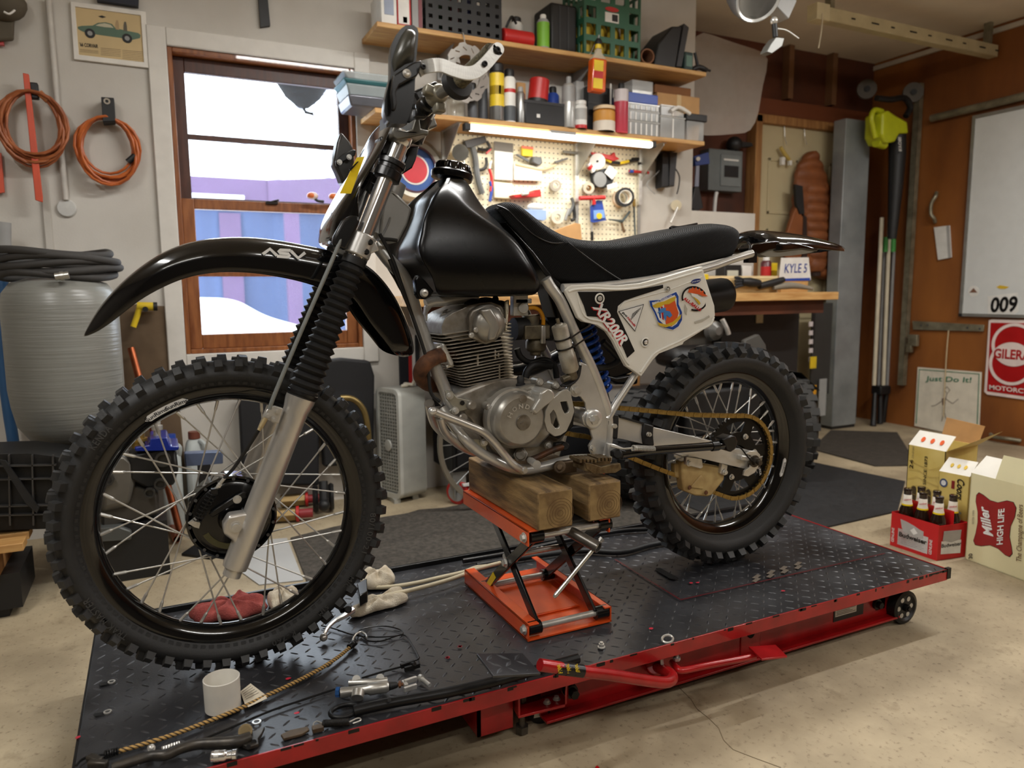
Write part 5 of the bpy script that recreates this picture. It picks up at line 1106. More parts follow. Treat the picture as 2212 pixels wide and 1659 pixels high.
# ---------------------------------------------------------------- orange scissor jack
jk_o=mat('jack_orange',(232,92,34),.32,.05,.1,10,coat=.2,tint=(214,76,24));jk_b=mat('jack_black',(14,14,15),.25,.3,.1,20,coat=.2)
jx0,jx1,jy0,jy1=.742,.975,1.45,1.84
jack=thing('scissor_jack','orange and black scissor jack holding up the timbers beneath the engine','jack',((jx0+jx1)/2,(jy0+jy1)/2,PZ))
z=PZ
ob('base_tray',MB().bb((jx0,jy0,z),(jx1,jy1,z+.004)),jk_o,jack)
for x,s in((jx0,1),(jx1,-1)):ob('base_rail',MB().bb((min(x,x+s*.004),jy0,z),(max(x,x+s*.004),jy1,z+.04)).bb((min(x,x+s*.03),jy0,z+.036),(max(x,x+s*.03),jy1,z+.040))if s>0 else MB().bb((x-.004,jy0,z),(x,jy1,z+.04)).bb((x-.02,jy0,z+.036),(x,jy1,z+.04)),jk_o,jack,bevel=.001)
ob('tray_step',MB().bb((jx0+.03,jy0+.10,z+.004),(jx1-.03,jy1-.10,z+.010)),jk_o,jack,bevel=.003)
zt0,zt1=.412,.449;tx0,tx1=.738,.962;ty0,ty1=1.44,1.83
for x,s in((tx0,1),(tx1,-1)):ob('top_rail',MB().bb((min(x,x+s*.004),ty0,zt0),(max(x,x+s*.004),ty1,zt1)).bb((min(x,x+s*.03),ty0,zt1-.004),(max(x,x+s*.03),ty1,zt1)),jk_o,jack,bevel=.001)
ob('top_pad',MB().bb((tx0+.03,ty0+.02,zt1-.004),(tx1-.03,ty1-.02,zt1)),black_rb,jack)
def armx(name,p,q,w=.022,t=.006):
    p=V3(p);q=V3(q);d_=(q-p).normalized();n_=d_.cross(V3((1,0,0))).normalized()*w/2;return ob(name,MB().prism([p-n_,p+n_,q+n_,q-n_],(t,0,0)),jk_b,jack,bevel=.002)
yn,yf=jy0+.015,jy1-.10;zb_,zc_=z+.024,zt0+.018
for x in(jx0+.03,jx1-.045):armx('scissor_arm',(x,yn,zb_),(x,ty1-.08,zc_),.026,.008)
for x in(jx0+.018,jx1-.033):armx('scissor_arm',(x,yf,zb_),(x,ty0+.015,zc_),.026,.008)
ob('warning_label',MB().prism([V3((jx0+.0175,y_,z_))for y_,z_ in((yf-.012,zb_+.012),(yf-.028,zb_+.004),(yf-.075,zb_+.052),(yf-.058,zb_+.062))],(-.0006,0,0)),yellow_st,jack)
for(y_,z_)in((yn,zb_),(yf,zb_),(ty0+.015,zc_),(ty1-.08,zc_)):
    ob('cross_rod',MB().cyl((jx0+.03,y_,z_),(jx1-.03,y_,z_),.0085),steel,jack)
    for x in(jx0+.006,jx1-.04):ob('rod_bush',MB().cyl((x,y_,z_),(x+.034,y_,z_),.0165),jk_b,jack,bevel=.001)
ob('cross_rod',MB().cyl((jx0+.03,(yn+yf)/2+.04,(zb_+zc_)/2),(jx1-.03,(yn+yf)/2+.04,(zb_+zc_)/2),.0075),steel,jack)
ob('top_plate',MB().bb((tx0+.035,ty0+.03,zt0+.006),(tx1-.03,ty0+.034,zt0+.034)),mat('galvanised',(170,170,165),.4,.7),jack)
for p in((jx0-.001,yn,zb_),(tx0-.001,ty0+.015,zc_)):ob('jack_bolt',MB().bolt(p,(-1,0,0),.0085,.009),steel,jack)
ob('jack_bolt',MB().bolt((jx0+.017,(yn+yf)/2,(zb_+zc_)/2),(-1,0,0),.0085,.009),steel,jack)
sc0,sc1=at(*cJ(985,610),1.47),at(*cJ(1255,765),1.385)
ob('drive_tube',MB().lathe([(.0135,0),(.0135,(sc1-sc0).length),(.0105,(sc1-sc0).length),(.0105,(sc1-sc0).length-.03),(0,(sc1-sc0).length-.03)],sc0,sc1-sc0,26),mat('raw_tube',(118,114,108),.35,.85,.2,30),jack)
tb0,tb1=at(*cJ(1285,690),1.40),at(*cJ(905,1155),1.40);ob('crank_handle',MB().cyl(tb0,tb1,.0052,n=12).cyl(tb1,tb1+(tb1-tb0).normalized()*.006,.0052,.0035).cyl(tb0,tb0+(tb1-tb0).normalized()*.008,.0068,n=8),mat('handle_silver',(205,205,200),.25,.9),jack)
# timbers
def timber(x0,x1,y0,y1,z0,z1,label,seed):
    m=mat('old_timber',(160,130,84),.8,0,.3,9,.35,60,tint=(70,52,32),stretch=(5,.8,5));endm=mat('timber_end',(158,132,86),.85,0,.3,26,.35,90,tint=(112,88,54))
    t_=thing('timber_block',label,'wood block',((x0+x1)/2,(y0+y1)/2,z0),'timbers on the jack')
    ob('timber',MB().bb((x0,y0+.0006,z0),(x1,y1,z1)),m,t_,bevel=.004)
    mb=MB();
    ob('end_grain',MB().bb((x0+.003,y0,z0+.003),(x1-.003,y0+.002,z1-.003)),endm,t_,bevel=.001)
    rings=[]
    for k in range(1,6):
        r=.007*k;ob('growth_ring',MB().tube(ellipse(((x0+x1)/2+.012,y0-.0001,(z0+z1)/2-.01),(r,0,0),(0,0,r),24),.0005,5,closed=True),mat('ring_dark',(98,72,44),.85),t_)
    return t_
timber(.757,.849,1.425,1.835,.4495,.5405,'nearer old timber block with pale end on the jack, left one',1)
timber(.896,.986,1.43,1.84,.4495,.541,'old timber block on the jack next to the rear wheel, right one',2)
# ---------------------------------------------------------------- things lying on the deck
def on(c,x,y,h=0.):return atz(*c(x,y),PZ+h)
ZL=.0005
cp=on(cK,880,745);cup_m=mat('cup_white',(226,222,212),.45,0,.06,20);r_=.0335
ob('plastic_cup',MB().lathe([(r_-.003,0),(r_,.002),(r_+.0008,.064),(r_-.001,.065),(r_-.002,.063),(r_-.003,.004),(0,.003)],cp+V3((0,0,ZL)),(0,0,1),48),cup_m,label='short round white plastic cup standing on the lift deck',cat='cup')
bg=thing('bungee_cord','gold and black braided bungee cord stretched across the deck by the white cup','cord',on(cK,700,850))
path=[(300,985),(420,950),(600,893),(780,825),(900,778),(1010,730),(1120,676),(1230,625),(1330,575),(1430,520),(1520,460),(1580,410)]
pts=[on(cK,x,y,.0062)for x,y in path]
def braid():
    m=mat('braid',(176,142,78),.7,0,0);nt=m.node_tree;N=nt.nodes;L=nt.links
    tc=N.new('ShaderNodeTexCoord');wv=N.new('ShaderNodeTexWave');wv.inputs['Scale'].default_value=60;wv.inputs['Distortion'].default_value=1.5;wv.bands_direction='DIAGONAL'
    L.new(tc.outputs['Object'],wv.inputs[0]);r=N.new('ShaderNodeValToRGB');r.color_ramp.elements[0].position=.25;r.color_ramp.elements[0].color=lin((60,46,30));r.color_ramp.elements[1].position=.45;r.color_ramp.elements[1].color=lin((186,148,84))
    L.new(wv.outputs[0],r.inputs[0]);L.new(r.outputs[0],N['Principled BSDF'].inputs['Base Color']);return m
ob('elastic',MB().tube(pts,.0042,10,6),braid(),bg)
for(q,d_)in((pts[0],pts[0]-pts[1]),(pts[-1],pts[-1]-pts[-2])):
    d_=d_.normalized();u=d_.cross(V3((0,0,1))).normalized();w_=V3((0,0,1));L_=.024
    ob('whipping',MB().tube([q+d_*(L_*i/90)+(u*cos(i/90*6*2*pi)+w_*sin(i/90*6*2*pi))*.0058+V3((0,0,.0015))for i in range(91)],.0017,6),black_st,bg)
ob('hook',MB().tube([on(cK,*q,.006)for q in((230,1000),(185,1005),(140,1010),(90,1035),(62,1065))],.0024,8,4),black_st,bg)
ob('hook',MB().tube([on(cK,*q,.007)for q in((1600,395),(1602,360),(1622,332),(1650,322),(1672,336),(1678,352))],.0024,8,4),steel,bg)
tg=[on(cK,*q,h)for q,h in(((1000,722),.010),((975,652),.002),((1032,607),.003),((1112,668),.010),((1124,690),.008),((1020,738),.006))]
ob('paper_tag',MB().prism(tg,(0,0,-.0008)),mat('tag_paper',(224,214,192),.7),bg)
mb=MB()
for i in range(5):a_=tg[1].lerp(tg[0],.15+.15*i);b_=tg[2].lerp(tg[3],.15+.15*i);mb.ribbon([a_.lerp(b_,.12)+V3((0,0,.0004)),a_.lerp(b_,.85)+V3((0,0,.0004))],.0011,(0,0,.0003))
ob('tag_print',mb,mat('print_dark',(90,84,74),.7),bg,kind='stuff')
# master cylinder
mc=thing('brake_master_cylinder','silver brake master cylinder with clevis rod lying near the deck edge','motorcycle part',on(cK,1650,690))
mc_m=mat('cast_silver',(186,184,178),.36,.8,.12,30,.05,90)
a_,b_=on(cK,1530,660,.014),on(cK,1800,625,.014);ax=(b_-a_)
ob('barrel',MB().lathe([(0,0),(.010,0),(.0105,ax.length*.1),(.0095,ax.length*.14),(.0095,ax.length*.55),(.012,ax.length*.6),(.012,ax.length*.95),(.009,ax.length)],a_,ax,24),mc_m,mc)
obs('port',MB().cyl(on(cK,1625,690,.012),on(cK,1632,648,.02),.0125,n=20).cyl(on(cK,1628,672,.018),on(cK,1629,665,.0195),.008),mc_m,mc,bevel=.001)
for x,y in((1620,585),(1752,578)):ob('mount_ear',MB().cyl(on(cK,x,y,.016),on(cK,x,y,.024),.0085).cyl(on(cK,x,y,.0241),on(cK,x,y,.0245),.0045),mc_m,mc)
ob('mount_bar',MB().tube([on(cK,1580,605,.016),on(cK,1700,600,.018),on(cK,1790,590,.016)],.007,10,3),mc_m,mc)
ob('end_cap',MB().cyl(on(cK,1508,655,.013),on(cK,1530,655,.013),.0105,n=8),mat('anodised_blue',(60,110,180),.3,.7),mc)
ob('rubber_boot',MB().cyl(b_,on(cK,1845,615,.013),.0085,.006),black_rb,mc)
ob('push_rod',MB().cyl(on(cK,1845,615,.013),on(cK,1885,612,.012),.0035).cyl(on(cK,1855,614,.013),on(cK,1868,613,.013),.007,n=6),rust,mc)
obs('clevis',MB().box(on(cK,1920,590,.016),(.028,.006,.010),Matrix.Rotation(.12,3,'Z')).box(on(cK,1920,632,.010),(.028,.006,.010),Matrix.Rotation(.12,3,'Z')).box(on(cK,1890,612,.012),(.008,.02,.010)),steel,mc,bevel=.001)
ob('clevis_pin',MB().cyl(on(cK,1975,575,.008),on(cK,2028,618,.006),.0045).cyl(on(cK,1972,575,.009),on(cK,1982,582,.009),.0075),steel,mc)
# long black lever tube with ring
lv=thing('steel_pry_tube','long black tube with ring end lying along the front deck edge','tool',on(cK,1900,760))
tpts=[on(cK,1605,762,.0105),on(cK,1800,718,.0115),on(cL,120,648,.012),on(cL,560,528,.012)]
ob('shaft',MB().tube(tpts,.0105,14,4),mat('tube_black',(24,24,25),.4,.4,.25,20),lv);rc_=on(cK,1552,760,.008)
ob('ring',MB().tube(ellipse(rc_,(.026,-.002,0),(.004,.021,.0),28),.005,10,closed=True),mat('tube_black'),lv)
ob('stop_pin',MB().cyl(on(cK,1803,700,.02),on(cK,1803,700,.026),.004),dark_mt,lv)
# spring damper
sp2=thing('return_spring_unit','small dark coil spring with wire hooks on the deck edge','spring',on(cK,1500,850))
a_,b_=on(cK,1435,832,.008),on(cK,1580,822,.008);ax=(b_-a_).normalized();u=ax.cross(V3((0,0,1))).normalized();w_=V3((0,0,1))
ob('coil',MB().tube([a_.lerp(b_,i/200)+(u*cos(i/200*22*2*pi)+w_*sin(i/200*22*2*pi))*.0062 for i in range(201)],.0013,5),dark_mt,sp2);ob('core',MB().cyl(a_,b_,.0045),black_rb,sp2)
ob('wire_hook',MB().tube([b_,on(cK,1630,800,.006),on(cK,1645,812,.004),on(cK,1600,830,.004)],.0013,6,3),steel,sp2);ob('wire_hook',MB().tube([a_,on(cK,1400,818,.006),on(cK,1380,838,.004),on(cK,1400,870,.004)],.0013,6,3),steel,sp2)
ob('end_bracket',MB().prism([on(cK,*q,.001)for q in((1372,865),(1430,850),(1440,872),(1378,888))],(0,0,.008)),mat('bracket_rust'),sp2)
ob('switch_bracket',MB().prism([on(cK,*q,.001)for q in((1200,905),(1250,880),(1350,860),(1360,875),(1320,900),(1215,928))],(0,0,.005)),mat('bracket_rust'),label='flat rusty steel bracket lying beside the small coil spring',cat='bracket',bevel=.001)
# brake pedal
bp_=thing('brake_pedal','dark worn brake pedal lever lying at the front corner of the deck','motorcycle part',on(cK,700,990))
ped_m=mat('pedal_dark',(56,54,52),.4,.6,.3,40,tint=(84,78,70))
ob('lever',MB().tube([on(cK,*q,.0125)for q in((260,1078),(380,1040),(480,1010),(560,1005),(640,970),(740,945),(860,940),(960,930),(1030,905))],[.008,.0085,.009,.0095,.0095,.0095,.0105,.011,.010],10,4),ped_m,bp_)
ob('pivot_plate',MB().prism([on(cK,*q,.002)for q in((960,925),(1000,905),(1085,880),(1112,865),(1095,905),(1075,930),(1078,962),(1020,980),(975,962))],(0,0,.007)),ped_m,bp_,bevel=.001)
ob('pivot_sleeve',MB().cyl(on(cK,1004,880,.008),on(cK,1003,872,.022),.0125).cyl(on(cK,1003,872,.0222),on(cK,1003,872,.0226),.009),mat('sleeve_brass',(120,104,74),.4,.7),bp_)
obs('plate_holes',MB().cyl(on(cK,1050,935,.0092),on(cK,1050,935,.0096),.005).cyl(on(cK,1020,960,.0092),on(cK,1020,960,.0096),.004),mat('hole_black'),bp_)
obs('toe_teeth',MB().box(on(cK,165,1030,.012),(.03,.014,.012),Matrix.Rotation(-.9,3,'Z')).box(on(cK,185,1058,.012),(.034,.012,.014),Matrix.Rotation(-.5,3,'Z')),ped_m,bp_,bevel=.003)
ob('pedal_spring',MB().tube([on(cK,540+i*.65,972-i*.22,.012)+V3((0,cos(i*1.2)*.0035,sin(i*1.2)*.0035))for i in range(150)],.0008,5),steel,bp_)
ob('adjuster_screw',MB().cyl(on(cK,480,985,.004),on(cK,482,968,.016),.006).sph(on(cK,480,968,.014),.007),steel,bp_)
ob('split_pin',MB().tube([on(cK,*q,.006)for q in((470,1035),(430,1045),(405,1062),(420,1050))],.0016,6,3),steel,bp_)
sk=thing('socket','chrome drive socket lying on the front edge of the deck','tool',on(cK,890,1010));a_,b_=on(cK,815,1015,.009),on(cK,955,1000,.009)
ob('body',MB().lathe([(0,0),(.009,0),(.0095,.002),(.0095,(b_-a_).length*.55),(.007,(b_-a_).length*.62),(.007,(b_-a_).length*.8),(.0085,(b_-a_).length*.84),(.0085,(b_-a_).length),(0,(b_-a_).length)],a_,b_-a_,20),chrome,sk)
ob('knurl_band',MB().lathe([(.0098,0),(.0098,.008),(.0094,.008)],a_+(b_-a_)*.12,b_-a_,20),steel,sk)
for lab,c_,x,y,r in(('steel washer on the deck near its left end, upper of two',cK,260,601,.0075),('steel washer on the deck near its left end, lower of two',cK,238,768,.0075),('bright steel washer beside the thin black rod',cK,1066,824,.0085)):
    ob('washer',MB().lathe([(r*.62,0),(r,0),(r,.0022),(r*.62,.0022)],on(c_,x,y,.0002),(0,0,1),24,closed=True),steel,label=lab,cat='washer',group='washers on the deck')
for(x,y)in((215,612),(185,782)):ob('deck_slot',MB().prism([on(cK,x+dx,y+dy,.0005)for dx,dy in((-28,2),(-18,-8),(30,-14),(36,-6),(28,0),(-16,10))],(0,0,.0004)),mat('hole_black'),lift)
fb=thing('flange_bolt','small silver flanged bolt standing on the deck in front of the jack','bolt',on(cL,658,478))
q=on(cL,658,482);ob('head',MB().lathe([(0,0),(.009,0),(.009,.0025),(.0062,.003),(.0062,.009),(0,.009)],q,(0,0,1),20),steel,fb);ob('stud',MB().cyl(q+V3((0,0,.009)),q+V3((0,0,.013)),.004),steel,fb)
# thin rod with clevis
rd=thing('brake_rod','thin black rod with a clevis end lying diagonally across the deck','motorcycle part',on(cK,1300,720))
ob('rod',MB().tube([on(cK,*q,.0035)for q in((780,913),(950,842),(1150,758),(1350,690),(1500,640))],.0022,8,4),black_st,rd);ob('rod',MB().tube([on(cK,*q,.0035)for q in((1650,578),(1760,545),(1870,515))],.0022,8,3),black_st,rd)
obs('clevis',MB().box(on(cK,1905,500,.008),(.034,.007,.010),Matrix.Rotation(.15,3,'Z')).box(on(cK,1930,518,.005),(.036,.006,.010),Matrix.Rotation(.1,3,'Z')).cyl(on(cK,1915,505,.004),on(cK,1945,500,.012),.005),dark_mt,rd,bevel=.001)
ob('control_wire',MB().tube([on(cK,*q,.003)for q in((1425,287),(1500,305),(1600,338),(1700,350),(1800,348),(1875,335),(1860,308),(1780,290),(1690,296),(1640,312),(1625,335),(1650,345),(1675,362))]+[on(cK,*q,.003)for q in((1690,372),(1760,372),(1880,338),(1930,395),(1960,450),(1962,475),(1900,490))],.0017,6,5),black_st,label='thin black control wire curled in a loop on the deck by the front wheel',cat='wire')
# rags
def rag(name,label,pts,hmax,m,seed,c=cK):
    random.seed(seed);base=[on(c,x,y)for x,y in pts];c0=sum(base,V3())/len(base);rings=[]
    P_,_=catmull(base,[0]*len(base),4,True)
    ph=random.random()*6
    for k,h in((1.,.0006),(1.02,.35),(.92,.8),(.7,1.),(.42,.92),(.15,1.02)):
        rings.append([c0+(p-c0)*k*(1+.05*sin(i*1.9+k*5+ph))+V3((0,0,max(.0006,h*hmax*(1+.28*sin(i*.9+ph)+.18*sin(i*2.3+k*9)))if h>.01 else .0006))for i,p in enumerate(P_)])
    return ob(name,MB().loft(rings),m,label=label,cat='rag',sub=1,ang=80)
rag('shop_rag','crumpled red shop rag on the far side of the deck behind the front wheel',[(690,255),(760,220),(860,185),(960,160),(1010,140),(1100,160),(1125,200),(1080,235),(960,262),(840,278),(740,288)],.032,mat('rag_red',(158,74,66),.95,0,.2,40,.5,260,tint=(124,52,48)),4)
towel=mat('towel_white',(214,204,184),.95,0,.12,40,.6,320,tint=(186,172,148))
rag('shop_towel','off white towel lump seen through the front wheel beside the red rag',[(1128,165),(1160,130),(1230,118),(1290,130),(1300,175),(1240,215),(1150,215)],.034,towel,9)
rag('shop_towel','long folded off white towel beneath the pale hoses',[(1575,235),(1640,190),(1740,150),(1850,112),(1898,120),(1902,165),(1800,200),(1700,228),(1610,255)],.026,towel,12)
rag('shop_towel','stained off white cloth piled beyond the pale hoses',[(1640,50),(1700,18),(1780,10),(1835,35),(1820,75),(1740,95),(1660,100)],.034,towel,15)
lvr=thing('hand_lever','silver hand brake lever with ball end resting on the towel','motorcycle part',on(cK,1520,280))
ob('blade',MB().tube([on(cK,*q)for q in((1438,340),(1470,285),(1520,240),(1570,205),(1605,180))]if False else[on(cK,1438,345,.012),on(cK,1460,300,.02),on(cK,1500,262,.026),on(cK,1550,235,.03),on(cK,1600,200,.034)],[.005,.0045,.005,.007,.009],8,4),alu,lvr)
ob('ball',MB().sph(on(cK,1438,352,.011),.0095),alu,lvr);ob('pivot',MB().cyl(on(cK,1575,205,.03),on(cK,1575,195,.045),.009).box(on(cK,1560,190,.036),(.03,.02,.014)),dark_mt,lvr,bevel=.002)
ob('perch_block',MB().prism([on(cK,*q,.034)for q in((1640,185),(1625,110),(1680,80),(1685,160))],(0,0,.03)),black_pl,lvr,bevel=.004)
for k,(pp,m_,lab)in enumerate(((((1690,75),(1800,72),(1950,50),(2080,20),(2212,-10),(2290,-38),(2420,-65)),mat('hose_cream',(196,184,154),.5),'pale hose running back from the towels toward the jack, upper one'),(((1700,135),(1820,112),(1960,80),(2100,42),(2212,5),(2280,-25),(2420,-62)),mat('hose_cream'),'pale hose running back from the towels toward the jack, lower one'))):
    ob('hose',MB().tube([on(cK,*q,.0085+.013*k)for q in pp],.006,10,5),m_,label=lab,cat='hose',group='pale hoses on the deck')
ob('air_hose',MB().tube([on(px,x,y,.010)for x,y in((1030,1222),(1130,1205),(1250,1190),(1340,1193),(1400,1178),(1450,1168))],.009,10,5),black_rb,label='black air hose lying along the deck behind the jack',cat='hose')
ob('air_line',MB().tube([on(px,x,y,.010)for x,y in((1000,1212),(1100,1195),(1230,1166),(1330,1148),(1400,1143))],.008,10,5),mat('line_black',(20,20,22),.3),label='black straight line along the far deck edge behind the jack',cat='hose')
ob('wire_ring',MB().tube([on(px,x,y,.01)for x,y in((1152,1196),(1160,1184),(1172,1182),(1182,1192))],.003,8,4),steel,label='silver wire hoop standing on the deck behind the jack',cat='wire')
# ---------------------------------------------------------------- beer carrier and cartons
def fl(x,y):return atz(*cM(x,y),0)
bud_red=mat('carton_red',(196,24,30),.4,0,.05,10);card=mat('cardboard',(176,132,82),.8,0,.1,20);gold_c=mat('carton_gold',(222,200,122),.45,0,.08,8,tint=(204,178,92));cream_c=mat('carton_cream',(226,218,176),.45,0,.05,6);white_c=mat('carton_white',(228,224,214),.5,0,.05,12)
A=fl(1025,1340);B_=fl(660,1215);C_=fl(1195,1315);A.z=B_.z=C_.z=0;ex=(C_-A);ex=ex.normalized()*.132;ey=B_-A;hz=V3((0,0,1))
six=thing('six_pack_carrier','red cardboard six-pack carrier with white label beside the tall cartons','carrier',(A+ex*.5+ey*.5))
hF=.134
def wallq(p,u,h0,h1=None,t=.002,m=bud_red,name='carrier_side',par=None,nv=None):
    h1=h0 if h1 is None else h1;n_=u.cross(hz).normalized()*t;return ob(name,MB().prism([p,p+u,p+u+hz*h1,p+hz*h0],-n_ if nv is None else nv),m,par)
wallq(A,ey,hF,hF,par=six);wallq(A+ex,ey,hF,hF,par=six);wallq(A,ex,hF*.98,hF*.98,par=six);wallq(A+ey,ex,hF,hF,par=six);ob('carrier_base',MB().prism([A,A+ey,A+ey+ex,A+ex],(0,0,.003)),bud_red,six)
wallq(A+ex*.5,ey,hF*1.35,hF*1.35,t=.0012,par=six,name='carrier_handle')
def facew(par,p,u,up,body,x0,x1,y0,y1,m,bold=.01,shear=0,nm='lettering',k=.003,sp=1.):
    # text on the face spanned by u (to the right) and up, fractions of the face
    return write(body,p+u*x0+up*y0,u*(x1-x0),up*(y1-y0),m,par,bold,shear,sp,name=nm,lift=k)
L0_,LU=A+ey,-ey;UP=hz*hF
def faced(par,p,u,up,pts,m,k=.002,name='label_field'):
    n_=u.cross(up).normalized();return ob(name,MB().prism([p+u*a+up*b+n_*k for a,b in pts],-n_*k*.5),m,par)
faced(six,L0_,LU,UP,[(.16,.10),(.80,.10),(.80,.58),(.16,.58)],white_st,.002)
faced(six,L0_,LU,UP,[(.20,.86),(.36,.83),(.50,.78),(.62,.72),(.70,.70),(.70,.50),(.56,.46),(.44,.48),(.30,.52),(.24,.62)],mat('label_silver',(176,174,172),.45),.0026,'crest');faced(six,L0_,LU,UP,[(.42,.62),(.50,.52),(.58,.60),(.50,.72)],white_st,.003,'crest_diamond')
facew(six,L0_,LU,UP,'Budweiser',.19,.78,.35,.49,black_st,.03);
for k in range(4):facew(six,L0_,LU,UP,'The Great American Lager brewed',.24,.72-.04*(k%2),.31-.05*k,.335-.05*k,mat('print_dark'),0)
facew(six,L0_+UP*.12+LU*.085,UP*.42,-LU*.06,'GENUINE',0,1,0,1,white_st,.01);facew(six,L0_+UP*.12+LU*.89,UP*.42,-LU*.06,'GENUINE',0,1,0,1,white_st,.01)
faced(six,A,ex,UP,[(.10,.18),(.80,.14),(.80,.52),(.10,.54)],white_st,.002);faced(six,A,ex,UP,[(.16,.82),(.78,.80),(.76,.54),(.45,.48),(.14,.56)],mat('label_silver'),.0026,'crest');facew(six,A,ex,UP,'Budweiser',.10,.80,.36,.47,black_st,.015)
bt_glass=mat('bottle_brown',(34,18,10),.06,0,.1,8,coat=.6);neck_m=mat('neck_label',(232,226,214),.45)
names={(0,0):'brown beer bottle at the front left corner of the red carrier',(1,0):'brown beer bottle in the middle of the carrier front row',(2,0):'brown beer bottle in the carrier front row nearest the camera',(0,1):'brown beer bottle at the back left of the red carrier',(1,1):'brown beer bottle in the middle of the carrier back row',(2,1):'brown beer bottle at the back right by the cream carton'}
for i in range(3):
    for j in range(2):
        c_=A+ey*(.83-.33*i)+ex*(.25+.5*j)+hz*.004;bo=thing('beer_bottle',names[(i,j)],'bottle',c_,'bottles in the red carrier')
        ob('glass',MB().lathe([(0,0),(.027,.0),(.0285,.004),(.0285,.122),(.026,.145),(.018,.165),(.0145,.185),(.0135,.215),(.0145,.217),(.0145,.226),(.013,.228),(0,.228)],c_,hz,24),bt_glass,bo)
        ob('neck_label',MB().lathe([(.0185,.166),(.0155,.180),(.0145,.203),(.014,.204)],c_,hz,24),neck_m,bo);ob('label_band',MB().lathe([(.0192,.162),(.0186,.168),(.018,.168)],c_,hz,24),yellow_st,bo)
        t_=c_+hz*.182;d_=(EYE-t_);d_.z=0;d_.normalize();r_=d_.cross(hz)*-1;write('Leinenkugel',t_+d_*.0162-r_*.012-hz*.003,r_*.024+hz*.005,hz*.009,red_st,bo,.02,.2,name='neck_lettering',lift=.0006)
def carton(name,label,p,u,v,h,m):
    """p front-left foot, u along the front to the right, v to the back"""
    c_=thing(name,label,'carton',p+u*.5+v*.5,'beer cartons on the floor')
    n=.003
    ob('front',MB().prism([p,p+u,p+u+hz*h,p+hz*h],v.normalized()*n),m,c_);ob('back',MB().prism([p+v,p+u+v,p+u+v+hz*h,p+v+hz*h],-v.normalized()*n),m,c_)
    ob('side',MB().prism([p,p+v,p+v+hz*h,p+hz*h],u.normalized()*n),m,c_);ob('side',MB().prism([p+u,p+u+v,p+u+v+hz*h,p+u+hz*h],-u.normalized()*n),m,c_);ob('bottom',MB().prism([p,p+u,p+u+v,p+v],hz*n),m,c_)
    return c_
def dirY(a,d):return a.normalized()*d
# 24 can carton
p=V3((2.70,1.905,0));u=V3((.0,-.155,0));v=V3((.23,.02,0));h=.368
k24=carton('beer_carton','tall gold carton marked 24 with flaps open behind the red carrier',p,u,v,h,gold_c);UP=hz*h
facew(k24,p,u,UP,'CO. SINCE 1873',0,1,0,1,black_st)if False else None
write('CO. SINCE 1873',p+u*.55+UP*.47,UP*.44,-u*.08,black_st,k24,.012,lift=.003);write('24',p+u*.17+UP*.74,UP*.10,-u*.10,black_st,k24,.012,lift=.003);write('12 FL OZ CANS',p+u*.17+UP*.86,UP*.13,-u*.05,mat('print_dark'),k24,0,lift=.003)
for s_ in(.22,.62):faced(k24,p,u,UP,[(s_+.075*cos(a),.42+(.09 if sin(a)>0 else-.05)+.05*sin(a))for a in[2*pi*i/16 for i in range(16)]],mat('slot_dark',(70,56,30),.8),.0022,'hand_slot')
mb=MB()
for i in range(7):mb.ribbon([p+u*(.1+.25*j+.06*sin(i+j))+UP*(.32+.08*i+.03*cos(2*j+i))+V3((-.0035,0,0))for j in range(4)],.0011,(-.0006,0,0))
ob('mountain_lines',mb,mat('line_gold',(186,158,84),.5),k24)
ob('flap',MB().prism([p+UP,p+u+UP,p+u*1.02+UP+V3((.05,0,.055)),p+u*.06+UP+V3((.05,0,.055))],V3((.002,0,-.002))),white_c,k24);ob('flap',MB().prism([p+v+UP,p+u+v+UP,p+u+v+UP+V3((.02,-.01,.075)),p+v+UP+V3((.03,0,.085))],(.002,0,0)),card,k24);ob('flap',MB().prism([p+u+UP,p+u+v+UP,p+u+v+UP+V3((.0,-.09,.07)),p+u+UP+V3((0,-.09,.05))],(0,.002,-.002)),gold_c,k24)
for i in range(3):ob('flap_print',MB().prism(ellipse(p+u*(.3+.25*i)+UP+V3((.022,0,.026)),u*.05,V3((.008,0,.009)),12),(-.0012,0,.0012)),orange_st,k24)
# 15 can carton
p=V3((2.655,1.742,0));u=V3((.012,-.11,0));v=V3((.13,.012,0));h=.30;UP=hz*h
k15=carton('beer_carton','narrow gold carton marked 15 squeezed between carrier and cream carton',p,u,v,h,gold_c)
write('15',p+u*.90+UP*.05,UP*.09,-u*.10,mat('print_brown',(120,50,30),.5),k15,.015,lift=.003);write('CANS',p+u*.78+UP*.05,UP*.07,-u*.05,mat('print_dark'),k15,0,lift=.003)
write('Coors',p+u*.62+UP*.95,-UP*.26,u*.24,black_st,k15,.02,.3,lift=.003);faced(k15,p,u,UP,[(.18+.13*cos(a),.86+.055*sin(a))for a in[2*pi*i/20 for i in range(20)]],mat('badge_blue',(70,84,120),.5),.002,'badge');faced(k15,p,u,UP,[(.18+.08*cos(a),.86+.034*sin(a))for a in[2*pi*i/20 for i in range(20)]],white_st,.0026,'badge');faced(k15,p,u,UP,[(.44,.81),(.54,.81),(.54,.91),(.44,.91)],mat('badge_red',(130,30,30),.5),.002,'badge')
faced(k15,p,u,UP,[(.62+.2*cos(a),.52+.03*sin(a))for a in[2*pi*i/16 for i in range(16)]],mat('slot_grey',(150,150,140),.6),.002,'hand_slot')
ob('flap',MB().prism([p+UP,p+u+UP,p+u*1.0+UP+V3((.045,0,.05)),p+u*.05+UP+V3((.045,0,.05))],V3((.002,0,-.002))),white_c,k15)
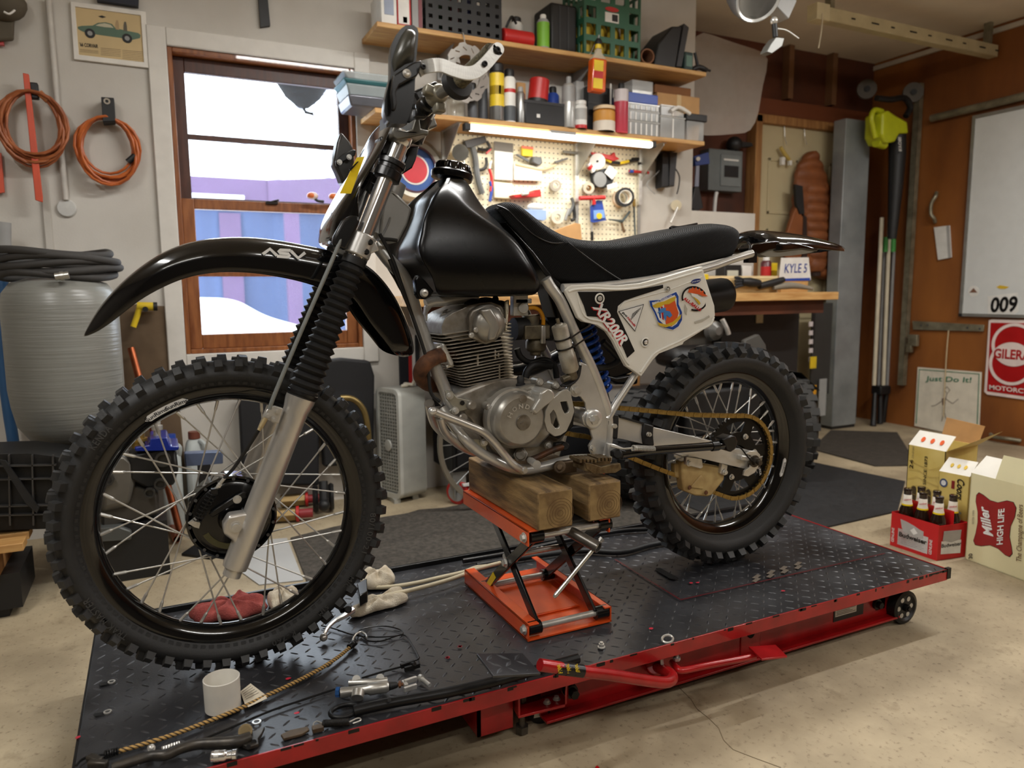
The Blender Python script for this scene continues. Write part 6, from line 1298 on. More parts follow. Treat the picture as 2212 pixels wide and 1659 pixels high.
for i in range(3):ob('flap_print',MB().prism(ellipse(p+u*(.3+.22*i)+UP+V3((.022,0,.026)),u*.05,V3((.006,0,.007)),10),(-.0012,0,.0012)),gold_st,k15)
# 30 can carton
p=V3((2.634,1.608,0));u=V3((-.046,-.37,0));v=V3((.26,-.03,0));h=.325;UP=hz*h
k30=carton('beer_carton','large cream carton marked 30 with a red badge nearest the camera',p,u,v,h,cream_c)
mil=mat('badge_maroon',(150,32,32),.42);fx=lambda x,y:((x-1270)/(1702-1270)*.59,(1330-y+(x-1270)*.38)/690)
bd=[(1355,810),(1390,830),(1440,870),(1500,888),(1570,872),(1620,885),(1642,930),(1630,1000),(1598,1070),(1590,1150),(1606,1230),(1612,1280),(1590,1305),(1555,1290),(1500,1240),(1440,1215),(1370,1222),(1325,1212),(1312,1180),(1330,1120),(1345,1040),(1345,960),(1330,880),(1335,830)]
def onface(x,y,k=0.): # pixel of the crop onto the face plane
    d_=ray(*cM(x,y));n_=u.cross(hz).normalized();t_=(p-EYE).dot(n_)/d_.dot(n_);return EYE+d_*t_+n_*(k if n_.dot(EYE-p)>0 else-k)
def fpoly(par,pts,m,k,name):n_=(onface(1300,900,.001)-onface(1300,900,0));return ob(name,MB().prism([onface(x,y,k)for x,y in pts],-n_*.6),m,par)
cb_=(1478,1055);fpoly(k30,[(cb_[0]+(x-cb_[0])*1.02,cb_[1]+(y-cb_[1])*1.02)for x,y in bd],black_st,.0014,'badge_edge');fpoly(k30,bd,mil,.002,'badge')
def ftext(par,body,bl,br,tl,m,bold=.01,shear=0.,k=.003):
    q=[onface(x,y,k)for x,y in(bl,br,tl)];write(body,q[0],q[1]-q[0],q[2]-q[0],m,par,bold,shear,lift=.0004)
ftext(k30,'HIGH LIFE',(1542,1210),(1557,930),(1492,1215),white_st,.03);ftext(k30,'Miller',(1470,1150),(1425,915),(1395,1145),white_st,.03,.25);ftext(k30,'30',(1305,1322),(1305,1280),(1275,1326),black_st,.02);ftext(k30,'ESTD 1903',(1316,1050),(1320,945),(1302,1052),mat('print_dark'),0)
ftext(k30,'The Champagne of Beers',(1700,1345),(1712,900),(1645,1340),mat('script_brown',(110,84,50),.5),.01,.3)
ob('flap',MB().prism([p+UP,p+u+UP,p+u+UP+V3((.06,0,.06)),p+u*.04+UP+V3((.06,0,.06))],V3((.002,0,-.002))),white_c,k30);ob('flap',MB().prism([p+UP+u*.25,p+u*.7+UP,p+u*.7+UP+V3((.02,0,.085)),p+u*.28+UP+V3((.02,0,.085))],V3((.002,0,-.001))),cream_c,k30)
ob('flap',MB().prism([p+v+UP,p+u+v+UP,p+u+v+UP+V3((.01,.01,.09)),p+v+UP+V3((.01,-.02,.085))],(.002,0,0)),card,k30)
for i in range(4):ob('flap_print',MB().prism([p+u*(.34+.09*i)+UP+V3((.016,0,.02)),p+u*(.40+.09*i)+UP+V3((.016,0,.02)),p+u*(.40+.09*i)+UP+V3((.02,0,.07)),p+u*(.34+.09*i)+UP+V3((.02,0,.07))],V3((-.0012,0,.0012))),(red_st if i%2 else gold_st),k30)
# ---------------------------------------------------------------- mats on the floor
carpet=mat('carpet_grey',(86,80,72),1.,0,.25,60,.9,420,tint=(58,54,48))
def matt(name,label,pts,h,m,bev=.002):
    return ob(name,MB().prism([V3((x,y,.0005))for x,y in pts],(0,0,h)),m,label=label,cat='mat',bevel=bev)
edge=[atz(x,y,0)for x,y in((655,1158),(720,1142),(800,1125),(880,1112),(905,1104),(960,1100),(1010,1090))]
matt('carpet_mat','worn grey brown carpet runner on the floor behind the lift',[(.40,2.10),(2.15,2.10),(2.13,2.96)]+[(p_.x,p_.y)for p_ in reversed(edge)]+[(.445,2.98)],.008,carpet)
matt('rubber_mat','black rubber floor mat to the right of the rear wheel',[(2.15,2.08),(2.93,2.10),(3.42,2.42),(3.34,2.96),(2.15,2.94)],.008,mat('mat_black',(30,30,31),.85,0,.3,30,.5,200))
matt('door_mat','dark brown door mat on the floor in front of the beige door',[(3.58,2.72),(3.80,2.62),(4.55,3.30),(4.22,3.57),(3.62,3.2)],.008,mat('mat_brown',(62,56,48),.95,0,.3,40,.8,300))
ob('cardboard_sheet',MB().prism([V3((atz(*q,0).x,atz(*q,0).y,.001))for q in((620,1164),(655,1255),(560,1265),(470,1200),(540,1170))],(0,0,.003)),mat('sheet_grey',(176,176,174),.5,0,.05,6),label='pale grey sheet on the floor seen through the front wheel',cat='sheet')
ob('red_chip',MB().prism([atz(*cL(x,y),.001)for x,y in((632,985),(640,978),(650,986),(640,994))],(0,0,.001)),bud_red,label='tiny red scrap on the concrete in front of the lift',cat='scrap')
# crack in the concrete
mb=MB();ck=[atz(*cL(x,y),.0006)for x,y in((960,625),(1000,665),(1035,700),(1060,740),(1110,780),(1150,820),(1170,870),(1210,910),(1300,945),(1410,985))];mb.ribbon(ck,.0016,(0,0,.0003));ob('floor_crack',mb,mat('crack_dark',(132,117,92),.9),bpy.data.objects['floor'])
# ================================================================== shelves, pegboard, bench and everything behind
cN,cO,cP,cQ,cR,cS,cT,cU=crop(1560,440,3.385),crop(1480,0,3.022),crop(940,240,3.687),crop(1100,0,4.809),crop(0,0,3.95),crop(0,500,3.319),crop(0,880,4.148),crop(700,740,3.0725)
def cm(name,c=(128,128,128),r=.5,me=0.,**k):return mat(name,c,r,me,k.pop('var',.1),k.pop('scale',14),**k)
grey_p,blk,wht=cm('grey_paint',(150,150,148)),cm('matt_black',(22,22,23)),cm('matt_white',(224,222,216))
redp,bluep,yelp,grnp,orgp=cm('plain_red',(186,36,34),.4),cm('plain_blue',(40,72,160),.4),cm('plain_yellow',(228,196,40),.4),cm('plain_green',(60,120,70),.5),cm('plain_orange',(206,104,40),.45)
clr=clear('clear_plastic',(206,208,206),.42,.15);tan=cm('tan_card',(190,148,98),.8)
SU,SLz,SF,SB=2.138,1.782,3.205,3.455
sx0,sx1=.935,2.725
ush=ob('upper_shelf_board',MB().bb((sx0,SF,SU-.022),(sx1,SB,SU)),pine,label='long pine shelf board high on the wall, upper of the two',cat='shelf',bevel=.003)
lsh=ob('lower_shelf_board',MB().bb((sx0-.02,SF,SLz-.022),(sx1,SB,SLz)),pine,label='long pine shelf board over the pegboard, lower of the two',cat='shelf',bevel=.003)
def bracket(px_,py_,zt,lab):
    x=at(px_,py_,3.42).x;b=thing('shelf_bracket',lab,'bracket',(x,3.43,zt-.25),'shelf brackets')
    ob('upright',MB().bb((x-.010,3.425,zt-.30),(x+.010,3.44,zt)),steel,b);ob('gusset',MB().prism([V3((x-.001,3.425,zt-.005)),V3((x-.001,3.225,zt-.005)),V3((x-.001,3.225,zt-.015)),V3((x-.001,3.425,zt-.17))],(.003,0,0)),mat('galvanised'),b);ob('flange',MB().bb((x-.012,3.22,zt-.004),(x+.012,3.425,zt)),steel,b)
bracket(960,330,SLz-.022,'steel bracket under the left end of the lower shelf');bracket(1248,330,SLz-.022,'steel bracket under the middle of the lower shelf');bracket(1386,330,SLz-.022,'steel bracket under the right end of the lower shelf')
for px_,lab in((1242,'dark bracket under the middle of the upper shelf'),(955,'dark bracket under the left part of the upper shelf')):
    x=at(px_,180,3.42).x;b=thing('shelf_bracket',lab,'bracket',(x,3.44,SU-.25),'upper shelf brackets')
    ob('gusset',MB().prism([V3((x-.002,3.445,SU-.026)),V3((x-.002,3.26,SU-.026)),V3((x-.002,3.445,SU-.13))],(.004,0,0)),grey_p,b);ob('upright',MB().bb((x-.012,3.445,SU-.14),(x+.012,3.455,SU-.024)),grey_p,b)
# LED bar
l0,l1=at(1004,262,3.2),at(1418,301,3.2);lz=min((l0.z+l1.z)/2-.014,SLz-.022-.019)
lb=thing('led_bar','bright white LED tube lamp under the lower shelf','lamp',((l0.x+l1.x)/2,3.215,lz-.02))
led2=mat('led_tube',(255,250,238),.5,0,0,emit=5);xm=(l0.x+l1.x)/2-.02
ob('tube',MB().bb((l0.x+.02,3.20,lz-.017),(l1.x-.02,3.232,lz+.012)),led2,lb,bevel=.008,seg=3)
for x0,x1 in((l0.x,l0.x+.03),(l1.x-.02,l1.x)):ob('end_cap',MB().bb((x0,3.198,lz-.018),(x1,3.234,lz+.014)),blk,lb,bevel=.003)
ob('clip',MB().bb((xm-.07,3.197,lz+.006),(xm+.07,3.234,lz+.018)),grey_p,lb)
area('led_bar_light',((l0.x+l1.x)/2,3.216,lz-.022),(l1.x-l0.x-.06,.03),5,(1,.97,.9),(radians(12),0,0),lb)
# pegboard
def peg_mat():
    m=mat('pegboard',(236,228,200),.55,0,0);nt=m.node_tree;N=nt.nodes;L=nt.links;tc=N.new('ShaderNodeTexCoord');s=N.new('ShaderNodeSeparateXYZ');L.new(tc.outputs['Object'],s.inputs[0])
    def mt(op,a,b=None):
        n=N.new('ShaderNodeMath');n.operation=op
        for i,q in enumerate((a,b)):
            if q is None:continue
            if isinstance(q,(int,float)):n.inputs[i].default_value=q
            else:L.new(q,n.inputs[i])
        return n.outputs[0]
    d=[mt('POWER',mt('SUBTRACT',mt('FRACT',mt('MULTIPLY',s.outputs[k],39.37)),.5),2)for k in(0,2)]
    h=mt('LESS_THAN',mt('ADD',d[0],d[1]),.021);x=N.new('ShaderNodeMixRGB');L.new(h,x.inputs[0]);x.inputs[1].default_value=lin((236,228,200));x.inputs[2].default_value=lin((110,100,80));L.new(x.outputs[0],N['Principled BSDF'].inputs['Base Color']);return m
gx0,gx1=at(962,430,3.45).x,at(1378,330,3.45).x
ob('pegboard',MB().bb((gx0,3.452,.98),(gx1,3.466,SLz-.024)),peg_mat(),label='cream pegboard hung with tools above the workbench',cat='pegboard')
for px_,lab in((1246,'steel strip joining the pegboard panels'),(1380,'steel strip along the right edge of the pegboard')):x=at(px_,430,3.45).x;ob('joint_strip',MB().bb((x-.009,3.446,.98),(x+.009,3.452,SLz-.03)),mat('galvanised'),label=lab,cat='strip')
# workbench
bt=.972;bx0,bx1,by0=1.0,3.56,3.0
wb_=thing('workbench','long wooden workbench with a pale plank front under the pegboard','workbench',((bx0+bx1)/2,3.2,0))
ob('bench_top',MB().bb((bx0,by0,bt-.044),(bx1,3.46,bt)),pine,wb_,bevel=.003)
ob('leg',MB().bb((2.15,by0+.05,0),(2.21,by0+.10,bt-.044)),lumber,wb_)
for x in(bx0+.32,2.15,bx1-.08):ob('leg',MB().bb((x,3.38,0),(x+.06,3.44,bt-.044)),lumber,wb_)
ob('apron',MB().bb((bx0+.05,by0+.06,bt-.12),(bx1-.05,by0+.09,bt-.045)),dark_ply,wb_)
# ---------------------------------------------------------------- helpers for shelf goods
def span(p0,p1,pt,Y):a=at(p0,pt,Y);b=at(p1,pt,Y);return a.x,b.x,(a.z+b.z)/2
def carton_box(name,label,cat,p0,p1,pt,zb,Y,d,m,parts=(),bevel=.003,group=None):
    x0,x1,zt=span(p0,p1,pt,Y);t=thing(name,label,cat,((x0+x1)/2,Y+d/2,zb),group);ob('body',MB().bb((x0,Y,zb),(x1,Y+d,zt)),m,t,bevel=bevel)
    for nm,u0,u1,v0,v1,mm in parts:ob(nm,MB().bb((x0+(x1-x0)*u0,Y-.002,zb+(zt-zb)*v0),(x0+(x1-x0)*u1,Y,zb+(zt-zb)*v1)),mm,t)
    return t
def can(name,label,cat,p0,p1,pt,zb,Y,m,cap=None,bands=(),prof=None,neck=.86,group=None):
    x0,x1,zt=span(p0,p1,pt,Y);r=(x1-x0)/2;c=V3(((x0+x1)/2,Y,zb));h=zt-zb;t=thing(name,label,cat,c,group)
    ob('body',MB().lathe(prof(r,h)if prof else[(r*.96,0),(r,.004),(r,h*neck-.012),(r*.72,h*neck),(r*.6,h*neck),(0,h*neck)],c,(0,0,1),22),m,t)
    if cap:ob('cap',MB().lathe([(r*cap[1],h*neck-.002),(r*cap[1],h*.97),(r*cap[1]*.8,h),(0,h)],c,(0,0,1),18),cap[0],t)
    for v0,v1,mm in bands:ob('label_band',MB().lathe([(r*1.012,h*v0),(r*1.015,h*v0),(r*1.015,h*v1),(r*1.012,h*v1)],c,(0,0,1),22),mm,t)
    return t
# ---- upper shelf
Yf=3.225
carton_box('manual','white spiral manual at the left end of the upper shelf','book',822,856,-18,SU,Yf,.16,wht,[('spine_print',.2,.8,.3,.8,cm('print_blue',(150,160,180)))],group='manuals on the upper shelf')
carton_box('manual','white manual with red border standing on the upper shelf','book',857,887,-14,SU,Yf,.17,redp,[('spine_label',.08,.86,.08,.95,wht),('barcode',.4,.7,.12,.3,blk)],group='manuals on the upper shelf')
carton_box('manual','thin grey manual beside the black crate on the upper shelf','book',889,912,-10,SU,Yf,.17,grey_p,[('spine_stripe',.6,.95,.05,.95,cm('maroon',(120,60,66)))],group='manuals on the upper shelf')
def crate(name,label,p0,p1,pt,m,nx,nz,d,Y,solid=None,gap=.16):
    x0,x1,zt=span(p0,p1,pt,Y);zb=SU;t=thing(name,label,'crate',((x0+x1)/2,Y+d/2,zb));w=.008
    def side(a,u,n_,nrm):
        L_=u.length;u=u.normalized();cell=L_/nx;loops=[];H=zt-zb
        outer=[a,a+u*L_,a+u*L_+V3((0,0,H)),a+V3((0,0,H))]
        for i in range(nx):
            for j in range(nz):
                if solid and(i,j)in solid:continue
                g=gap;s0=a+u*(cell*(i+g))+V3((0,0,H*(j+g+.02)/nz));s1=a+u*(cell*(i+1-g))+V3((0,0,H*(j+1-g)/nz));loops.append([s0,V3((s1.x,s1.y,s0.z)),s1,V3((s0.x,s0.y,s1.z))])
        mb=MB();holed(mb,outer,loops,nrm*w);return ob('lattice_side',mb,m,t)
    side(V3((x0,Y,zb)),V3((x1-x0,0,0)),0,V3((0,1,0)));side(V3((x0,Y+d-w,zb)),V3((x1-x0,0,0)),0,V3((0,1,0)));side(V3((x0,Y+w,zb)),V3((0,d-2*w,0)),0,V3((1,0,0)));side(V3((x1-w,Y+w,zb)),V3((0,d-2*w,0)),0,V3((1,0,0)))
    ob('crate_base',MB().bb((x0+w,Y+w,zb),(x1-w,Y+d-w,zb+.012)),m,t);return t,x0,x1,zt
t,x0,x1,zt=crate('black_crate','black perforated plastic crate on the upper shelf',918,1083,-30,blk,8,5,.2,Yf,None,.30)
for k,(px_,m_)in enumerate(((962,grnp),(980,redp),(1020,bluep))):q=at(px_,30,Yf+.05);ob('spray_can',MB().lathe([(.026,0),(.026,.16),(.016,.18),(0,.18)],(q.x,Yf+.06,SU+.014),(0,0,1),16),m_,label=['green','red','blue'][k]+' can inside the black crate',cat='can')
x0,x1,zt=span(1092,1157,64,Yf);t=thing('red_flashlight','red cylindrical case lying on the upper shelf by the black crate','case',((x0+x1)/2,Yf+.04,SU));r=.038;ob('body',MB().cyl((x0,Yf+.04,SU+r+.001),(x1,Yf+.04,SU+r+.001),r,n=24),redp,t,bevel=.006);ob('strap',MB().tube([(x0+.008,Yf+.01,SU+.07),(x0+.02,Yf+.0,SU+.10),(x0+.05,Yf+.03,SU+.13),(x0+.08,Yf+.05,SU+.11)],.006,8,4),blk,t)
can('spray_bottle','white trigger bottle behind the red case','bottle',1102,1128,38,SU,Yf+.14,wht,(blk,.7))
can('squeeze_bottle','grey and green squeeze bottle right of the red case','bottle',1161,1185,32,SU,Yf+.02,grey_p,(wht,.5),[(.05,.75,cm('lime',(120,180,50)))])
t=carton_box('black_case','tall black hard case between the bottle and the green crate','case',1190,1247,8,SU,Yf+.03,.18,blk,[('rib',.3,.36,.05,.95,cm('dark_grey',(44,44,46))),('rib',.62,.68,.05,.95,cm('dark_grey'))],.012)
grn=cm('crate_green',(42,92,68),.45);t,x0,x1,zt=crate('green_crate','green milk crate full of yellow bottles on the upper shelf',1262,1385,-22,grn,4,4,.21,Yf-.01,{(1,1),(2,1),(1,2),(2,2)}if False else{(1,2),(2,2)})
cw=(x1-x0);H=zt-SU
ob('crate_label',MB().bb((x0+cw*.36,Yf-.012,SU+H*.52),(x0+cw*.60,Yf-.01,SU+H*.66)),wht,t);ob('crate_badge',MB().prism(ellipse((x0+cw*.48,Yf-.012,SU+H*.71),(cw*.12,0,0),(0,0,H*.035),18),(0,.002,0)),redp,t);ob('barcode',MB().bb((x0+cw*.48,Yf-.013,SU+H*.54),(x0+cw*.58,Yf-.012,SU+H*.64)),blk,t)
yb=cm('oil_yellow',(220,192,70),.35);n=0
for i in range(4):
    for j in range(2):
        c=V3((x0+cw*(.14+.24*i),Yf+.055+.10*j,SU+.014));b=thing('oil_bottle','yellow oil bottle inside the green crate, '+['first','second','third','fourth'][i]+' from the left in the '+['front','back'][j]+' row','bottle',c,'oil bottles in the green crate');hh=.215
        ob('body',MB().lathe([(.024,0),(.027,.004),(.027,hh*.78),(.014,hh*.9),(.014,hh),(0,hh)],c,(0,0,1),16),yb,b);ob('cap',MB().cyl(c+V3((0,0,hh)),c+V3((0,0,hh+.022)),.016,n=12),blk,b)
x=at(1398,105,Yf).x;t=ob('cork_roll',MB().lathe([(.038,0),(.038,.11),(.030,.11),(.030,.01),(0,.01)],(x,Yf+.0,SU+.039),(.25,1,0),24)if False else MB().lathe([(.038,.11),(.038,0),(.031,0),(.031,.11)],(x,Yf-.005,SU+.0385),(.2,1,0),24,closed=True),cm('cork',(120,80,54),.8),label='brown tube lying end on right of the green crate',cat='roll')
x0,x1,zt=span(1415,1455,62,Yf);t=thing('black_speaker','black angular plastic unit tilted on the upper shelf','case',((x0+x1)/2,Yf+.09,SU));ob('body',MB().prism([V3((x0,Yf,SU)),V3((x1+.02,Yf,SU)),V3((x1+.06,Yf,zt+.03)),V3((x1-.01,Yf,zt+.02)),V3((x0+.02,Yf,zt-.08))],(0,.17,0)),blk,t,bevel=.008);ob('grille',MB().prism([V3((x1+.022,Yf-.002,SU+.01)),V3((x1+.055,Yf-.002,SU+.01)),V3((x1+.10,Yf-.002,zt+.03)),V3((x1+.066,Yf-.002,zt+.045))],(0,.14,0)),cm('dark_grey'),t,bevel=.004)
carton_box('battery_charger','small dark green charger box near the right end of the upper shelf','charger',1480,1498,112,SU,Yf-.01,.05,cm('charger_green',(34,58,56)),[('front_label',.15,.85,.2,.8,cm('charger_label',(90,120,108)))],.006)
x=at(1514,140,Yf).x;t=thing('black_nozzle','black spray nozzle lying on the right end of the upper shelf','nozzle',(x,Yf,SU));ob('grip',MB().tube([(x-.04,Yf+.02,SU+.016),(x,Yf+.01,SU+.03),(x+.04,Yf,SU+.014)],.014,10,3),blk,t);ob('spout',MB().cyl((x-.01,Yf+.01,SU+.03),(x-.035,Yf+.01,SU+.10),.008),blk,t);ob('trigger',MB().tube([(x+.01,Yf,SU+.02),(x+.05,Yf-.02,SU+.01)],.006,8),blk,t)
# hanging orange bottle
hb_=at(1288,196,3.13);q=at(1292,90,3.13);t=thing('hanging_bottle','orange bottle with yellow neck and label hanging in front of the shelves','bottle',hb_);R_=Matrix.Rotation(.10,3,'Y')
dirv=(at(1293,85,3.13)-at(1288,200,3.13));hh=dirv.length;ax=dirv.normalized();o_=at(1288,200,3.13);bx_=V3((1,0,0));
def obox(o,h0,h1,w,d):a=o+ax*h0;b=o+ax*h1;return[a+V3((-w,-d,0)),a+V3((w,-d,0)),a+V3((w,d,0)),a+V3((-w,d,0))],[b+V3((-w,-d,0)),b+V3((w,-d,0)),b+V3((w,d,0)),b+V3((-w,d,0))]
amb=cm('cleaner_orange',(206,84,22),.15,coat=.4);a,b=obox(o_,0,hh*.62,.040,.024);ob('body',MB().loft([a,b]),amb,t,bevel=.008,seg=3)
a,b=obox(o_,hh*.62,hh*.80,.034,.02);a2,b2=obox(o_,hh*.70,hh*.82,.014,.012);ob('shoulder',MB().loft([obox(o_,hh*.62,1,.038,.022)[0],obox(o_,hh*.74,1,.016,.012)[0],obox(o_,hh*.82,1,.014,.012)[0]]),clear('bottle_clear',(226,214,190),.5,.1),t,bevel=.004)
ob('collar',MB().cyl(o_+ax*hh*.82,o_+ax*hh*.90,.015),yelp,t);ob('cap',MB().lathe([(.018,0),(.018,hh*.06),(.01,hh*.11),(0,hh*.11)],o_+ax*hh*.90,ax,16),blk,t)
for(h0,h1,m_)in((.05,.24,yelp),(.24,.38,redp),(.38,.58,yelp)):a,b=obox(o_,hh*h0,hh*h1,.026,.0);ob('label_field',MB().prism([a[0]+V3((-.008,-.0255,0)),a[1]+V3((-.008,-.0255,0)),b[1]+V3((-.008,-.0255,0)),b[0]+V3((-.008,-.0255,0))],(0,.001,0)),m_,t)
ob('hanger',MB().tube([o_+ax*hh,o_+ax*(hh+.02),V3((o_.x+.012,SF-.006,SU+.004)),V3((o_.x+.012,SF+.006,SU+.003))],.002,6,3),steel,t)
# ---- lower shelf
Yl=3.235
t=thing('glass_dish_stack','stack of glass baking dishes with a teal lid at the left end of the shelf','dish',(at(800,230,3.2).x,3.3,SLz))
gl=clear('dish_glass',(196,206,208),.5,.05)
for k,(a,y0,y1,w,m_)in enumerate(((796,205,232,.085,cm('rack_grey',(120,122,130),.3,.6)),(800,182,208,.10,gl),(806,172,184,.125,cm('teal_lid',(52,100,104),.4)),(806,156,174,.125,gl))):
    x=at(a,200,3.2).x;z0=at(a,y1,3.2).z if k else SLz;z1=at(a,y0,3.2).z;ob('dish' if m_ is gl else('lid' if k==2 else 'rack'),MB().loft([[V3((x+u*w*.86,3.22+v,z0))for u,v in((-1,0),(1,0),(1,.18),(-1,.18))],[V3((x+u*w,3.21+v,z1))for u,v in((-1,0),(1,0),(1,.2),(-1,.2))]]),m_,t,bevel=.008)
mb=MB()
def rotor(c,R,lab,n_=(.25,-.95,.1)):
    t=thing('brake_rotor',lab,'brake disc',c,'brake rotors');n_=V3(n_).normalized();q=n_.to_track_quat('Z','Y');out=[];N_=72
    for i in range(N_):a=2*pi*i/N_;r=R*(1+.035*(1 if(i//4)%2 else-1));out.append(c+q@V3((cos(a)*r,sin(a)*r,0)))
    holes=[[c+q@V3((cos(2*pi*i/40)*R*.62,sin(2*pi*i/40)*R*.62,0))for i in range(40)]]
    for k in range(14):
        a=2*pi*k/14;ca=c+q@V3((cos(a)*R*.82,sin(a)*R*.82,0));d=q@V3((cos(a+.9),sin(a+.9),0));s=q@V3((-sin(a+.9),cos(a+.9),0));holes.append([ca+d*R*.10+s*R*.02,ca-d*R*.10+s*R*.02,ca-d*R*.10-s*R*.02,ca+d*R*.10-s*R*.02])
    mb=MB();holed(mb,out,holes,n_*.004);ob('disc',mb,cm('rotor_steel',(176,174,168),.35,.8),t)
    for k in range(5):a=2*pi*k/5;p=c+q@V3((cos(a)*R*.60,sin(a)*R*.60,0));ob('tab',MB().prism([p+(q@V3((cos(a+b_)*R*w,sin(a+b_)*R*w,0)))for b_,w in((1.2,.12),(3.14,.16),(-1.2,.12),(0,.08))],n_*.004),cm('rotor_steel'),t)
rotor(at(1009,158,3.16),.122,'large slotted steel brake rotor hanging behind the hand grip',(.3,-.95,-.1));q=at(1009,158,3.16);ob('hook',MB().tube([q+V3((0,.0,.118)),q+V3((0,.02,.135)),V3((q.x,SF-.004,SU+.004)),V3((q.x,SF+.03,SU+.004))],.003,6,3),steel,bpy.data.objects['brake_rotor'])
can('glass_jar','pale glass jar behind the switch on the lower shelf','jar',965,1003,205,SLz,Yl+.05,clear('jar_glass',(216,214,200),.5,.1),(grey_p,.9))
can('spray_can','dark grey spray can left of the yellow can','can',1010,1030,180,SLz,Yl,cm('can_grey',(74,76,80)),(blk,.8),group='cans on the lower shelf')
can('spray_can','dark can with steel base behind the rotor','can',1032,1052,172,SLz,Yl+.05,cm('can_grey'),(grey_p,.8),group='cans on the lower shelf')
can('spray_can','yellow spray can with a black cap on the lower shelf','can',1058,1087,138,SLz,Yl,cm('can_steel',(150,150,148),.3,.8),(blk,.95),[(.25,.82,yelp),(.45,.60,cm('can_print',(190,160,30)))],group='cans on the lower shelf')
can('spray_can','white and grey spray can beside the yellow can','can',1088,1112,150,SLz,Yl,wht,(blk,.8),[(.02,.30,cm('can_dark',(70,74,78))),(.55,.62,redp)],group='cans on the lower shelf')
can('spray_can','small silver bottle with brown card behind','can',1115,1133,188,SLz,Yl,cm('can_steel'),(grey_p,.6),group='cans on the lower shelf')
carton_box('card_sleeve','narrow brown cardboard sleeve on the lower shelf','box',1117,1136,178,SLz,Yl+.07,.04,tan)
t=carton_box('parts_bin','black plastic parts bin on the lower shelf','bin',1134,1222,220,SLz,Yl-.02,.085,blk,[('bin_lip',-.02,1.02,.88,1.,cm('dark_grey')),('bin_mark',.28,.36,.3,.45,wht)],.006)
x0,x1,zt=span(1143,1182,170,Yl+.03);z0=at(1160,220,Yl).z+.002;r=(x1-x0)/2
t=thing('air_filter','red pleated filter drum sitting tilted in the black bin','filter',((x0+x1)/2,Yl+.04,z0));c=V3(((x0+x1)/2,Yl+.04,z0));ob('element',MB().lathe([(r,.012),(r,zt-z0)],c,(.12,0,1),40),redp,t)if False else ob('element',MB().lathe([(0,.012),(r,.012),(r*.98,zt-z0-.004),(r*.9,zt-z0),(0,zt-z0)],c,(.12,0,1),32),redp,t);ob('end_ring',MB().lathe([(r*.8,-.0),(r*1.02,0),(r*1.02,.016),(r*.8,.016)],c,(.12,0,1),32),blk,t)
can('blue_jug','small blue rounded bottle behind the black bin','bottle',1182,1206,188,SLz,Yl+.14,bluep,(blk,.6))
can('spray_can','tall silver spray can right of the black bin','can',1216,1241,166,SLz,Yl-.01,cm('can_silver',(182,182,178),.35,.5),(grey_p,.4),[(.5,.8,cm('can_label',(150,150,148)))],group='cans on the lower shelf')
can('pill_bottle','white tub with grey cap and red base band on the lower shelf','bottle',1242,1266,218,SLz,Yl-.02,wht,(wht,.9),[(0,.12,redp),(.3,.7,cm('label_grey',(170,168,164)))])
carton_box('clear_bag','clear plastic bag of parts leaning behind the white tub','bag',1245,1262,175,SLz,Yl+.08,.05,clr)
carton_box('black_bin','tall black tote behind the orange tub on the lower shelf','bin',1270,1325,188,SLz,Yl+.04,.11,blk,[('bin_lip',0,1,.62,.66,cm('dark_grey')),('card_edge',.86,.92,.6,1.1,wht)],.005)
t=can('orange_tub','orange and white round tub in front of the black tote','tub',1285,1325,230,SLz,Yl-.01,cm('tub_orange',(206,146,62)),(cm('tub_lid',(226,200,160)),1.0),[(.0,.38,cm('tub_white',(216,206,190)))])
can('spray_can','tall red and silver spray can beside the orange tub','can',1329,1355,180,SLz,Yl-.02,cm('can_red',(184,60,76),.35),(blk,.45),[(.62,.86,cm('can_light',(206,196,196)))],group='cans on the lower shelf')
def organizer(zb,pt,p0,p1,Y,lab,nm,m_,cols):
    x0,x1,zt=span(p0,p1,pt,Y);t=thing('organizer_box',lab,'box',((x0+x1)/2,Y+.08,zb),'parts organizers');ob('shell',MB().bb((x0,Y,zb),(x1,Y+.115,zt-.004)),m_,t,bevel=.003);ob('lid',MB().bb((x0-.003,Y-.003,zt-.008),(x1+.003,Y+.118,zt)),clear('lid_clear',(214,214,210),.6),t,bevel=.002)
    for i in range(cols):xx=x0+(x1-x0)*(i+.5)/cols;ob('rib',MB().bb((xx-.004,Y-.003,zb+.003),(xx+.004,Y,zt-.012)),wht,t)
    return zt
z=SLz+.0005
for pt,lab in((262,'lowest clear parts organizer of the stack'),(239,'middle clear parts organizer of the stack'),(224,'upper clear parts organizer under the blue box')):z=organizer(z,pt,1356,1424,Yl-.02,lab,'',clr,6)+.0005
x0,x1,zt=span(1357,1422,202,Yl-.02);t=thing('blue_box','blue lidded box on top of the clear organizers','box',((x0+x1)/2,Yl+.05,z));ob('body',MB().bb((x0,Yl-.02,z),(x1,Yl+.13,zt)),bluep,t,bevel=.004);z2=zt+.0005
x0,x1,zt=span(1366,1411,174,Yl);t=thing('clear_box','small clear box of screws on the blue box','box',((x0+x1)/2,Yl+.05,z2));ob('body',MB().bb((x0,Yl,z2),(x1,Yl+.1,zt)),clr,t,bevel=.003);ob('screws',MB().bb((x0+.006,Yl+.006,z2+.002),(x1-.006,Yl+.09,z2+.02)),steel,t)
carton_box('brown_box','brown cardboard box at the right end of the lower shelf','box',1420,1512,205,SLz,Yl+.10,.11,tan,[('tape',.45,.55,0,1,cm('tape_tan',(206,176,126)))])
x0,x1,zt=span(1418,1500,192,Yl+.115);carton_box('brown_box','flat dark brown box lying on the cardboard box','box',1415,1493,186,at(1460,205,Yl+.10).z+.001,Yl+.105,.10,cm('box_dark',(128,84,48),.8))
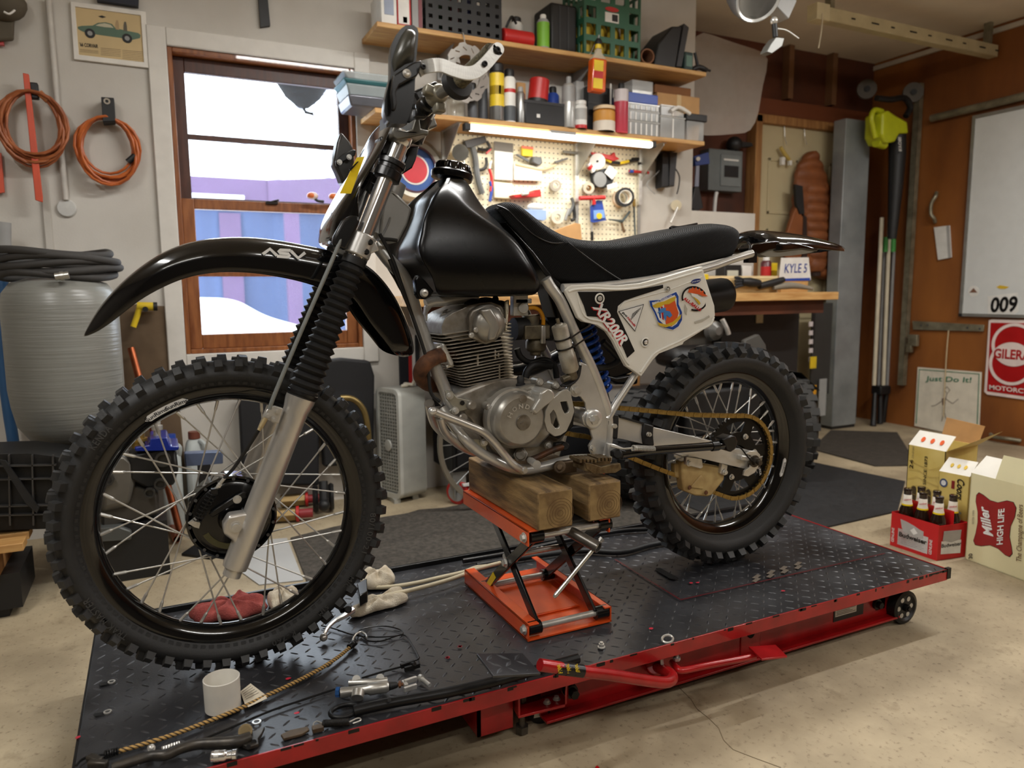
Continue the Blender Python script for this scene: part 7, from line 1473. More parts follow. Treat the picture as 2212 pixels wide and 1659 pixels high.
z=SLz+.0005;z=organizer(z,252,1427,1480,Yl-.02,'clear tub of small parts, lower of the pair','',clr,1)+.0005;z=organizer(z,228,1428,1478,Yl-.02,'clear tub of small parts with cloth, upper of the pair','',clr,1)
ob('white_cloth',MB().tube([at(1450,240,Yl-.03),at(1465,232,Yl-.035),at(1482,240,Yl-.03),at(1490,246,Yl-.025)],.010,8,4),wht,label='scrap of white cloth hanging over the clear tubs',cat='cloth')
x0,x1,zt=span(1483,1525,262,Yl-.02);t=thing('lidded_tub','clear tub with a black lid at the shelf end','tub',((x0+x1)/2,Yl+.04,SLz));zt2=at(1500,246,Yl-.02).z;ob('tub',MB().bb((x0+.004,Yl-.02,SLz),(x1-.012,Yl+.085,zt)),clr,t,bevel=.004);ob('lid',MB().bb((x0-.004,Yl-.026,zt),(x1+.004,Yl+.09,zt2)),blk,t,bevel=.004)
# ---------------------------------------------------------------- pegboard tools
TY=3.425
def pg(x,y,Y=TY):return at(*cP(x,y),Y)
def flat(name,label,cat,pts,m,th=.02,Y=TY,bevel=.002,group='tools on the pegboard'):
    return ob(name,MB().prism([pg(x,y,Y-th/2)for x,y in pts],(0,th,0)),m,label=label,cat=cat,bevel=bevel,group=group)
t=thing('sanding_frame','dark grey clamp tool hanging at the left of the pegboard','tool',pg(330,600))
ob('head',MB().prism([pg(x,y,3.41)for x,y in((232,235),(400,195),(415,245),(290,290),(250,290))],(0,.03,0)),cm('dark_grey'),t,bevel=.003);ob('stem',MB().tube([pg(300,290),pg(320,380),pg(330,480),pg(345,560),pg(375,660)],.016,8,3),cm('tool_grey',(90,92,92)),t);ob('loop',MB().tube([pg(340,300),pg(400,310),pg(435,290),pg(410,240)],.008,8,3),blk,t);ob('trigger',MB().tube([pg(350,470),pg(390,460),pg(410,420),pg(405,370)],.008,8,3),blk,t)
t=thing('slip_pliers','pliers with red and blue handles on the pegboard','pliers',pg(450,640));ob('handle',MB().tube([pg(430,460),pg(448,520),pg(450,580),pg(440,640)],.008,8,3),redp,t);ob('handle',MB().tube([pg(435,560),pg(450,620),pg(435,720)],.008,8,3),bluep,t);ob('jaw',MB().tube([pg(432,460),pg(440,420),pg(450,400)],.007,8,2),steel,t)
flat('red_marker','short red marker clipped on the pegboard','marker',[(405,330),(445,295),(452,305),(412,345)],redp,.012)
t=thing('clip_lamp','chrome clip lamp at the left edge of the pegboard','lamp',pg(190,330));ob('shade',MB().lathe([(.012,0),(.034,.03),(.04,.06)],pg(200,330,3.42),(-.4,-1,-.2),20),cm('chrome_dull',(180,178,170),.25,.9),t);ob('arm',MB().tube([pg(195,330),pg(225,400),pg(230,470),pg(250,540)],.006,8,3),steel,t)
def pack(x0,y0,x1,y1,lab,m_,head=None,hm=None):
    t=thing('tool_packet',lab,'packet',pg((x0+x1)/2,y1),'packets on the pegboard');ob('bag',MB().prism([pg(x0,y0),pg(x1,y0+(x1-x0)*.12),pg(x1-4,y1+8),pg(x0+4,y1)],(0,.015,0)),m_,t,bevel=.003)
    if head:ob('header',MB().prism([pg(x0,y0,3.42),pg(x1,y0+(x1-x0)*.12,3.42),pg(x1,y0+head+(x1-x0)*.12,3.42),pg(x0,y0+head,3.42)],(0,.004,0)),hm,t)
    return t
pack(472,240,622,545,'white blister packet with dark header on the pegboard',cm('bag_white',(228,228,222)),70,cm('header_dark',(96,92,84)));pack(625,415,855,550,'white bag of fittings hanging on the pegboard',cm('bag_pale',(216,210,196)));pack(470,560,615,690,'plain white packet low on the pegboard',cm('bag_cream',(230,222,194)))
pack(690,275,782,355,'yellow and red price packet on the pegboard',cm('tag_yellow',(244,214,40)),20,cm('tag_red',(226,120,90)))
flat('putty_knife','grey utility knife on the pegboard','knife',[(640,345),(660,340),(755,390),(745,408)],cm('tool_grey'),.012)
t=thing('rubber_mallet','grey mallet head on a pale handle on the pegboard','mallet',pg(820,400));ob('head',MB().prism([pg(x,y,3.40)for x,y in((780,360),(850,365),(858,410),(835,435),(775,405))],(0,.04,0)),cm('tool_grey'),t,bevel=.006);ob('handle',MB().tube([pg(640,425),pg(760,450),pg(860,465),pg(960,430)],.006,8,3),cm('handle_pale',(214,196,156)),t)
flat('hand_file','dark file sloping on the pegboard','file',[(950,400),(1055,370),(1062,382),(960,415)],cm('tool_grey'),.01)
t=thing('hacksaw','hacksaw with steel bar and red grip on the pegboard','saw',pg(1200,340));ob('frame_bar',MB().cyl(pg(1018,325),pg(1250,345),.008),cm('saw_steel',(150,150,144),.35,.7),t);ob('grip',MB().prism([pg(x,y,3.41)for x,y in((1245,325),(1340,338),(1400,352),(1430,325),(1440,360),(1472,380),(1420,398),(1350,375),(1250,345))],(0,.022,0)),redp,t,bevel=.004)
t=thing('striped_hose','black and yellow striped hand tool under the red saw grip','tool',pg(1480,400));pts=[pg(1345,375),pg(1400,405),pg(1470,415),pg(1540,400),pg(1620,380)]
for i in range(4):ob('segment',MB().cyl(pts[i],pts[i+1],.008),yelp if i%2==0 else blk,t)
t=thing('angle_grinder','black angle grinder with discs hanging on the pegboard','grinder',pg(1340,620));ob('guard',MB().cyl(pg(1330,540,3.44),pg(1330,540,3.44)-V3((0,.035,0)),.05,n=28),blk,t);ob('disc',MB().cyl(pg(1310,545,3.40),pg(1310,545,3.40)-V3((0,.006,0)),.04,n=28),cm('disc_grey',(120,120,118)),t);ob('body',MB().tube([pg(1260,480),pg(1265,550),pg(1275,610)],.02,10,2),blk,t);ob('tag',MB().prism([pg(x,y,3.39)for x,y in((1350,490),(1390,430),(1452,480),(1410,545))],(0,.003,0)),wht,t);ob('tag',MB().prism([pg(x,y,3.39)for x,y in((1370,590),(1445,565),(1450,600),(1375,625))],(0,.003,0)),wht,t)
t=thing('grinding_disc','white grinding disc with dark centre hole on the pegboard','disc',pg(1293,460));ob('disc',MB().cyl(pg(1293,400,3.40),pg(1293,400,3.388),.041,n=30),wht,t);ob('centre',MB().cyl(pg(1293,400,3.388),pg(1293,400,3.386),.006),blk,t)
t=thing('glue_stick','white and red capped stick left of the grinder','stick',pg(1240,450));ob('stick',MB().cyl(pg(1215,420,3.40),pg(1260,480,3.40),.014),wht,t);ob('band',MB().cyl(pg(1225,437,3.395),pg(1240,455,3.395),.016),redp,t)
def ring(x,y,R,r,m_,inner,lab,Y=3.43):
    t=thing('tape_roll',lab,'tape',pg(x,y+R*400),'tape rolls on the pegboard');c=pg(x,y,Y);ob('tape',MB().lathe([(r,0),(R,0),(R,.035),(r,.035)],c,(-.3,-1,0),32,closed=True),m_,t);ob('core',MB().lathe([(r*.94,-.001),(r,-.001),(r,.036),(r*.94,.036)],c,(-.3,-1,0),32,closed=True),inner,t)
ring(950,600,.030,.016,cm('tape_grey',(150,142,128)),wht,'small grey tape roll in the middle of the pegboard');ring(1210,620,.030,.015,cm('tape_tan2',(176,166,148)),tan,'beige tape roll below the grinder');ring(1500,690,.050,.036,blk,cm('ring_white',(236,232,220)),'wide black tape ring on the right of the pegboard',3.406);ring(1470,700,.046,.036,cm('tape_pink',(226,200,172)),wht,'pale pink tape ring behind the black ring',3.446);ring(965,850,.034,.018,cm('tape_white',(214,208,192)),wht,'white tape roll low on the pegboard')
t=thing('t_handle','red T handle driver with a long steel shaft','driver',pg(1250,700));ob('bar',MB().cyl(pg(1150,695,3.40),pg(1350,688,3.40),.011),redp,t);ob('stub',MB().cyl(pg(1262,695,3.40),pg(1265,745,3.40),.01),redp,t);ob('shaft',MB().cyl(pg(1235,700,3.42),pg(1250,1032,3.42),.006),steel,t);ob('tip',MB().cyl(pg(1249,960,3.42),pg(1250,1032,3.42),.008),blk,t)
t=thing('blue_pack','blue and yellow blister pack hanging below the red handle','packet',pg(1300,880));ob('card',MB().prism([pg(x,y,3.41)for x,y in((1238,760),(1290,710),(1330,712),(1345,785),(1362,870),(1260,888),(1240,880))],(0,.006,0)),bluep,t);ob('label',MB().prism([pg(x,y,3.405)for x,y in((1262,790),(1345,785),(1352,850),(1265,862))],(0,.004,0)),cm('label_sky',(120,160,220)),t);ob('spot',MB().prism(ellipse(pg(1308,835,3.403),(.018,0,0),(0,0,.016),18),(0,.002,0)),yelp,t)
t=thing('red_tray','small red magnetic tray with a cup on the pegboard','tray',pg(730,690));ob('tray',MB().prism([pg(x,y,3.38)for x,y in((615,668),(780,650),(790,628),(840,622),(848,680),(640,692))],(0,.06,0)),redp,t,bevel=.003);ob('clip',MB().cyl(pg(690,660,3.37),pg(740,655,3.37),.008),wht,t)
t=thing('glove_box','blue and white carton of wipes standing against the pegboard','box',pg(770,880));ob('box',MB().prism([pg(x,y,3.38)for x,y in((665,780),(890,790),(888,860),(865,875),(690,850))],(0,.06,0)),cm('wipe_blue',(150,176,216)),t,bevel=.003);ob('tissue',MB().sph(pg(800,765,3.40),(.05,.02,.022)),wht,t)
flat('tan_board','tan board leaning at the foot of the pegboard','board',[(890,975),(1120,890),(1160,900),(1170,1030),(940,1030)],tan,.02,3.40)
t=thing('tin_snips','black and silver snips hanging near the middle of the pegboard','snips',pg(1090,860));ob('blade',MB().tube([pg(1085,690),pg(1100,750),pg(1060,830)],.009,8,3),cm('tool_grey'),t);ob('handle',MB().tube([pg(1100,750),pg(1110,850),pg(1085,870)],.009,8,3),blk,t);ob('handle',MB().tube([pg(1065,780),pg(1040,850),pg(1035,870)],.009,8,3),grey_p,t)
t=thing('needle_pliers','dark needle nose pliers in the lower right of the pegboard','pliers',pg(1490,900));ob('jaw',MB().tube([pg(1380,862),pg(1450,872),pg(1490,880)],[.003,.006,.011],8,2),cm('plier_dark',(84,96,98),.4,.4),t);ob('handle',MB().tube([pg(1490,880),pg(1520,840),pg(1550,800)],.007,8,2),cm('plier_dark'),t);ob('handle',MB().tube([pg(1485,890),pg(1495,930),pg(1508,965)],.007,8,2),cm('handle_brown',(110,86,60)),t)
ob('marker_pen',MB().cyl(pg(1545,478),pg(1700,490),.008),redp,label='multicoloured marker lying on the pegboard edge',cat='marker',group='tools on the pegboard')
for(a,b,m_)in((1545,1575,bluep),(1650,1680,grnp)):ob('pen_band',MB().cyl(pg(a,479+(a-1545)*.08),pg(b,479+(b-1545)*.08),.009),m_,[o for o in bpy.data.objects if o.name=='marker_pen'][0])
t=thing('chisel','long chisel with a dark handle at the right edge of the pegboard','chisel',pg(1590,900));ob('handle',MB().cyl(pg(1582,700),pg(1584,760),.009),cm('handle_gold',(150,120,50)),t);ob('shaft',MB().cyl(pg(1584,760),pg(1592,990),.005),cm('plier_dark'),t)
t=thing('wall_flashlight','black wall charger block with cables right of the pegboard','charger',pg(1870,600,3.44));ob('block',MB().prism([pg(x,y,3.40)for x,y in((1812,330),(1870,330),(1868,600),(1805,610))],(0,.06,0)),blk,t,bevel=.004);ob('block',MB().prism([pg(x,y,3.39)for x,y in((1872,325),(1930,328),(1905,600),(1868,595))],(0,.07,0)),cm('dark_grey'),t,bevel=.004);ob('cable',MB().tube([pg(1915,460),pg(1945,520),pg(1940,600),pg(1925,660)],.004,6,4),blk,t);ob('cable',MB().tube([pg(1810,450),pg(1740,520),pg(1690,570),pg(1700,610),pg(1750,660)],.0025,6,4),grey_p,t)
ob('caliper',MB().cyl(pg(1570,385,3.44),pg(1812,380,3.44),.010).cyl(pg(1620,420,3.43),pg(1680,400,3.43),.008),blk,label='black caliper lying across the wall beside the charger',cat='caliper')
t=thing('dial_gauge','round dial gauge with a steel rod hanging on the white wall','gauge',pg(1920,900,3.44));ob('dial',MB().cyl(pg(1920,750,3.46),pg(1920,750,3.43),.03,n=24),cm('dial_cream',(196,186,160)),t);ob('rod',MB().cyl(pg(1930,770,3.43),pg(1875,890,3.43),.007),steel,t)
t=thing('dust_mask','black and blue strapped mask hanging beside the electrical panel','mask',pg(2080,800,3.48));RYm=3.44;ob('strap',MB().prism([pg(x,y,3.5)for x,y in((2065,360),(2180,325),(2190,420),(2075,435))],(0,.03,0)),cm('strap_blue',(40,60,120)),t,bevel=.004);ob('buckle',MB().cyl(pg(2095,380,3.49),pg(2095,380,3.485),.012),wht,t);ob('band',MB().prism([pg(x,y,3.5)for x,y in((2080,435),(2105,435),(2100,600),(2068,600))],(0,.01,0)),cm('band_grey',(130,134,150)),t);ob('pouch',MB().prism([pg(x,y,3.48)for x,y in((2072,600),(2105,600),(2125,700),(2140,770),(2085,800),(2015,760),(2050,690))],(0,.04,0)),blk,t,bevel=.006)
# round wall clock behind the steering head
t=thing('wall_clock','round blue and red wall clock with a wide steel rim','clock',at(895,370,3.44));c=at(893,368,3.462);R0=(at(936,368,3.46)-c).length
ob('rim',MB().lathe([(R0*1.0,0),(R0*1.55,0),(R0*1.5,.02),(R0*1.3,.035),(R0*1.0,.03)],c,NY,48,closed=True),cm('rim_steel',(176,172,160),.35,.6),t);ob('dial_ring',MB().cyl(c,c+V3((0,-.02,0)),R0*1.02,n=48),cm('dial_blue',(50,86,150)),t);ob('dial_band',MB().cyl(c+V3((0,-.02,0)),c+V3((0,-.022,0)),R0*.70,n=40),wht,t);ob('dial_centre',MB().cyl(c+V3((0,-.022,0)),c+V3((0,-.024,0)),R0*.62,n=40),cm('dial_red',(196,50,60)),t);ob('bezel',MB().lathe([(R0*1.0,.02),(R0*1.1,.02),(R0*1.08,.035),(R0*1.0,.035)],c,NY,48,closed=True),cm('bezel_maroon',(80,40,48)),t)
# ---------------------------------------------------------------- on the bench
Yb=3.03
carton_box('wood_tray','shallow pale wooden tray on the right of the bench','tray',1530,1680,596,bt,Yb+.02,.25,cm('tray_wood',(214,184,130),.6),[('tray_lip',0,1,.85,1.,cm('lip_wood',(226,200,150),.6))])
t=thing('work_gloves','pair of black work gloves lying in a heap on the bench front','gloves',at(1640,622,Yb-.01))
def gb(x,y,Y=Yb-.005):return at(x,y,Y)
ob('glove',MB().tube([gb(1640,612),gb(1620,610),gb(1602,608)],[.02,.026,.018],10,3),blk,t)
for i in range(4):ob('finger',MB().tube([gb(1608,606+3*i),gb(1596,600+6*i),gb(1588,600+7*i)],.008,8,2),cm('glove_dark',(34,34,36),.8),t)
ob('glove',MB().tube([gb(1640,618),gb(1665,612),gb(1692,604)],[.018,.02,.016],10,3),blk,t)
ob('grey_rag',MB().tube([gb(1670,622),gb(1700,617),(gb(1725,618)),gb(1755,624)],[.012,.02,.016,.008],10,4),cm('rag_grey',(130,122,108),.95),label='grey rag trailing right of the gloves on the bench',cat='rag')
can('sauce_bottle','dark red bottle with red and yellow label at the back of the bench','bottle',1647,1664,552,bt,Yb+.3,cm('bottle_maroon',(84,26,34),.3),(wht,.6),[(.1,.7,redp)])
carton_box('yellow_carton','small yellow and blue carton beside the red bottle','box',1664,1680,568,bt,Yb+.3,.04,yelp,[('blue_base',0,1,0,.35,bluep)])
pt=[at(x,y,Yb+.2)for x,y in((1683,606),(1752,604),(1747,556),(1688,557))];t=thing('licence_plate','white licence plate with blue letters standing on the bench','licence plate',(pt[0]+pt[1])/2);ob('plate',MB().prism(pt,(0,.004,0)),wht,t,bevel=.001);ob('stand',MB().bb((pt[0].x+.02,pt[0].y+.004,bt),(pt[1].x-.02,pt[0].y+.03,pt[0].z+.03)),pine,t)
dk=cm('plate_blue',(62,78,150));write('KYLE 5',at(1694,590,Yb+.199),at(1742,589,Yb+.199)-at(1694,590,Yb+.199),at(1696,570,Yb+.199)-at(1694,590,Yb+.199),dk,t,.01);ob('stripe',MB().prism([at(x,y,Yb+.199)for x,y in((1684,602),(1750,600),(1750,606),(1684,607))],(0,.001,0)),bluep,t)
carton_box('black_meter','black box with a pale label at the back of the bench','box',1566,1602,572,bt,Yb+.28,.08,blk,[('face_label',.15,.8,.45,.8,cm('label_pale',(190,190,176)))]);carton_box('white_carton','small white carton behind the tray on the bench','box',1604,1624,574,bt,Yb+.3,.06,wht);carton_box('yellow_sponge','yellow sponge at the end of the wooden tray','sponge',1520,1531,592,bt,Yb,.06,yelp)
# ---------------------------------------------------------------- under the bench
t=thing('tool_cabinet','black tool cabinet on red wheeled castors under the bench','cabinet',(1.38,3.2,0));ob('body',MB().bb((1.20,3.10,.16),(2.05,3.36,.83)),blk,t,bevel=.006)
for k in range(4):ob('drawer',MB().bb((1.22,3.09,.18+.16*k),(2.03,3.10,.32+.16*k)),cm('drawer_black',(28,28,30),.35),t,bevel=.003)
for k in range(4):ob('drawer_knob',MB().cyl((1.3,3.09,.28+.16*k),(1.3,3.078,.28+.16*k),.012),steel,t)
for x in(1.24,2.0):
    c=V3((x,3.135,.058));ob('castor_wheel',MB().lathe([(.02,-.018),(.05,-.018),(.058,-.012),(.058,.012),(.05,.018),(.02,.018)],c,(-.8,-.6,0),28),redp,t);ob('castor_disc',MB().cyl(c+V3((-.8,-.6,0))*.02,c-V3((-.8,-.6,0))*.02,.042,n=24),grey_p,t);ob('castor_fork',MB().bb((x-.035,3.11,.075),(x+.03,3.17,.16)).box(c+V3((-.028,-.022,.02)),(.006,.02,.09)),mat('galvanised'),t)
ob('brake_tab',MB().box((1.27,3.09,.10),(.05,.02,.01)),wht,t)
t=thing('bicycle_wheel','spoked alloy bicycle wheel leaning on the black cabinet','wheel',(at(1060,1000,3.0).x,3.0,.0));Cw=V3((at(1085,960,2.98).x,2.98,.30));Rw=Cw.x-at(946,960,2.98).x
Cw.z=Rw+.0095
ob('rim',MB().lathe([(Rw,-.012),(Rw,.012),(Rw-.018,.010),(Rw-.022,0),(Rw-.018,-.010)],Cw,NY,64,closed=True),cm('rim_alloy',(146,138,122),.4,.6),t);ob('hub',MB().cyl(Cw+V3((0,-.03,0)),Cw+V3((0,.03,0)),.018),steel,t)
k=MB();k.cyl((0,0,.016),(0,0,Rw-.018),.0014,n=5);sm=mesh_of('spoke',k,steel)
for i in range(28):a=2*pi*i/28;z_=V3((cos(a),(.02 if i%2 else-.02)/Rw*-1,sin(a))).normalized();inst('spoke',sm,t,Matrix.Translation(Cw+V3((0,.02 if i%2 else-.02,0)))@z_.to_track_quat('Z','Y').to_matrix().to_4x4())
# quad tyres and body
def fat_tire(name,label,c,R,w,ax,blocks,m_,par=None):
    t=par;ax=V3(ax).normalized();tn=ob('tire',MB().lathe([(R*.55,-w*.8),(R*.7,-w),(R*.88,-w),(R*.96,-w*.8),(R*.97,0),(R*.96,w*.8),(R*.88,w),(R*.7,w),(R*.55,w*.8)],c,ax,48,closed=True),m_,t);ob('wheel_disc',MB().lathe([(R*.56,-w*.5),(R*.2,-w*.3),(.02,-w*.3),(.02,w*.3),(R*.2,w*.3),(R*.56,w*.5)],c,ax,32),cm('disc_dark',(56,54,50),.4,.5),t)
    q=ax.to_track_quat('Z','Y');k=MB();k.box((0,0,0),(.05*R/.25,.036*R/.25,.016));bm=mesh_of('tread_block',k,m_,20);n=blocks
    for i in range(n):
        for j,v in enumerate((-.72,-.24,.24,.72)):
            a=2*pi*(i+.5*(j%2))/n;rad=q@V3((cos(a),sin(a),0));tg=q@V3((-sin(a),cos(a),0));o=c+rad*(R*.975-abs(v)*.012)+ax*(v*w);inst('tread_block',bm,t,Matrix(((ax.x,tg.x,rad.x,o.x),(ax.y,tg.y,rad.y,o.y),(ax.z,tg.z,rad.z,o.z),(0,0,0,1))))
t=thing('quad_bike','black quad bike with blocky tyres parked under the bench','quad bike',(2.75,2.86,0));qt=cm('quad_rubber',(46,45,43),.8)
c1=V3((at(1690,800,2.85).x,2.80,.272));fat_tire('tire','',c1,.26,.085,(.86,-.5,0),20,qt,t);c2=V3((at(1385,830,2.78).x,2.78,.272));fat_tire('tire','',c2,.26,.085,(.5,-.86,0),20,cm('quad_rubber2',(40,40,40),.8),t)
ob('fender',MB().loft([[V3((x,y,z_+.03*sin(k*1.2)))for x,y,z_ in((c1.x-.75,2.78,.44),(c1.x-.5,2.78,.58),(c1.x-.25,2.77,.60),(c1.x+.02,2.74,.56),(c1.x+.14,2.72,.46))]for k in(0,)]+[[V3((x,y+.24,z_))for x,y,z_ in((c1.x-.75,2.78,.44),(c1.x-.5,2.78,.60),(c1.x-.25,2.77,.62),(c1.x+.02,2.74,.58),(c1.x+.14,2.72,.47))]],closed=False),cm('quad_black',(20,20,20),.5),t)
ob('engine_block',MB().box((c1.x-.45,2.92,.38),(.42,.2,.24)).box((c2.x+.16,2.93,.42),(.2,.15,.2)),cm('quad_engine',(40,40,40),.5,.4),t,bevel=.02);ob('seat',MB().box((c1.x-.45,2.92,.66),(.55,.2,.10)),blk,t,bevel=.04);q=at(1550,715,2.76);ob('headlamp',MB().lathe([(.05,0),(.045,.03),(.02,.05),(0,.05)],q+V3((0,.04,0)),NY,20),cm('lamp_grey',(100,98,94),.3,.3),t);ob('brake_rod',MB().tube([at(1560,690,2.75),at(1570,710,2.74),at(1574,722,2.74)],.012,8,3),steel,t);ob('side_flap',MB().prism([at(x,y,2.76)for x,y in((1610,735),(1640,722),(1655,745),(1660,790),(1600,790))],(0,.03,0)),cm('flap_grey',(70,68,64),.6),t,bevel=.006)
carton_box('black_carton','black carton with white print under the bench end','box',1560,1728,662,.02,3.29,.08,cm('carton_black',(28,27,26),.6),[('print_line',.72,.96,.955,.975,wht)])
t=thing('dark_poster','dark printed panel leaning against the door under the bench end','panel',(at(1770,800,3.62).x,3.62,.1));a,b_=at(1758,655,3.62),at(1790,850,3.62);ob('panel',MB().bb((a.x,3.62,b_.z),(b_.x,3.63,a.z)),cm('panel_dark',(52,52,50),.6),t);ob('stripe',MB().bb((a.x-.03,3.60,b_.z+.3),(a.x-.002,3.61,a.z)),blk,t)
for k in range(5):q=at(1752,700+19*k,3.59);ob('tag',MB().bb((q.x-.02,3.588,q.z-.016),(q.x+.016,3.592,q.z+.016)),cm('tag_white',(214,206,206)),t)
q=at(1756,783,3.58);ob('yellow_tag',MB().bb((q.x-.03,3.575,q.z-.04),(q.x+.028,3.58,q.z+.04)),yelp,t);q=at(1757,860,3.58);ob('orange_tag',MB().bb((q.x-.012,3.575,q.z-.09),(q.x+.02,3.58,q.z+.09)),cm('tag_orange',(226,160,30)),t);q=at(1776,855,3.60);ob('clear_sleeve',MB().bb((q.x-.035,3.595,q.z-.14),(q.x+.035,3.60,q.z+.12)),clr,t);write('IN HARVESTER',at(1690,676,3.297),at(1726,674,3.297)-at(1690,676,3.297),V3((0,0,.012)),wht,bpy.data.objects['black_carton'],.01)if False else None
q=at(1640,685,3.29);ob('note_card',MB().bb((q.x-.027,3.285,q.z-.035),(q.x+.027,3.29,q.z+.035)),cm('note_cream',(206,194,156)),label='cream note card stuck on the black carton',cat='card')
# ================================================================== right wall and ceiling
def rwp(c,x,y,k=.012):return atx(*c(x,y),RX-k)
def rflat(name,c,pts,m,k,th,par=None,label=None,cat=None,bevel=0):return ob(name,MB().prism([rwp(c,x,y,k)for x,y in pts],(th,0,0)),m,par,label=label,cat=cat,bevel=bevel)
def rtext(par,body,c,bl,br,tl,m,k,bold=.01,shear=0):q=[rwp(c,x,y,k)for x,y in(bl,br,tl)];write(body,q[0],q[1]-q[0],q[2]-q[0],m,par,bold,shear,lift=.0006)
iron=cm('track_iron',(150,144,122),.45,.5,tint=(112,104,84));creamm=cm('rail_cream',(196,186,150),.45,.2)
wbm=cm('board_white',(212,214,212),.25,var=.03);t=thing('whiteboard','large whiteboard with stickers on the plywood wall','whiteboard',rwp(px,2150,690));y0,y1=rwp(px,2104,250).y,2.35;zb,zt=rwp(px,2078,683).z,rwp(px,2108,250).z
ob('board',MB().bb((RX-.02,y1,zb),(RX,y0,zt)),wbm,t)
for a,b in(((RX-.028,y0-.02,zb),(RX,y0,zt)),((RX-.028,y1,zb),(RX,y0-.02,zb+.02)),((RX-.028,y1,zt-.02),(RX,y0-.02,zt))):ob('board_frame',MB().bb(a,b),mat('galvanised'),t)
ob('corner_cap',MB().bb((RX-.03,y0-.02,zb-.002),(RX,y0+.002,zb+.018)),blk,t)
rflat('number_sticker',px,[(2134,640),(2198,632),(2200,672),(2190,682),(2134,678)],wht,.022,.001,t);rtext(t,'009',px,(2138,676),(2196,674),(2142,642),black_st,.024,.03)
rflat('gold_badge',px,[(2152,620),(2160,616),(2172,618),(2180,620),(2172,624),(2160,624)],gold_st,.022,.001,t);rflat('round_sticker',px,[(2103+12*cos(a),629+12*sin(a))for a in[2*pi*i/16 for i in range(16)]],wht,.0215,.001,t);rflat('round_mark',px,[(2103,622),(2111,632),(2094,632)],cm('mark_brown',(120,84,66)),.023,.001,t)
t=thing('red_sign','red enamel motorcycle sign with two white rings on the wall','sign',rwp(px,2180,850));sg=[(2136,692),(2142,690),(2330,694),(2330,880),(2132,852),(2126,846)];rflat('sign_plate',px,sg,cm('sign_white',(230,214,208),.3),.012,.008,t);rflat('sign_field',px,[(2140,697),(2326,700),(2326,872),(2132,845)],cm('sign_red',(170,26,28),.3),.014,.003,t)
n_=V3((-1,0,0));u_=rwp(px,2195,750,.016)-rwp(px,2185,750,.016);c1,c2=rwp(px,2190,745,.016),rwp(px,2184,786,.016);R_=abs(rwp(px,2142,745,.016).y-c1.y)
for c_ in(c1,c2):ob('white_ring',MB().lathe([(R_*.86,0),(R_,0),(R_,.002),(R_*.86,.002)],c_,n_,48,closed=True),cm('sign_white'),t)
mid=(c1+c2)/2;h_=R_*.42;lens=[mid+V3((-.003,-R_*.93*s,h_*(1-s*s)*sg_))for sg_,ss in((1,[-1+.2*i for i in range(11)]),(-1,[1-.2*i for i in range(1,10)]))for s in ss];ob('name_field',MB().prism(lens,(.001,0,0)),cm('sign_white'),t);write('GILERA',mid+V3((-.004,R_*.82,-h_*.55)),V3((0,-R_*1.64,0)),V3((0,0,h_*1.1)),cm('sign_red'),t,.03,lift=.001)
rtext(t,'MOTORCYCLES',px,(2137,841),(2262,856),(2137,831),cm('sign_white'),.018,.02)
t=thing('paper_sign','white hand lettered sign reading Just Do It on the wall','sign',rwp(px,2050,940));rflat('sheet',px,[(1982,793),(2120,804),(2114,950),(1975,920)],cm('sign_paper',(222,214,196),.6),.012,.006,t,bevel=.001)
gr=cm('sign_green',(40,120,90));mb=MB();mb.ribbon([rwp(px,x,y,.0135)for x,y in((1979,915),(1986,798),(2115,808),(2110,946))],.006,(-.001,0,0));ob('border_line',mb,gr,t);rtext(t,'Just Do It!',px,(1999,826),(2097,830),(2001,812),gr,.015,.01)
mb=MB()
for st in([(2046,835),(2040,842),(2046,850),(2052,843),(2046,835)],[(2046,850),(2042,866),(2040,890),(2044,905)],[(2044,860),(2020,876),(2012,877)],[(2044,862),(2058,872),(2070,862)],[(2040,890),(2034,910)]):mb.ribbon([rwp(px,x,y,.0135)for x,y in st],.005,(-.001,0,0))
ob('doodle',mb,cm('doodle_grey',(150,140,126)),t);rflat('doodle_spot',px,[(2034,862),(2040,858),(2043,872),(2036,876)],cm('mark_brown'),.0135,.001,t)
# door track, bars and fittings
t=thing('door_track','vertical steel garage door track on the plywood wall','track',rwp(px,1940,830));a,b=rwp(px,1982,180,.05),rwp(px,1944,832,.05);ob('channel',MB().bb((RX-.05,a.y-.02,b.z),(RX-.045,a.y+.02,a.z)).bb((RX-.05,a.y-.022,b.z),(RX-.01,a.y-.018,a.z)),iron,t);obs('latch_block',MB().box(rwp(px,1973,735,.05),(.03,.07,.08)).box(rwp(px,1965,752,.05),(.03,.04,.06)),iron,t,bevel=.004)
rflat('hinge_strap',px,[(1970,693),(2126,702),(2124,716),(1972,712)],iron,.018,.006,label='flat iron strap bolted low across the plywood wall',cat='strap',bevel=.002)
mb=MB()
for x,y in((1990,703),(2004,702),(2090,708),(2117,710)):mb.cyl(rwp(px,x,y,.018),rwp(px,x,y,.02),.007)
obs('strap_bolt',mb,blk,bpy.data.objects['hinge_strap'])
ob('iron_bar',MB().cyl(rwp(px,2012,256,.04),rwp(px,2260,196,.04),.024,n=14),iron,label='round iron bar mounted high on the plywood wall',cat='bar');
ob('door_pull',MB().tube([rwp(px,x,y,k)for x,y,k in((2023,416,.01),(2021,424,.035),(2012,440,.045),(2011,462,.045),(2018,472,.035),(2020,480,.01))],.012,8,4),iron,label='curved steel pull handle on the plywood wall',cat='handle');ob('door_pull',MB().tube([rwp(px,x,y,k)for x,y,k in((2140,938,.01),(2148,944,.04),(2180,948,.04),(2205,952,.01))],.012,8,4),iron,label='horizontal steel handle low behind the cartons',cat='handle')
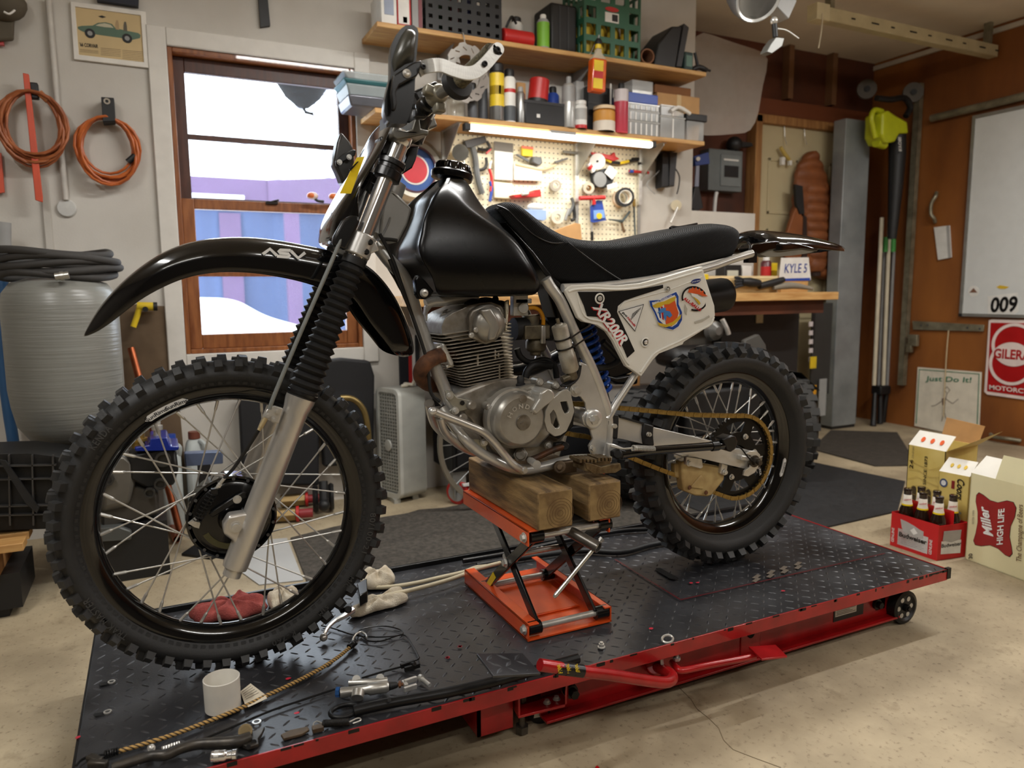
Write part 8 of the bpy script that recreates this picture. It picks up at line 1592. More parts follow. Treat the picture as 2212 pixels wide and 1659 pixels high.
t=thing('note_pad','white paper pad hanging beside the whiteboard','pad',rwp(px,2035,560));rflat('pad',px,[(2017,491),(2050,487),(2054,556),(2026,562)],wht,.016,.014,t,bevel=.002);rflat('pad_edge',px,[(2044,488),(2050,487),(2054,556),(2048,558)],cm('label_grey'),.017,.002,t)
ob('pull_cord',MB().tube([rwp(px,2049,714,.03),rwp(px,2045,760,.03),rwp(px,2041,830,.03),rwp(px,2038,900,.03)],.004,6,3),cm('cord_tan',(196,176,140)),label='thin tan cord hanging from the iron strap',cat='cord')
for x,y,lab in((1872,193,'left round pulley wheel in the upper corner'),(1972,200,'right round pulley wheel behind the door track')):
    c_=at(x,y,3.7)if x<1900 else rwp(px,x,y,.08);t=thing('pulley',lab,'pulley',c_,'pulleys in the corner');ax=(-.6,-.8,0);ob('sheave',MB().lathe([(.02,-.012),(.065,-.012),(.058,0),(.065,.012),(.02,.012)],c_,ax,28),cm('pulley_grey',(84,78,70),.5,.3),t);ob('hub',MB().cyl(c_+V3(ax)*.02,c_-V3(ax)*.02,.02),blk,t)
for x,lab in((1925,'left white pipe in the upper corner'),(1940,'right white pipe in the upper corner')):ob('corner_pipe',MB().cyl(at(x,214,3.78),V3((at(x,214,3.78).x,3.78,CZ-.002)),.018),cm('pipe_white',(206,196,180)),label=lab,cat='pipe',group='white corner pipes')
ob('trim_5',MB().bb((RX-.012,1.5,CZ-.05),(RX,RY,CZ-.02)),cm('caulk_white',(190,180,164)),kind='structure')
# opener rail and hanging lamp
t=thing('opener_rail','cream steel garage opener rail under the ceiling','rail',(4.0,3.0,2.4));a,b=atz(1745,34,2.45),V3((RX-.02,0,2.45));ry=3.0;ob('beam',MB().bb((a.x,ry-.03,2.415),(RX-.02,ry+.03,2.485)),creamm,t,bevel=.004);ob('end_box',MB().bb((a.x-.015,ry-.035,2.41),(a.x+.08,ry+.035,2.495)),cm('rail_cream2',(206,196,160)),t,bevel=.003)
for i in range(9):x=a.x+.25+.16*i;ob('rail_slot',MB().bb((x,ry-.0315,2.446),(x+.03*(1+i%2),ry-.0295,2.454)),blk,t)
ob('hanger',MB().bb((a.x+.1,ry-.02,2.485),(a.x+.13,ry+.02,CZ)),iron,t);ob('hanger',MB().bb((RX-.1,ry-.02,2.485),(RX-.07,ry+.02,CZ)),iron,t);ob('pull_string',MB().tube([(a.x+.02,ry-.04,2.44),(a.x+.015,ry-.042,2.36),(a.x,ry-.04,2.26)],.003,6,3),cm('cord_white',(216,206,180)),t)
t=thing('work_lamp','round grey work lamp with a white reflector hanging at the top','lamp',at(1640,40,2.4));c_=at(1632,-12,2.4);ax=V3((-.15,-.80,-.58)).normalized()
ob('housing',MB().lathe([(.045,-.10),(.09,-.085),(.102,-.03),(.102,.02),(.096,.03)],c_,ax,36),cm('lamp_grey2',(84,84,84),.4),t);ob('reflector',MB().lathe([(.095,.03),(.099,.034),(.095,.036),(.06,.012),(.02,.0),(0,.0)],c_,ax,36),cm('lamp_silver',(196,196,192),.25,.3),t)
j=at(1672,45,2.4);ob('bracket',MB().box(at(1685,10,2.42),(.10,.06,.09),Matrix.Rotation(.5,3,'Y')),cm('lamp_grey3',(150,150,148)),t,bevel=.004);ob('ball_joint',MB().sph(j,.016),steel,t);ob('stem',MB().cyl(j,at(1675,80,2.4),.011),blk,t);ob('clamp',MB().prism([at(x,y,2.39)for x,y in((1676,80),(1695,82),(1690,100),(1668,116),(1656,112),(1664,96))],(0,.04,0)),cm('clamp_grey',(110,110,106),.4,.4),t,bevel=.003);ob('cable_tie',MB().tube([at(1680,62,2.39),at(1700,66,2.38),at(1725,83,2.38)],.003,6,4),wht,t);ob('mount_rod',MB().cyl(c_,V3((c_.x+.03,c_.y+.06,CZ)),.012),steel,t)
# breaker panel, door hooks, jacket
eg=cm('panel_grey',(106,112,112),.45);t=thing('breaker_panel','grey electrical breaker panel on brown plywood','electrical panel',at(1566,415,3.78));a,b=at(1532,320,3.78),at(1602,415,3.78);ob('box',MB().bb((a.x,3.78,b.z),(b.x,RY-.003,a.z)),eg,t,bevel=.003);w_=b.x-a.x;h_=a.z-b.z;ob('door',MB().bb((a.x+w_*.34,3.774,b.z+h_*.12),(b.x-w_*.06,3.78,a.z-h_*.12)),cm('panel_grey2',(120,126,126),.4),t,bevel=.002);ob('breakers',MB().bb((a.x+w_*.44,3.771,b.z+h_*.34),(b.x-w_*.14,3.775,b.z+h_*.62)),blk,t);ob('label',MB().bb((a.x+w_*.42,3.772,a.z-h_*.26),(b.x-w_*.14,3.775,a.z-h_*.22)),wht,t);ob('conduit',MB().tube([at(1548,415,3.80),at(1545,430,3.80),at(1542,470,3.80)],.012,8,3),wht,t)
t=thing('ball_cap','black cap sitting above the breaker panel','cap',at(1590,318,3.78));ob('crown',MB().sph(at(1586,312,3.80),(.055,.05,.05)),blk,t);ob('brim',MB().prism([at(x,y,3.77)for x,y in((1600,305),(1625,308),(1628,316),(1602,318))],(0,.06,0)),blk,t,bevel=.004)
t=thing('door_hook','wire over-door hooks on the beige door','hook',at(1705,300,RY-.06))
for x in(1694,1737):ob('wire',MB().tube([at(x,268,RY-.06),at(x+1,285,RY-.065),at(x+2,300,RY-.07),at(x+6,312,RY-.09)],.003,6,3),steel,t)
t=thing('hand_brush','yellow handled brush hanging on the door hook','brush',at(1705,350,3.78));ob('handle',MB().tube([at(1686,318,3.78),at(1695,333,3.78),at(1706,346,3.78)],[.012,.014,.01],8,2),cm('brush_yellow',(190,164,84)),t);obs('bristles',MB().box(at(1690,348,3.78),(.03,.02,.05)).box(at(1706,352,3.78),(.02,.02,.03)),wht,t)
jm=cm('jacket_brown',(140,80,38),.6,tint=(108,58,26),scale=8);t=thing('puffer_jacket','brown quilted puffer jacket hanging on the beige door','jacket',at(1755,600,3.74))
def quilt(name,rows,Y,d,m,n=4,amp=.016):
    rings=[];N_=len(rows)-1;T=n*N_
    for i in range(T+1):
        s=i/n;k=min(int(s),N_-1);f=s-k;(y0,l0,r0),(y1,l1,r1)=rows[k],rows[k+1];y=y0+(y1-y0)*f;l=l0+(l1-l0)*f;r=r0+(r1-r0)*f;A=at(l,y,Y);B_=at(r,y,Y);bl=amp*abs(sin(pi*f));c_=(A+B_)/2;w=(B_.x-A.x)/2+bl*.5
        rings.append([V3((c_.x+cos(a)*w,Y+sin(a)*(d+bl),c_.z))for a in[2*pi*q/20 for q in range(20)]])
    return ob(name,MB().loft(rings),m,t,ang=28)
quilt('body',[(328,1748,1758),(345,1734,1768),(365,1722,1778),(390,1717,1786),(418,1716,1792),(446,1712,1797),(474,1706,1800),(502,1700,1803),(528,1696,1804),(552,1696,1806),(578,1718,1806),(604,1778,1808)],3.77,.040,jm,6)
quilt('sleeve',[(400,1742,1780),(420,1740,1782),(440,1739,1783),(460,1738,1784),(480,1738,1784),(500,1740,1784),(520,1742,1783),(540,1744,1782),(560,1746,1780),(586,1748,1776)],3.745,.038,jm,6)
ob('front_panel',MB().prism([at(x,y,3.70)for x,y in((1722,445),(1736,470),(1737,520),(1732,556),(1706,563),(1691,550),(1702,500),(1714,462))],(0,.03,0)),jm,t,bevel=.008,seg=3);ob('lining',MB().prism([at(x,y,3.695)for x,y in((1736,462),(1743,470),(1744,556),(1733,560))],(0,.02,0)),cm('cuff_dark',(44,26,18),.8),t)
ob('side_panel',MB().prism([at(x,y,3.69)for x,y in((1718,398),(1734,402),(1738,462),(1728,462),(1720,440))],(0,.02,0)),blk,t);ob('cuff',MB().cyl(at(1761,588,3.745),at(1761,596,3.745),.036,n=16),cm('cuff_dark',(44,26,18),.8),t)
# galvanised post, blower, tripod
gv=cm('galv_duct',(150,155,156),.4,.25,scale=5,tint=(122,127,128));a,b=at(1826,300,3.6),at(1880,300,3.6);t=thing('steel_duct','tall galvanised steel duct standing beside the beige door','duct',((a.x+b.x)/2,3.66,0));ob('casing',MB().bb((a.x,3.6,.02),(b.x,3.70,at(1850,258,3.6).z)),gv,t,bevel=.004);ob('base',MB().bb((a.x+.005,3.605,0),(b.x-.005,3.695,.02)),blk,t)
t=thing('leaf_blower','lime and black leaf blower hanging in the corner','leaf blower',at(1925,545,3.5));BYl=3.40;lime=cm('lime_plastic',(188,196,30),.4);ob('motor_housing',MB().prism([at(*cO(x,y),BYl)for x,y in((1290,735),(1330,718),(1390,760),(1455,795),(1462,870),(1405,870),(1375,925),(1310,935),(1285,880),(1290,800))],(0,.14,0)),lime,t,bevel=.015,seg=3);ob('handle',MB().tube([at(*cO(x,y),BYl+.05)for x,y in((1285,730),(1235,720),(1215,770),(1225,830),(1240,900))],.018,10,4),lime,t);ob('nozzle_guard',MB().cyl(at(*cO(1245,930),BYl+.06),at(*cO(1300,945),BYl+.06),.03),lime,t);ob('strap',MB().tube([at(*cO(x,y),BYl+.04)for x,y in((1250,640),(1340,650),(1430,640),(1470,700),(1440,760))],.02,8,4),blk,t)
ob('blow_tube',MB().tube([at(*cO(x,y),BYl+.07)for x,y in((1385,860),(1385,1000),(1375,1200),(1360,1420),(1350,1560))],[.055,.055,.048,.036,.028],18,3),blk,t);ob('trigger_grip',MB().tube([at(*cO(x,y),BYl+.05)for x,y in((1280,760),(1270,840),(1290,900))],.012,8,3),cm('dark_grey'),t);write('RYOBI',at(*cO(1395,985),BYl-.0),at(*cO(1392,895),BYl-.0)-at(*cO(1395,985),BYl-.0),V3((.03,0,0)),wht,t,.02)
t=thing('tripod','folded tripod with green clips and white poles in the corner','tripod',atz(1900,925,0));TYp=3.58
for k,(x0,x1,m_,r)in enumerate(((1905,1888,cm('pole_cream',(206,196,172),.4),.014),(1922,1908,cm('pole_cream'),.014),(1932,1916,grey_p,.012),(1912,1898,grey_p,.012))):ob('pole',MB().cyl(at(x0,470 if k<2 else 520,TYp+.02*k),at(x1,832,TYp+.02*k),r),m_,t)
for x in(1912,1929):ob('clip',MB().cyl(at(x+1,512,TYp),at(x,544,TYp),.017),cm('clip_green',(60,140,60)),t)
ob('collar',MB().box(at(1903,842,TYp+.03),(.11,.08,.06)),blk,t,bevel=.006)
for x0,x1 in((1890,1878),(1902,1902),(1915,1918)):p_=atz(x1,930,0);obs('foot',MB().cyl(at(x0,850,TYp+.03),V3((at(x1,925,TYp).x,TYp-.03+.03*(x0-1890)/10,.004)),.016,.02),blk,t)
# ================================================================== left side
# framed poster
fr=[at(*cR(x,y),WY-.014)for x,y in((598,8),(1243,98),(1272,580),(630,505))];inr=[at(*cR(x,y),WY-.014)for x,y in((640,55),(1200,130),(1228,530),(672,466))]
t=thing('framed_poster','white framed car advertisement on the wall left of the window','picture',fr[3]);mb=MB();holed(mb,fr,[inr],(0,.014,0));ob('frame',mb,cm('frame_white',(226,222,214),.4),t,bevel=.002);ob('print',MB().prism([p_+V3((0,.006,0))for p_ in inr],(0,.004,0)),cm('poster_tan',(204,180,134),.7,scale=6),t)
def fp_(x,y):return at(*cR(x,y),WY-.0085)
carc=cm('car_green',(86,112,94),.5);ob('car_body',MB().prism([fp_(x,y)for x,y in((664,228),(700,220),(790,218),(835,195),(900,190),(955,205),(985,240),(1080,262),(1180,282),(1200,300),(1195,325),(1130,340),(1040,325),(860,300),(740,282),(690,262),(665,245))],(0,.002,0)),carc,t)
ob('car_windows',MB().prism([fp_(x,y-.0)for x,y in((845,205),(895,198),(945,212),(970,238),(890,232),(815,218))],(0,-.001,0)),cm('window_pale',(196,190,164)),t)
for x,y in((768,285),(1085,328)):c_=fp_(x,y);ob('car_wheel',MB().cyl(c_,c_+V3((0,-.0015,0)),.018,n=20),blk,t);ob('hub_cap',MB().cyl(c_+V3((0,-.0015,0)),c_+V3((0,-.002,0)),.009,n=16),grey_p,t)
for x,y,m_ in((1000,215,cm('figure_tan',(176,150,110))),(1068,228,cm('figure_dark',(96,90,76)))):ob('figure',MB().prism([fp_(x-14,y+35),fp_(x+18,y+40),fp_(x+14,y-10),fp_(x+6,y-42),fp_(x-8,y-42),fp_(x-14,y-10)],(0,-.001,0)),m_,t)
write("'66 CORVAIR",fp_(680,395),fp_(838,412)-fp_(680,395),fp_(678,362)-fp_(680,395),black_st,t,.02);ob('badge',MB().prism([fp_(840,140),fp_(870,132),(fp_(905,146)),fp_(872,154)],(0,-.001,0)),blk,t)
mb=MB()
for cx_,n_l in((860,5),(1045,7)):
    for i in range(n_l):mb.ribbon([fp_(cx_,410+i*14+(cx_-860)*.1),fp_(cx_+170,425+i*14+(cx_-860)*.1)],.0016,(0,.0005,0))
for i in range(3):mb.ribbon([fp_(680,420+i*10),fp_(840,436+i*10)],.0012,(0,.0005,0))
ob('small_print',mb,cm('print_sepia',(120,100,74)),t,kind='stuff')
ob('wall_box',MB().prism([at(x,y,WY-.03)for x,y in((208,-12),(300,-8),(299,13),(209,0))],(0,.03,0)),cm('box_navy',(24,28,44)),label='dark navy box at the top above the poster',cat='box');ob('tool_rail',MB().prism([at(x,y,WY-.02)for x,y in((558,-10),(578,-10),(584,55),(563,58))],(0,.02,0)),blk,label='black slotted tool rail above the window',cat='rail')
t=thing('dark_hat','olive grey cap hanging in the top left corner','hat',at(10,85,WY-.06));ob('crown',MB().sph(at(8,8,WY-.06),(.075,.06,.06)),cm('hat_olive',(92,84,70),.8),t);ob('drape',MB().prism([at(x,y,WY-.05)for x,y in((-20,20),(30,25),(28,85),(-20,88))],(0,.03,0)),cm('hat_olive'),t,bevel=.008);ob('strap',MB().tube([at(8,25,WY-.125),at(20,30,WY-.12),at(32,22,WY-.11)],.004,6,3),wht,t)
ob('red_tag',MB().box(at(0,92,WY-.02),(.025,.02,.02)),redp,label='small red tag under the hanging cap',cat='tag')
# cord coils
cordm=cm('cord_orange',(196,104,44),.45,tint=(172,84,34));cordb=cm('cord_rust',(176,104,60),.5,tint=(140,74,40))
def coil(c0,Rx,Rz,n,m,par,seed,r=.0046,drop=.25):
    random.seed(seed);pts=[];ph=[random.uniform(.74,1.1)for _ in range(n)];dz=[random.random()**2*drop for _ in range(n)]
    for i in range(n*20+1):
        k=min(i//20,n-1);f=(i%20)/20;k2=(k+1)%n;a=pi/2-2*pi*f;s=ph[k]*(1-f)+ph[k2]*f;d=dz[k]*(1-f)+dz[k2]*f;low=(1-sin(a))/2
        pts.append(c0+V3((cos(a)*Rx*s,-.035*(k/n)-.012*sin(3*a+k),sin(a)*Rz*(1 if sin(a)>0 else s)-d*Rz*low)))
    return ob('cord_loops',MB().tube(pts,r,7),m,par)
t=thing('cord_coil','large orange cord coil on an orange hanger, left of the two','cord',at(75,370,WY-.05),'hanging cord coils');c_=at(72,268,WY-.05);Rx=(at(150,268,WY).x-at(72,268,WY).x);coil(c_,Rx*.92,Rx*.95,13,cordb,t,3,.0055,.75)
hg=cm('hanger_orange',(206,76,40),.45);ob('hanger',MB().prism([at(x,y,WY-.075)for x,y in((49,157),(62,160),(92,425),(92,437),(76,432))],(0,.012,0)),hg,t,bevel=.002);ob('strap',MB().box(at(72,197,WY-.05),(.035,.03,.06)),blk,t,bevel=.004);ob('plug',MB().cyl(at(85,200,WY-.07),at(104,218,WY-.07),.012),cm('plug_tan',(190,120,70)),t)
t=thing('cord_coil','orange cord coil held by a black strap, right of the two','cord',at(235,410,WY-.05),'hanging cord coils');c_=at(234,322,WY-.03);Rx=(at(306,322,WY).x-at(234,322,WY).x);coil(c_,Rx*.92,Rx*.98,10,cordm,t,8,.0055,.55)
ob('strap',MB().prism([at(x,y,WY-.075)for x,y in((218,209),(246,211),(249,262),(222,264))],(0,.07,0)),blk,t,bevel=.003);ob('grommet',MB().lathe([(.006,0),(.012,0),(.012,.003),(.006,.003)],at(231,219,WY-.076),NY,20,closed=True),chrome,t);ob('plug',MB().cyl(at(276,350,WY-.06),at(292,336,WY-.06),.012),blk,t)
ob('orange_edge_tool',MB().prism([at(x,y,WY-.03)for x,y in((-10,330),(2,330),(9,415),(-8,418))],(0,.02,0)),hg,label='orange tool edge hanging at the far left',cat='tool')
c_=at(144,450,WY);ob('round_sensor',MB().lathe([(.035,0),(.035,.008),(.031,.013),(0,.014)],c_,NY,32),cm('sensor_white',(200,200,196),.4),label='round white sensor disc on the wall under the coils',cat='sensor')
# exposed wall panel with plastic, nozzle
ob('trim_6',MB().prism([at(x,y,WY-.004)for x,y in((255,655),(368,662),(400,1010),(240,1010))],(0,.004,0)),cm('panel_wet',(120,100,78),.35,scale=5,tint=(84,68,52)),kind='structure')
t=thing('hose_nozzle','yellow hose nozzle hanging on the wall by the tank','nozzle',at(300,708,WY-.04));ob('grip',MB().tube([at(302,660,WY-.05),at(297,680,WY-.05),at(288,706,WY-.05)],.012,10,3),yelp,t);ob('head',MB().cyl(at(296,661,WY-.05),at(332,662,WY-.05),.017),yelp,t);ob('tip',MB().cyl(at(331,662,WY-.05),at(340,662,WY-.05),.018),blk,t);ob('eye',MB().cyl(at(314,668,WY-.065),at(314,668,WY-.072),.011),blk,t)
# pressure tank
def tank_mat():
    m=mat('fibre_tank',(128,128,122),.32,0,.08,6);nt=m.node_tree;N=nt.nodes;L=nt.links;tc=N.new('ShaderNodeTexCoord');mp=N.new('ShaderNodeMapping');mp.inputs['Scale'].default_value=(2,2,60);L.new(tc.outputs['Object'],mp.inputs[0]);n=N.new('ShaderNodeTexNoise');n.inputs['Scale'].default_value=2;L.new(mp.outputs[0],n.inputs[0]);bp=N.new('ShaderNodeBump');bp.inputs['Strength'].default_value=.5;bp.inputs['Distance'].default_value=.004;L.new(n.outputs[0],bp.inputs['Height']);L.new(bp.outputs[0],N['Principled BSDF'].inputs['Normal']);return m
tc_=V3((-.295,3.1,0));t=thing('pressure_tank','large grey fibreglass pressure tank at the left','tank',tc_);ob('vessel',MB().lathe([(0,.44),(.07,.445),(.125,.47),(.165,.53),(.178,.60),(.184,.66),(.184,.95),(.176,1.0),(.15,1.035),(.10,1.05),(0,1.055)],tc_,(0,0,1),56),tank_mat(),t);ob('stand',MB().lathe([(.10,0),(.10,.40),(.09,.46),(0,.46)],tc_,(0,0,1),32),blk,t)
t=thing('hose_bundle','dark grey hose coiled on top of the tank','hose',tc_+V3((0,0,1.05)))
for k in range(5):
    z_=1.062+.019*k;pts=[tc_+V3((cos(a)*(.175+.012*sin(3*a+k))+.012*(k%2),sin(a)*(.13+.01*cos(2*a+k)),z_+.010*sin(2*a+1.7*k)))for a in[2*pi*i/16 for i in range(16)]];ob('hose_loop',MB().tube(pts,.0135,10,3,closed=True),cm('hose_grey',(58,56,54),.75),t)
ob('coupling',MB().cyl(at(119,598,2.93),at(149,594,2.93),.013).cyl(at(130,597,2.93),at(138,596,2.93),.016),cm('coupling',(186,184,176),.3,.8),t)
ob('blue_hose',MB().tube([at(x,y,3.3)for x,y in((2,548),(6,640),(4,760),(16,870),(30,965),(32,1010))],.020,12,4),cm('hose_blue',(52,96,142),.5),label='thick blue hose running down at the left edge',cat='hose');ob('grey_pipe',MB().cyl(at(4,480,3.32),at(4,560,3.32),.03),grey_p,label='grey pipe end above the blue hose',cat='pipe')
# gearbox on a pallet
def gx(x,y,Y=2.72):return at(*cT(x,y),Y)
t=thing('gearbox','black ribbed vehicle gearbox resting on a pallet at the left','gearbox',gx(100,1100));gbm=cm('gearbox_black',(40,39,38),.45,.4,scale=10,tint=(24,24,24));ob('case',MB().prism([gx(x,y)for x,y in((-260,430),(60,415),(250,410),(500,440),(640,470),(640,1050),(400,1090),(-260,1110))],(0,.22,0)),gbm,t,bevel=.015)
for x in(-120,75,285,470):ob('case_rib',MB().prism([gx(x-6,430,2.70),gx(x+8,430,2.70),gx(x+22,1060,2.70),gx(x+6,1060,2.70)],(0,.02,0)),cm('rib_grey',(70,68,66),.4,.4),t)
for y in(520,640,880,960):ob('case_rib',MB().prism([gx(-260,y+10,2.70),gx(500,y-6,2.70),gx(500,y+4,2.70),gx(-260,y+22,2.70)],(0,.02,0)),cm('rib_grey'),t)
ob('strap',MB().prism([gx(-10,470,2.685),gx(50,480,2.685),gx(350,900,2.685),gx(330,950,2.685),gx(230,860,2.685)],(0,.01,0)),black_rb,t);hal=cm('housing_alloy',(112,108,100),.45,.5)
ob('bell_housing',MB().prism([gx(x,y,2.8)for x,y in((900,420),(1080,410),(1200,520),(1210,700),(1160,900),(900,960))],(0,.2,0)),hal,t,bevel=.02);ob('transfer_case',MB().prism([gx(x,y,2.8)for x,y in((1150,430),(1340,390),(1580,390),(1600,560),(1560,700),(1300,720),(1160,640))],(0,.18,0)),gbm,t,bevel=.012);ob('lower_case',MB().prism([gx(x,y,2.82)for x,y in((900,760),(1180,700),(1420,760),(1430,960),(1150,1040),(900,1060))],(0,.16,0)),cm('case_dull',(74,70,64),.5,.4),t,bevel=.015)
ob('blue_cover',MB().prism([gx(x,y,2.79)for x,y in((1205,360),(1340,340),(1345,285),(1500,270),(1530,350),(1605,350),(1600,385),(1210,392))],(0,.17,0)),cm('cover_blue',(18,40,130),.25,coat=.3),t,bevel=.008)
for x,y,r in((1460,460,.026),(1435,680,.020),(1340,760,.018),(960,640,.022)):ob('boss',MB().lathe([(r,0),(r,.02),(r*.7,.02),(r*.65,.01),(0,.01)],gx(x,y,2.8),NY,20),cm('boss_grey',(66,64,60),.4,.5),t)
obs('shaft',MB().cyl(gx(1410,330,2.85),gx(1405,130,2.85),.012).cyl(gx(1408,200,2.85),gx(1407,160,2.85),.018),steel,t);obs('brass_fitting',MB().cyl(gx(1240,360,2.83),gx(1235,215,2.83),.022).cyl(gx(1238,300,2.83),gx(1237,275,2.83),.03),cm('brass',(164,136,70),.35,.8),t);ob('prop',MB().bb((-.2,2.8,0),(.0,2.95,gx(1000,1060,2.82).z)),blk,t);ob('oil_pan',MB().prism([gx(x,y,2.78)for x,y in((850,1090),(1080,1070),(1180,1110),(1180,1190),(860,1210))],(0,.12,0)),cm('pan_grey',(86,88,86),.5,.3),t,bevel=.006)
t=thing('pallet','low wooden pallet under the gearbox','pallet',gx(100,1320,2.65));zp=gx(100,1180,2.66).z
for k,(y0,y1)in enumerate(((2.60,2.68),(2.72,2.80),(2.84,2.92))):ob('slat',MB().bb((-.95,y0,zp-.025),(-.40,y1,zp)),pine,t,bevel=.002)
for x in(-.85,-.5):ob('bearer',MB().bb((x-.03,2.61,zp-.1),(x+.03,2.91,zp-.025)),lumber,t)
ob('dolly',MB().bb((-.94,2.63,.03),(-.42,2.9,zp-.1)),blk,t);ob('dolly_foot',MB().bb((-.9,2.65,0),(-.46,2.88,.03)),blk,t)
t=thing('swivel_castor','small grey swivel castor on the floor by the gearbox','castor',atz(262,1232,0));c_=atz(262,1232,0)+V3((0,0,.036));ob('wheel',MB().lathe([(.012,-.014),(.03,-.014),(.036,-.008),(.036,.008),(.03,.014),(.012,.014)],c_,(-.7,-.7,0),24),cm('castor_grey',(130,126,118),.5),t);ob('fork',MB().box(c_+V3((.0,.0,.042)),(.07,.06,.008)).box(c_+V3((.02,.01,.02)),(.006,.03,.05)),steel,t)
# copper pipes
cop=cm('copper',(170,96,62),.35,.85,tint=(130,66,40))
for k,(a,b,r,lab)in enumerate(((at(283,752,3.42),atz(392,1168,.0)+V3((0,0,.02)),.014,'tall copper pipe leaning on the wall behind the wheel'),(atz(318,1160,.02),atz(330,1120,.02),.016,'short copper elbow stub on the floor'),(atz(352,1140,.02),atz(345,1100,.02),.014,'dull copper pipe lying by the gearbox'),(atz(382,1165,.02),atz(350,1090,.02),.015,'longer dull copper pipe lying beside the elbow'))):ob('copper_pipe',MB().lathe([(r*.8,0),(r,0),(r,(b-a).length),(r*.8,(b-a).length)],a,b-a,18,closed=True),cop,label=lab,cat='pipe')
# jugs, bar, stool
jug=cm('jug_plastic',(170,176,174),.35,var=.05)
for p0,p1,y0,capm,lab in((348,398,962,bluep,'translucent jug with a blue cap behind the wheel hub'),(402,452,955,cm('cap_brown',(110,60,44)),'translucent jug with a brown cap behind the wheel hub')):
    a,b=at(p0,1040,3.30),at(p1,1040,3.30);zt=at(p0,y0,3.30).z;t=thing('plastic_jug',lab,'jug',((a.x+b.x)/2,3.37,0),'jugs by the wall');m_=((a.x+b.x)/2,3.37);w=(b.x-a.x)/2*.88
    ob('body',MB().loft([[V3((m_[0]+u*w,m_[1]+v*.07,z_))for u,v in((-1,-1),(1,-1),(1,1),(-1,1))]for z_ in(0.001,zt*.84)]+[[V3((m_[0]+u*.03,m_[1]+v*.03,zt))for u,v in((-1,-1),(1,-1),(1,1),(-1,1))]]),jug,t,bevel=.02,seg=3);ob('cap',MB().cyl((m_[0],m_[1],zt),(m_[0],m_[1],zt+.03),.024),capm,t);ob('handle',MB().tube([(m_[0]+.03,m_[1]-.05,zt*.86),(m_[0]+.035,m_[1]-.06,zt*.95),(m_[0]+.02,m_[1]-.03,zt*.98)],.010,8,3),jug,t)
t=thing('jack_stand','blue grey saddle on a black jack stand near the jugs','jack stand',atz(435,1150,0));ob('saddle',MB().prism([at(x,y,2.95)for x,y in((398,980),(482,976),(482,1002),(400,1008))],(0,.05,0)),cm('saddle_blue',(90,102,128),.4,.3),t,bevel=.004);q=at(442,1002,2.97);ob('post',MB().bb((q.x-.025,2.95,.03),(q.x+.02,3.0,q.z)),blk,t);obs('foot',MB().lathe([(.10,0),(.10,.01),(.03,.05),(0,.05)],(q.x,2.98,0),(0,0,1),4),blk,t)
# black mechanic's seat with brass tube, valves
t=thing('folded_creeper','black padded folded creeper against the wall under the window','creeper',at(770,1010,3.36));ob('pad',MB().prism([at(x,y,3.36)for x,y in((690,780),(740,774),(800,780),(810,812),(808,1000),(700,1010))],(0,.06,0)),cm('pad_black',(24,24,26),.7),t,bevel=.012,seg=3);ob('rear_pad',MB().prism([at(x,y,3.38)for x,y in((515,850),(560,836),(690,838),(690,1050),(525,1050))],(0,.05,0)),cm('pad_black'),t,bevel=.012,seg=3)
ob('brass_tube',MB().tube([at(x,y,3.3)for x,y in((735,860),(762,862),(785,885),(795,930),(796,980),(790,1040))],.014,10,4),cm('brass_tube',(140,120,74),.35,.7),t)
for x in(680,714):c_=at(x,1040,3.3);c_.z=.066;ob('wheel',MB().lathe([(.02,-.012),(.056,-.012),(.064,0),(.056,.012),(.02,.012)],c_,(1,-.2,0),24),blk,t)
obs('yoke',MB().cyl(at(698,1040,3.26),at(700,1092,3.22),.02).sph(at(700,1092,3.2),.026),blk,t)
for(x,y,lab)in((640,1080,'brass valve with a red knob on the floor, farther one'),(620,1112,'brass valve with a red knob on the floor, nearer one')):
    a,b=atz(x-34,y+2,.035),atz(x+20,y-2,.035);t=thing('brass_valve',lab,'valve',(a+b)/2-V3((0,0,.035)),'brass valves on the floor');ob('body',MB().cyl(a,b,.03,n=6),cm('valve_brass',(150,126,84),.4,.7),t,bevel=.004);d_=(b-a).normalized();ob('flange',MB().cyl(b,b+d_*.012,.034),redp,t);ob('knob',MB().cyl(b+d_*.012,b+d_*.07,.02),cm('knob_red',(140,40,44)),t)
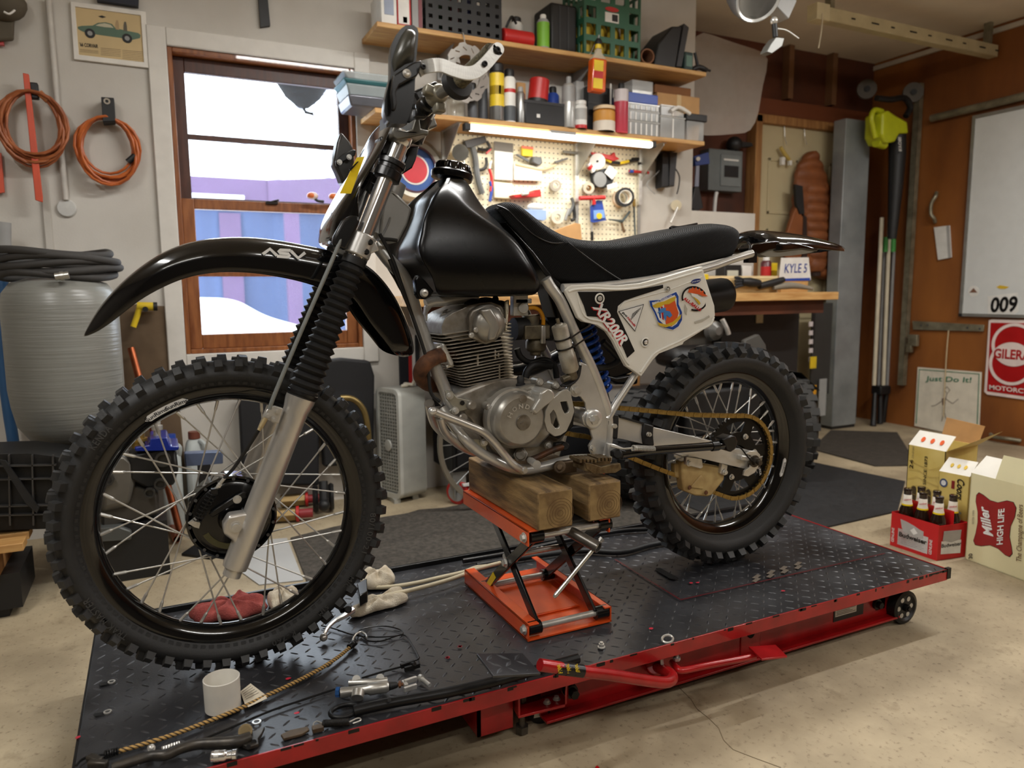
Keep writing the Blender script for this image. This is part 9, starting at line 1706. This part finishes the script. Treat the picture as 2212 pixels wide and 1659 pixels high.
# box fan
f0,f1=atz(865,1090,0),atz(812,1040,0);f0.z=f1.z=0;A=V3((.995,3.245,0));fd_=V3((.0,.29,0))if False else(V3((.985,3.44,0))-A);fn=V3((.145,.045,0));hf=.545
fd_=at(814,950,3.40)-A;fd_.z=0
t=thing('box_fan','grey box fan with a grille standing on the floor under the window','fan',A+fd_*.5+fn*.5);fan_m=cm('fan_grey',(166,166,158),.5);u=fd_;W_=u.length;un=u.normalized()
def fpnt(s,z_,k=0.):return A+un*s+fn*k+V3((0,0,z_))
out=rrect(0,.02,W_,hf,.035);inn=rrect(.018,.045,W_-.018,hf-.02,.02)
mb=MB();holed(mb,[fpnt(s,z_)for s,z_ in out],[[fpnt(s,z_)for s,z_ in inn]],fn*.12);ob('bezel',mb,cm('fan_bezel',(190,190,182),.45),t)
mb=MB();o_=[fpnt(s,z_,.12)for s,z_ in out];n=len(o_);mb.add(o_+[p_+fn*.88 for p_ in o_],[(i,(i+1)%n,n+(i+1)%n,n+i)for i in range(n)]);ob('shell',mb,fan_m,t);ob('inside',MB().prism([fpnt(s,z_,.2)for s,z_ in inn],fn*.05),cm('fan_dark',(66,60,54),.8),t)
for i in range(8):s=.022+(W_-.044)*i/7;ob('grille_bar',MB().prism([fpnt(s-.0018,.05,.03),fpnt(s+.0018,.05,.03),fpnt(s+.0018,hf-.022,.03),fpnt(s-.0018,hf-.022,.03)],fn*.05),fan_m,t)
for i in range(30):z_=.055+(hf-.08)*i/29;ob('grille_slat',MB().prism([fpnt(.018,z_-.0022,.035),fpnt(W_-.018,z_-.0022,.035),fpnt(W_-.018,z_+.0022,.035),fpnt(.018,z_+.0022,.035)],fn*.05),fan_m,t)
ob('centre_cap',MB().lathe([(.028,0),(.026,.006),(0,.008)],fpnt(W_*.5,hf*.5,.02),-fn,20),cm('fan_bezel'),t);ob('cord',MB().tube([fpnt(W_*.3,hf+.008,.4),fpnt(W_*.2,hf+.012,.5),fpnt(W_*.4,hf+.014,.6),fpnt(.03,hf+.012,.7),fpnt(W_*.3,hf+.02,.85)],.008,8,4),cm('cord_ivory',(214,206,186)),t)
for k in(.15,.85):obs('foot',MB().box(fpnt(W_*.5,.01,k),(.03,.12,.02)),fan_m,t)
# tall narrow goods behind the fan
t=thing('banner_stand','narrow black, red and white upright board behind the fan','board',at(890,860,3.3));
for x0,x1,m_ in((868,888,cm('board_navy',(26,28,36))),(888,896,redp),(896,903,wht),(903,912,cm('dark_grey'))):a,b=at(x0,700,3.4),at(x1,700,3.4);ob('strip',MB().bb((a.x,3.455,0),(b.x,3.467,at(x0,725,3.4).z)),m_,t)
# window sill things
for x,y,lab in((675,423,'small orange and white mirror on the window rail, left one'),(722,425,'small orange and white mirror on the window rail, right one')):c_=at(x,y,WY-.03);t=thing('bike_mirror',lab,'mirror',c_,'mirrors on the window rail');ob('shell',MB().sph(c_,(.026,.02,.017)),cm('mirror_white',(216,196,186),.3),t);ob('lens',MB().sph(c_+V3((-.008,-.008,0)),(.018,.016,.013)),orgp,t);ob('stem',MB().tube([c_,c_+V3((.02,0,-.02)),c_+V3((.05,.01,-.022))],.007,8,3),blk,t)
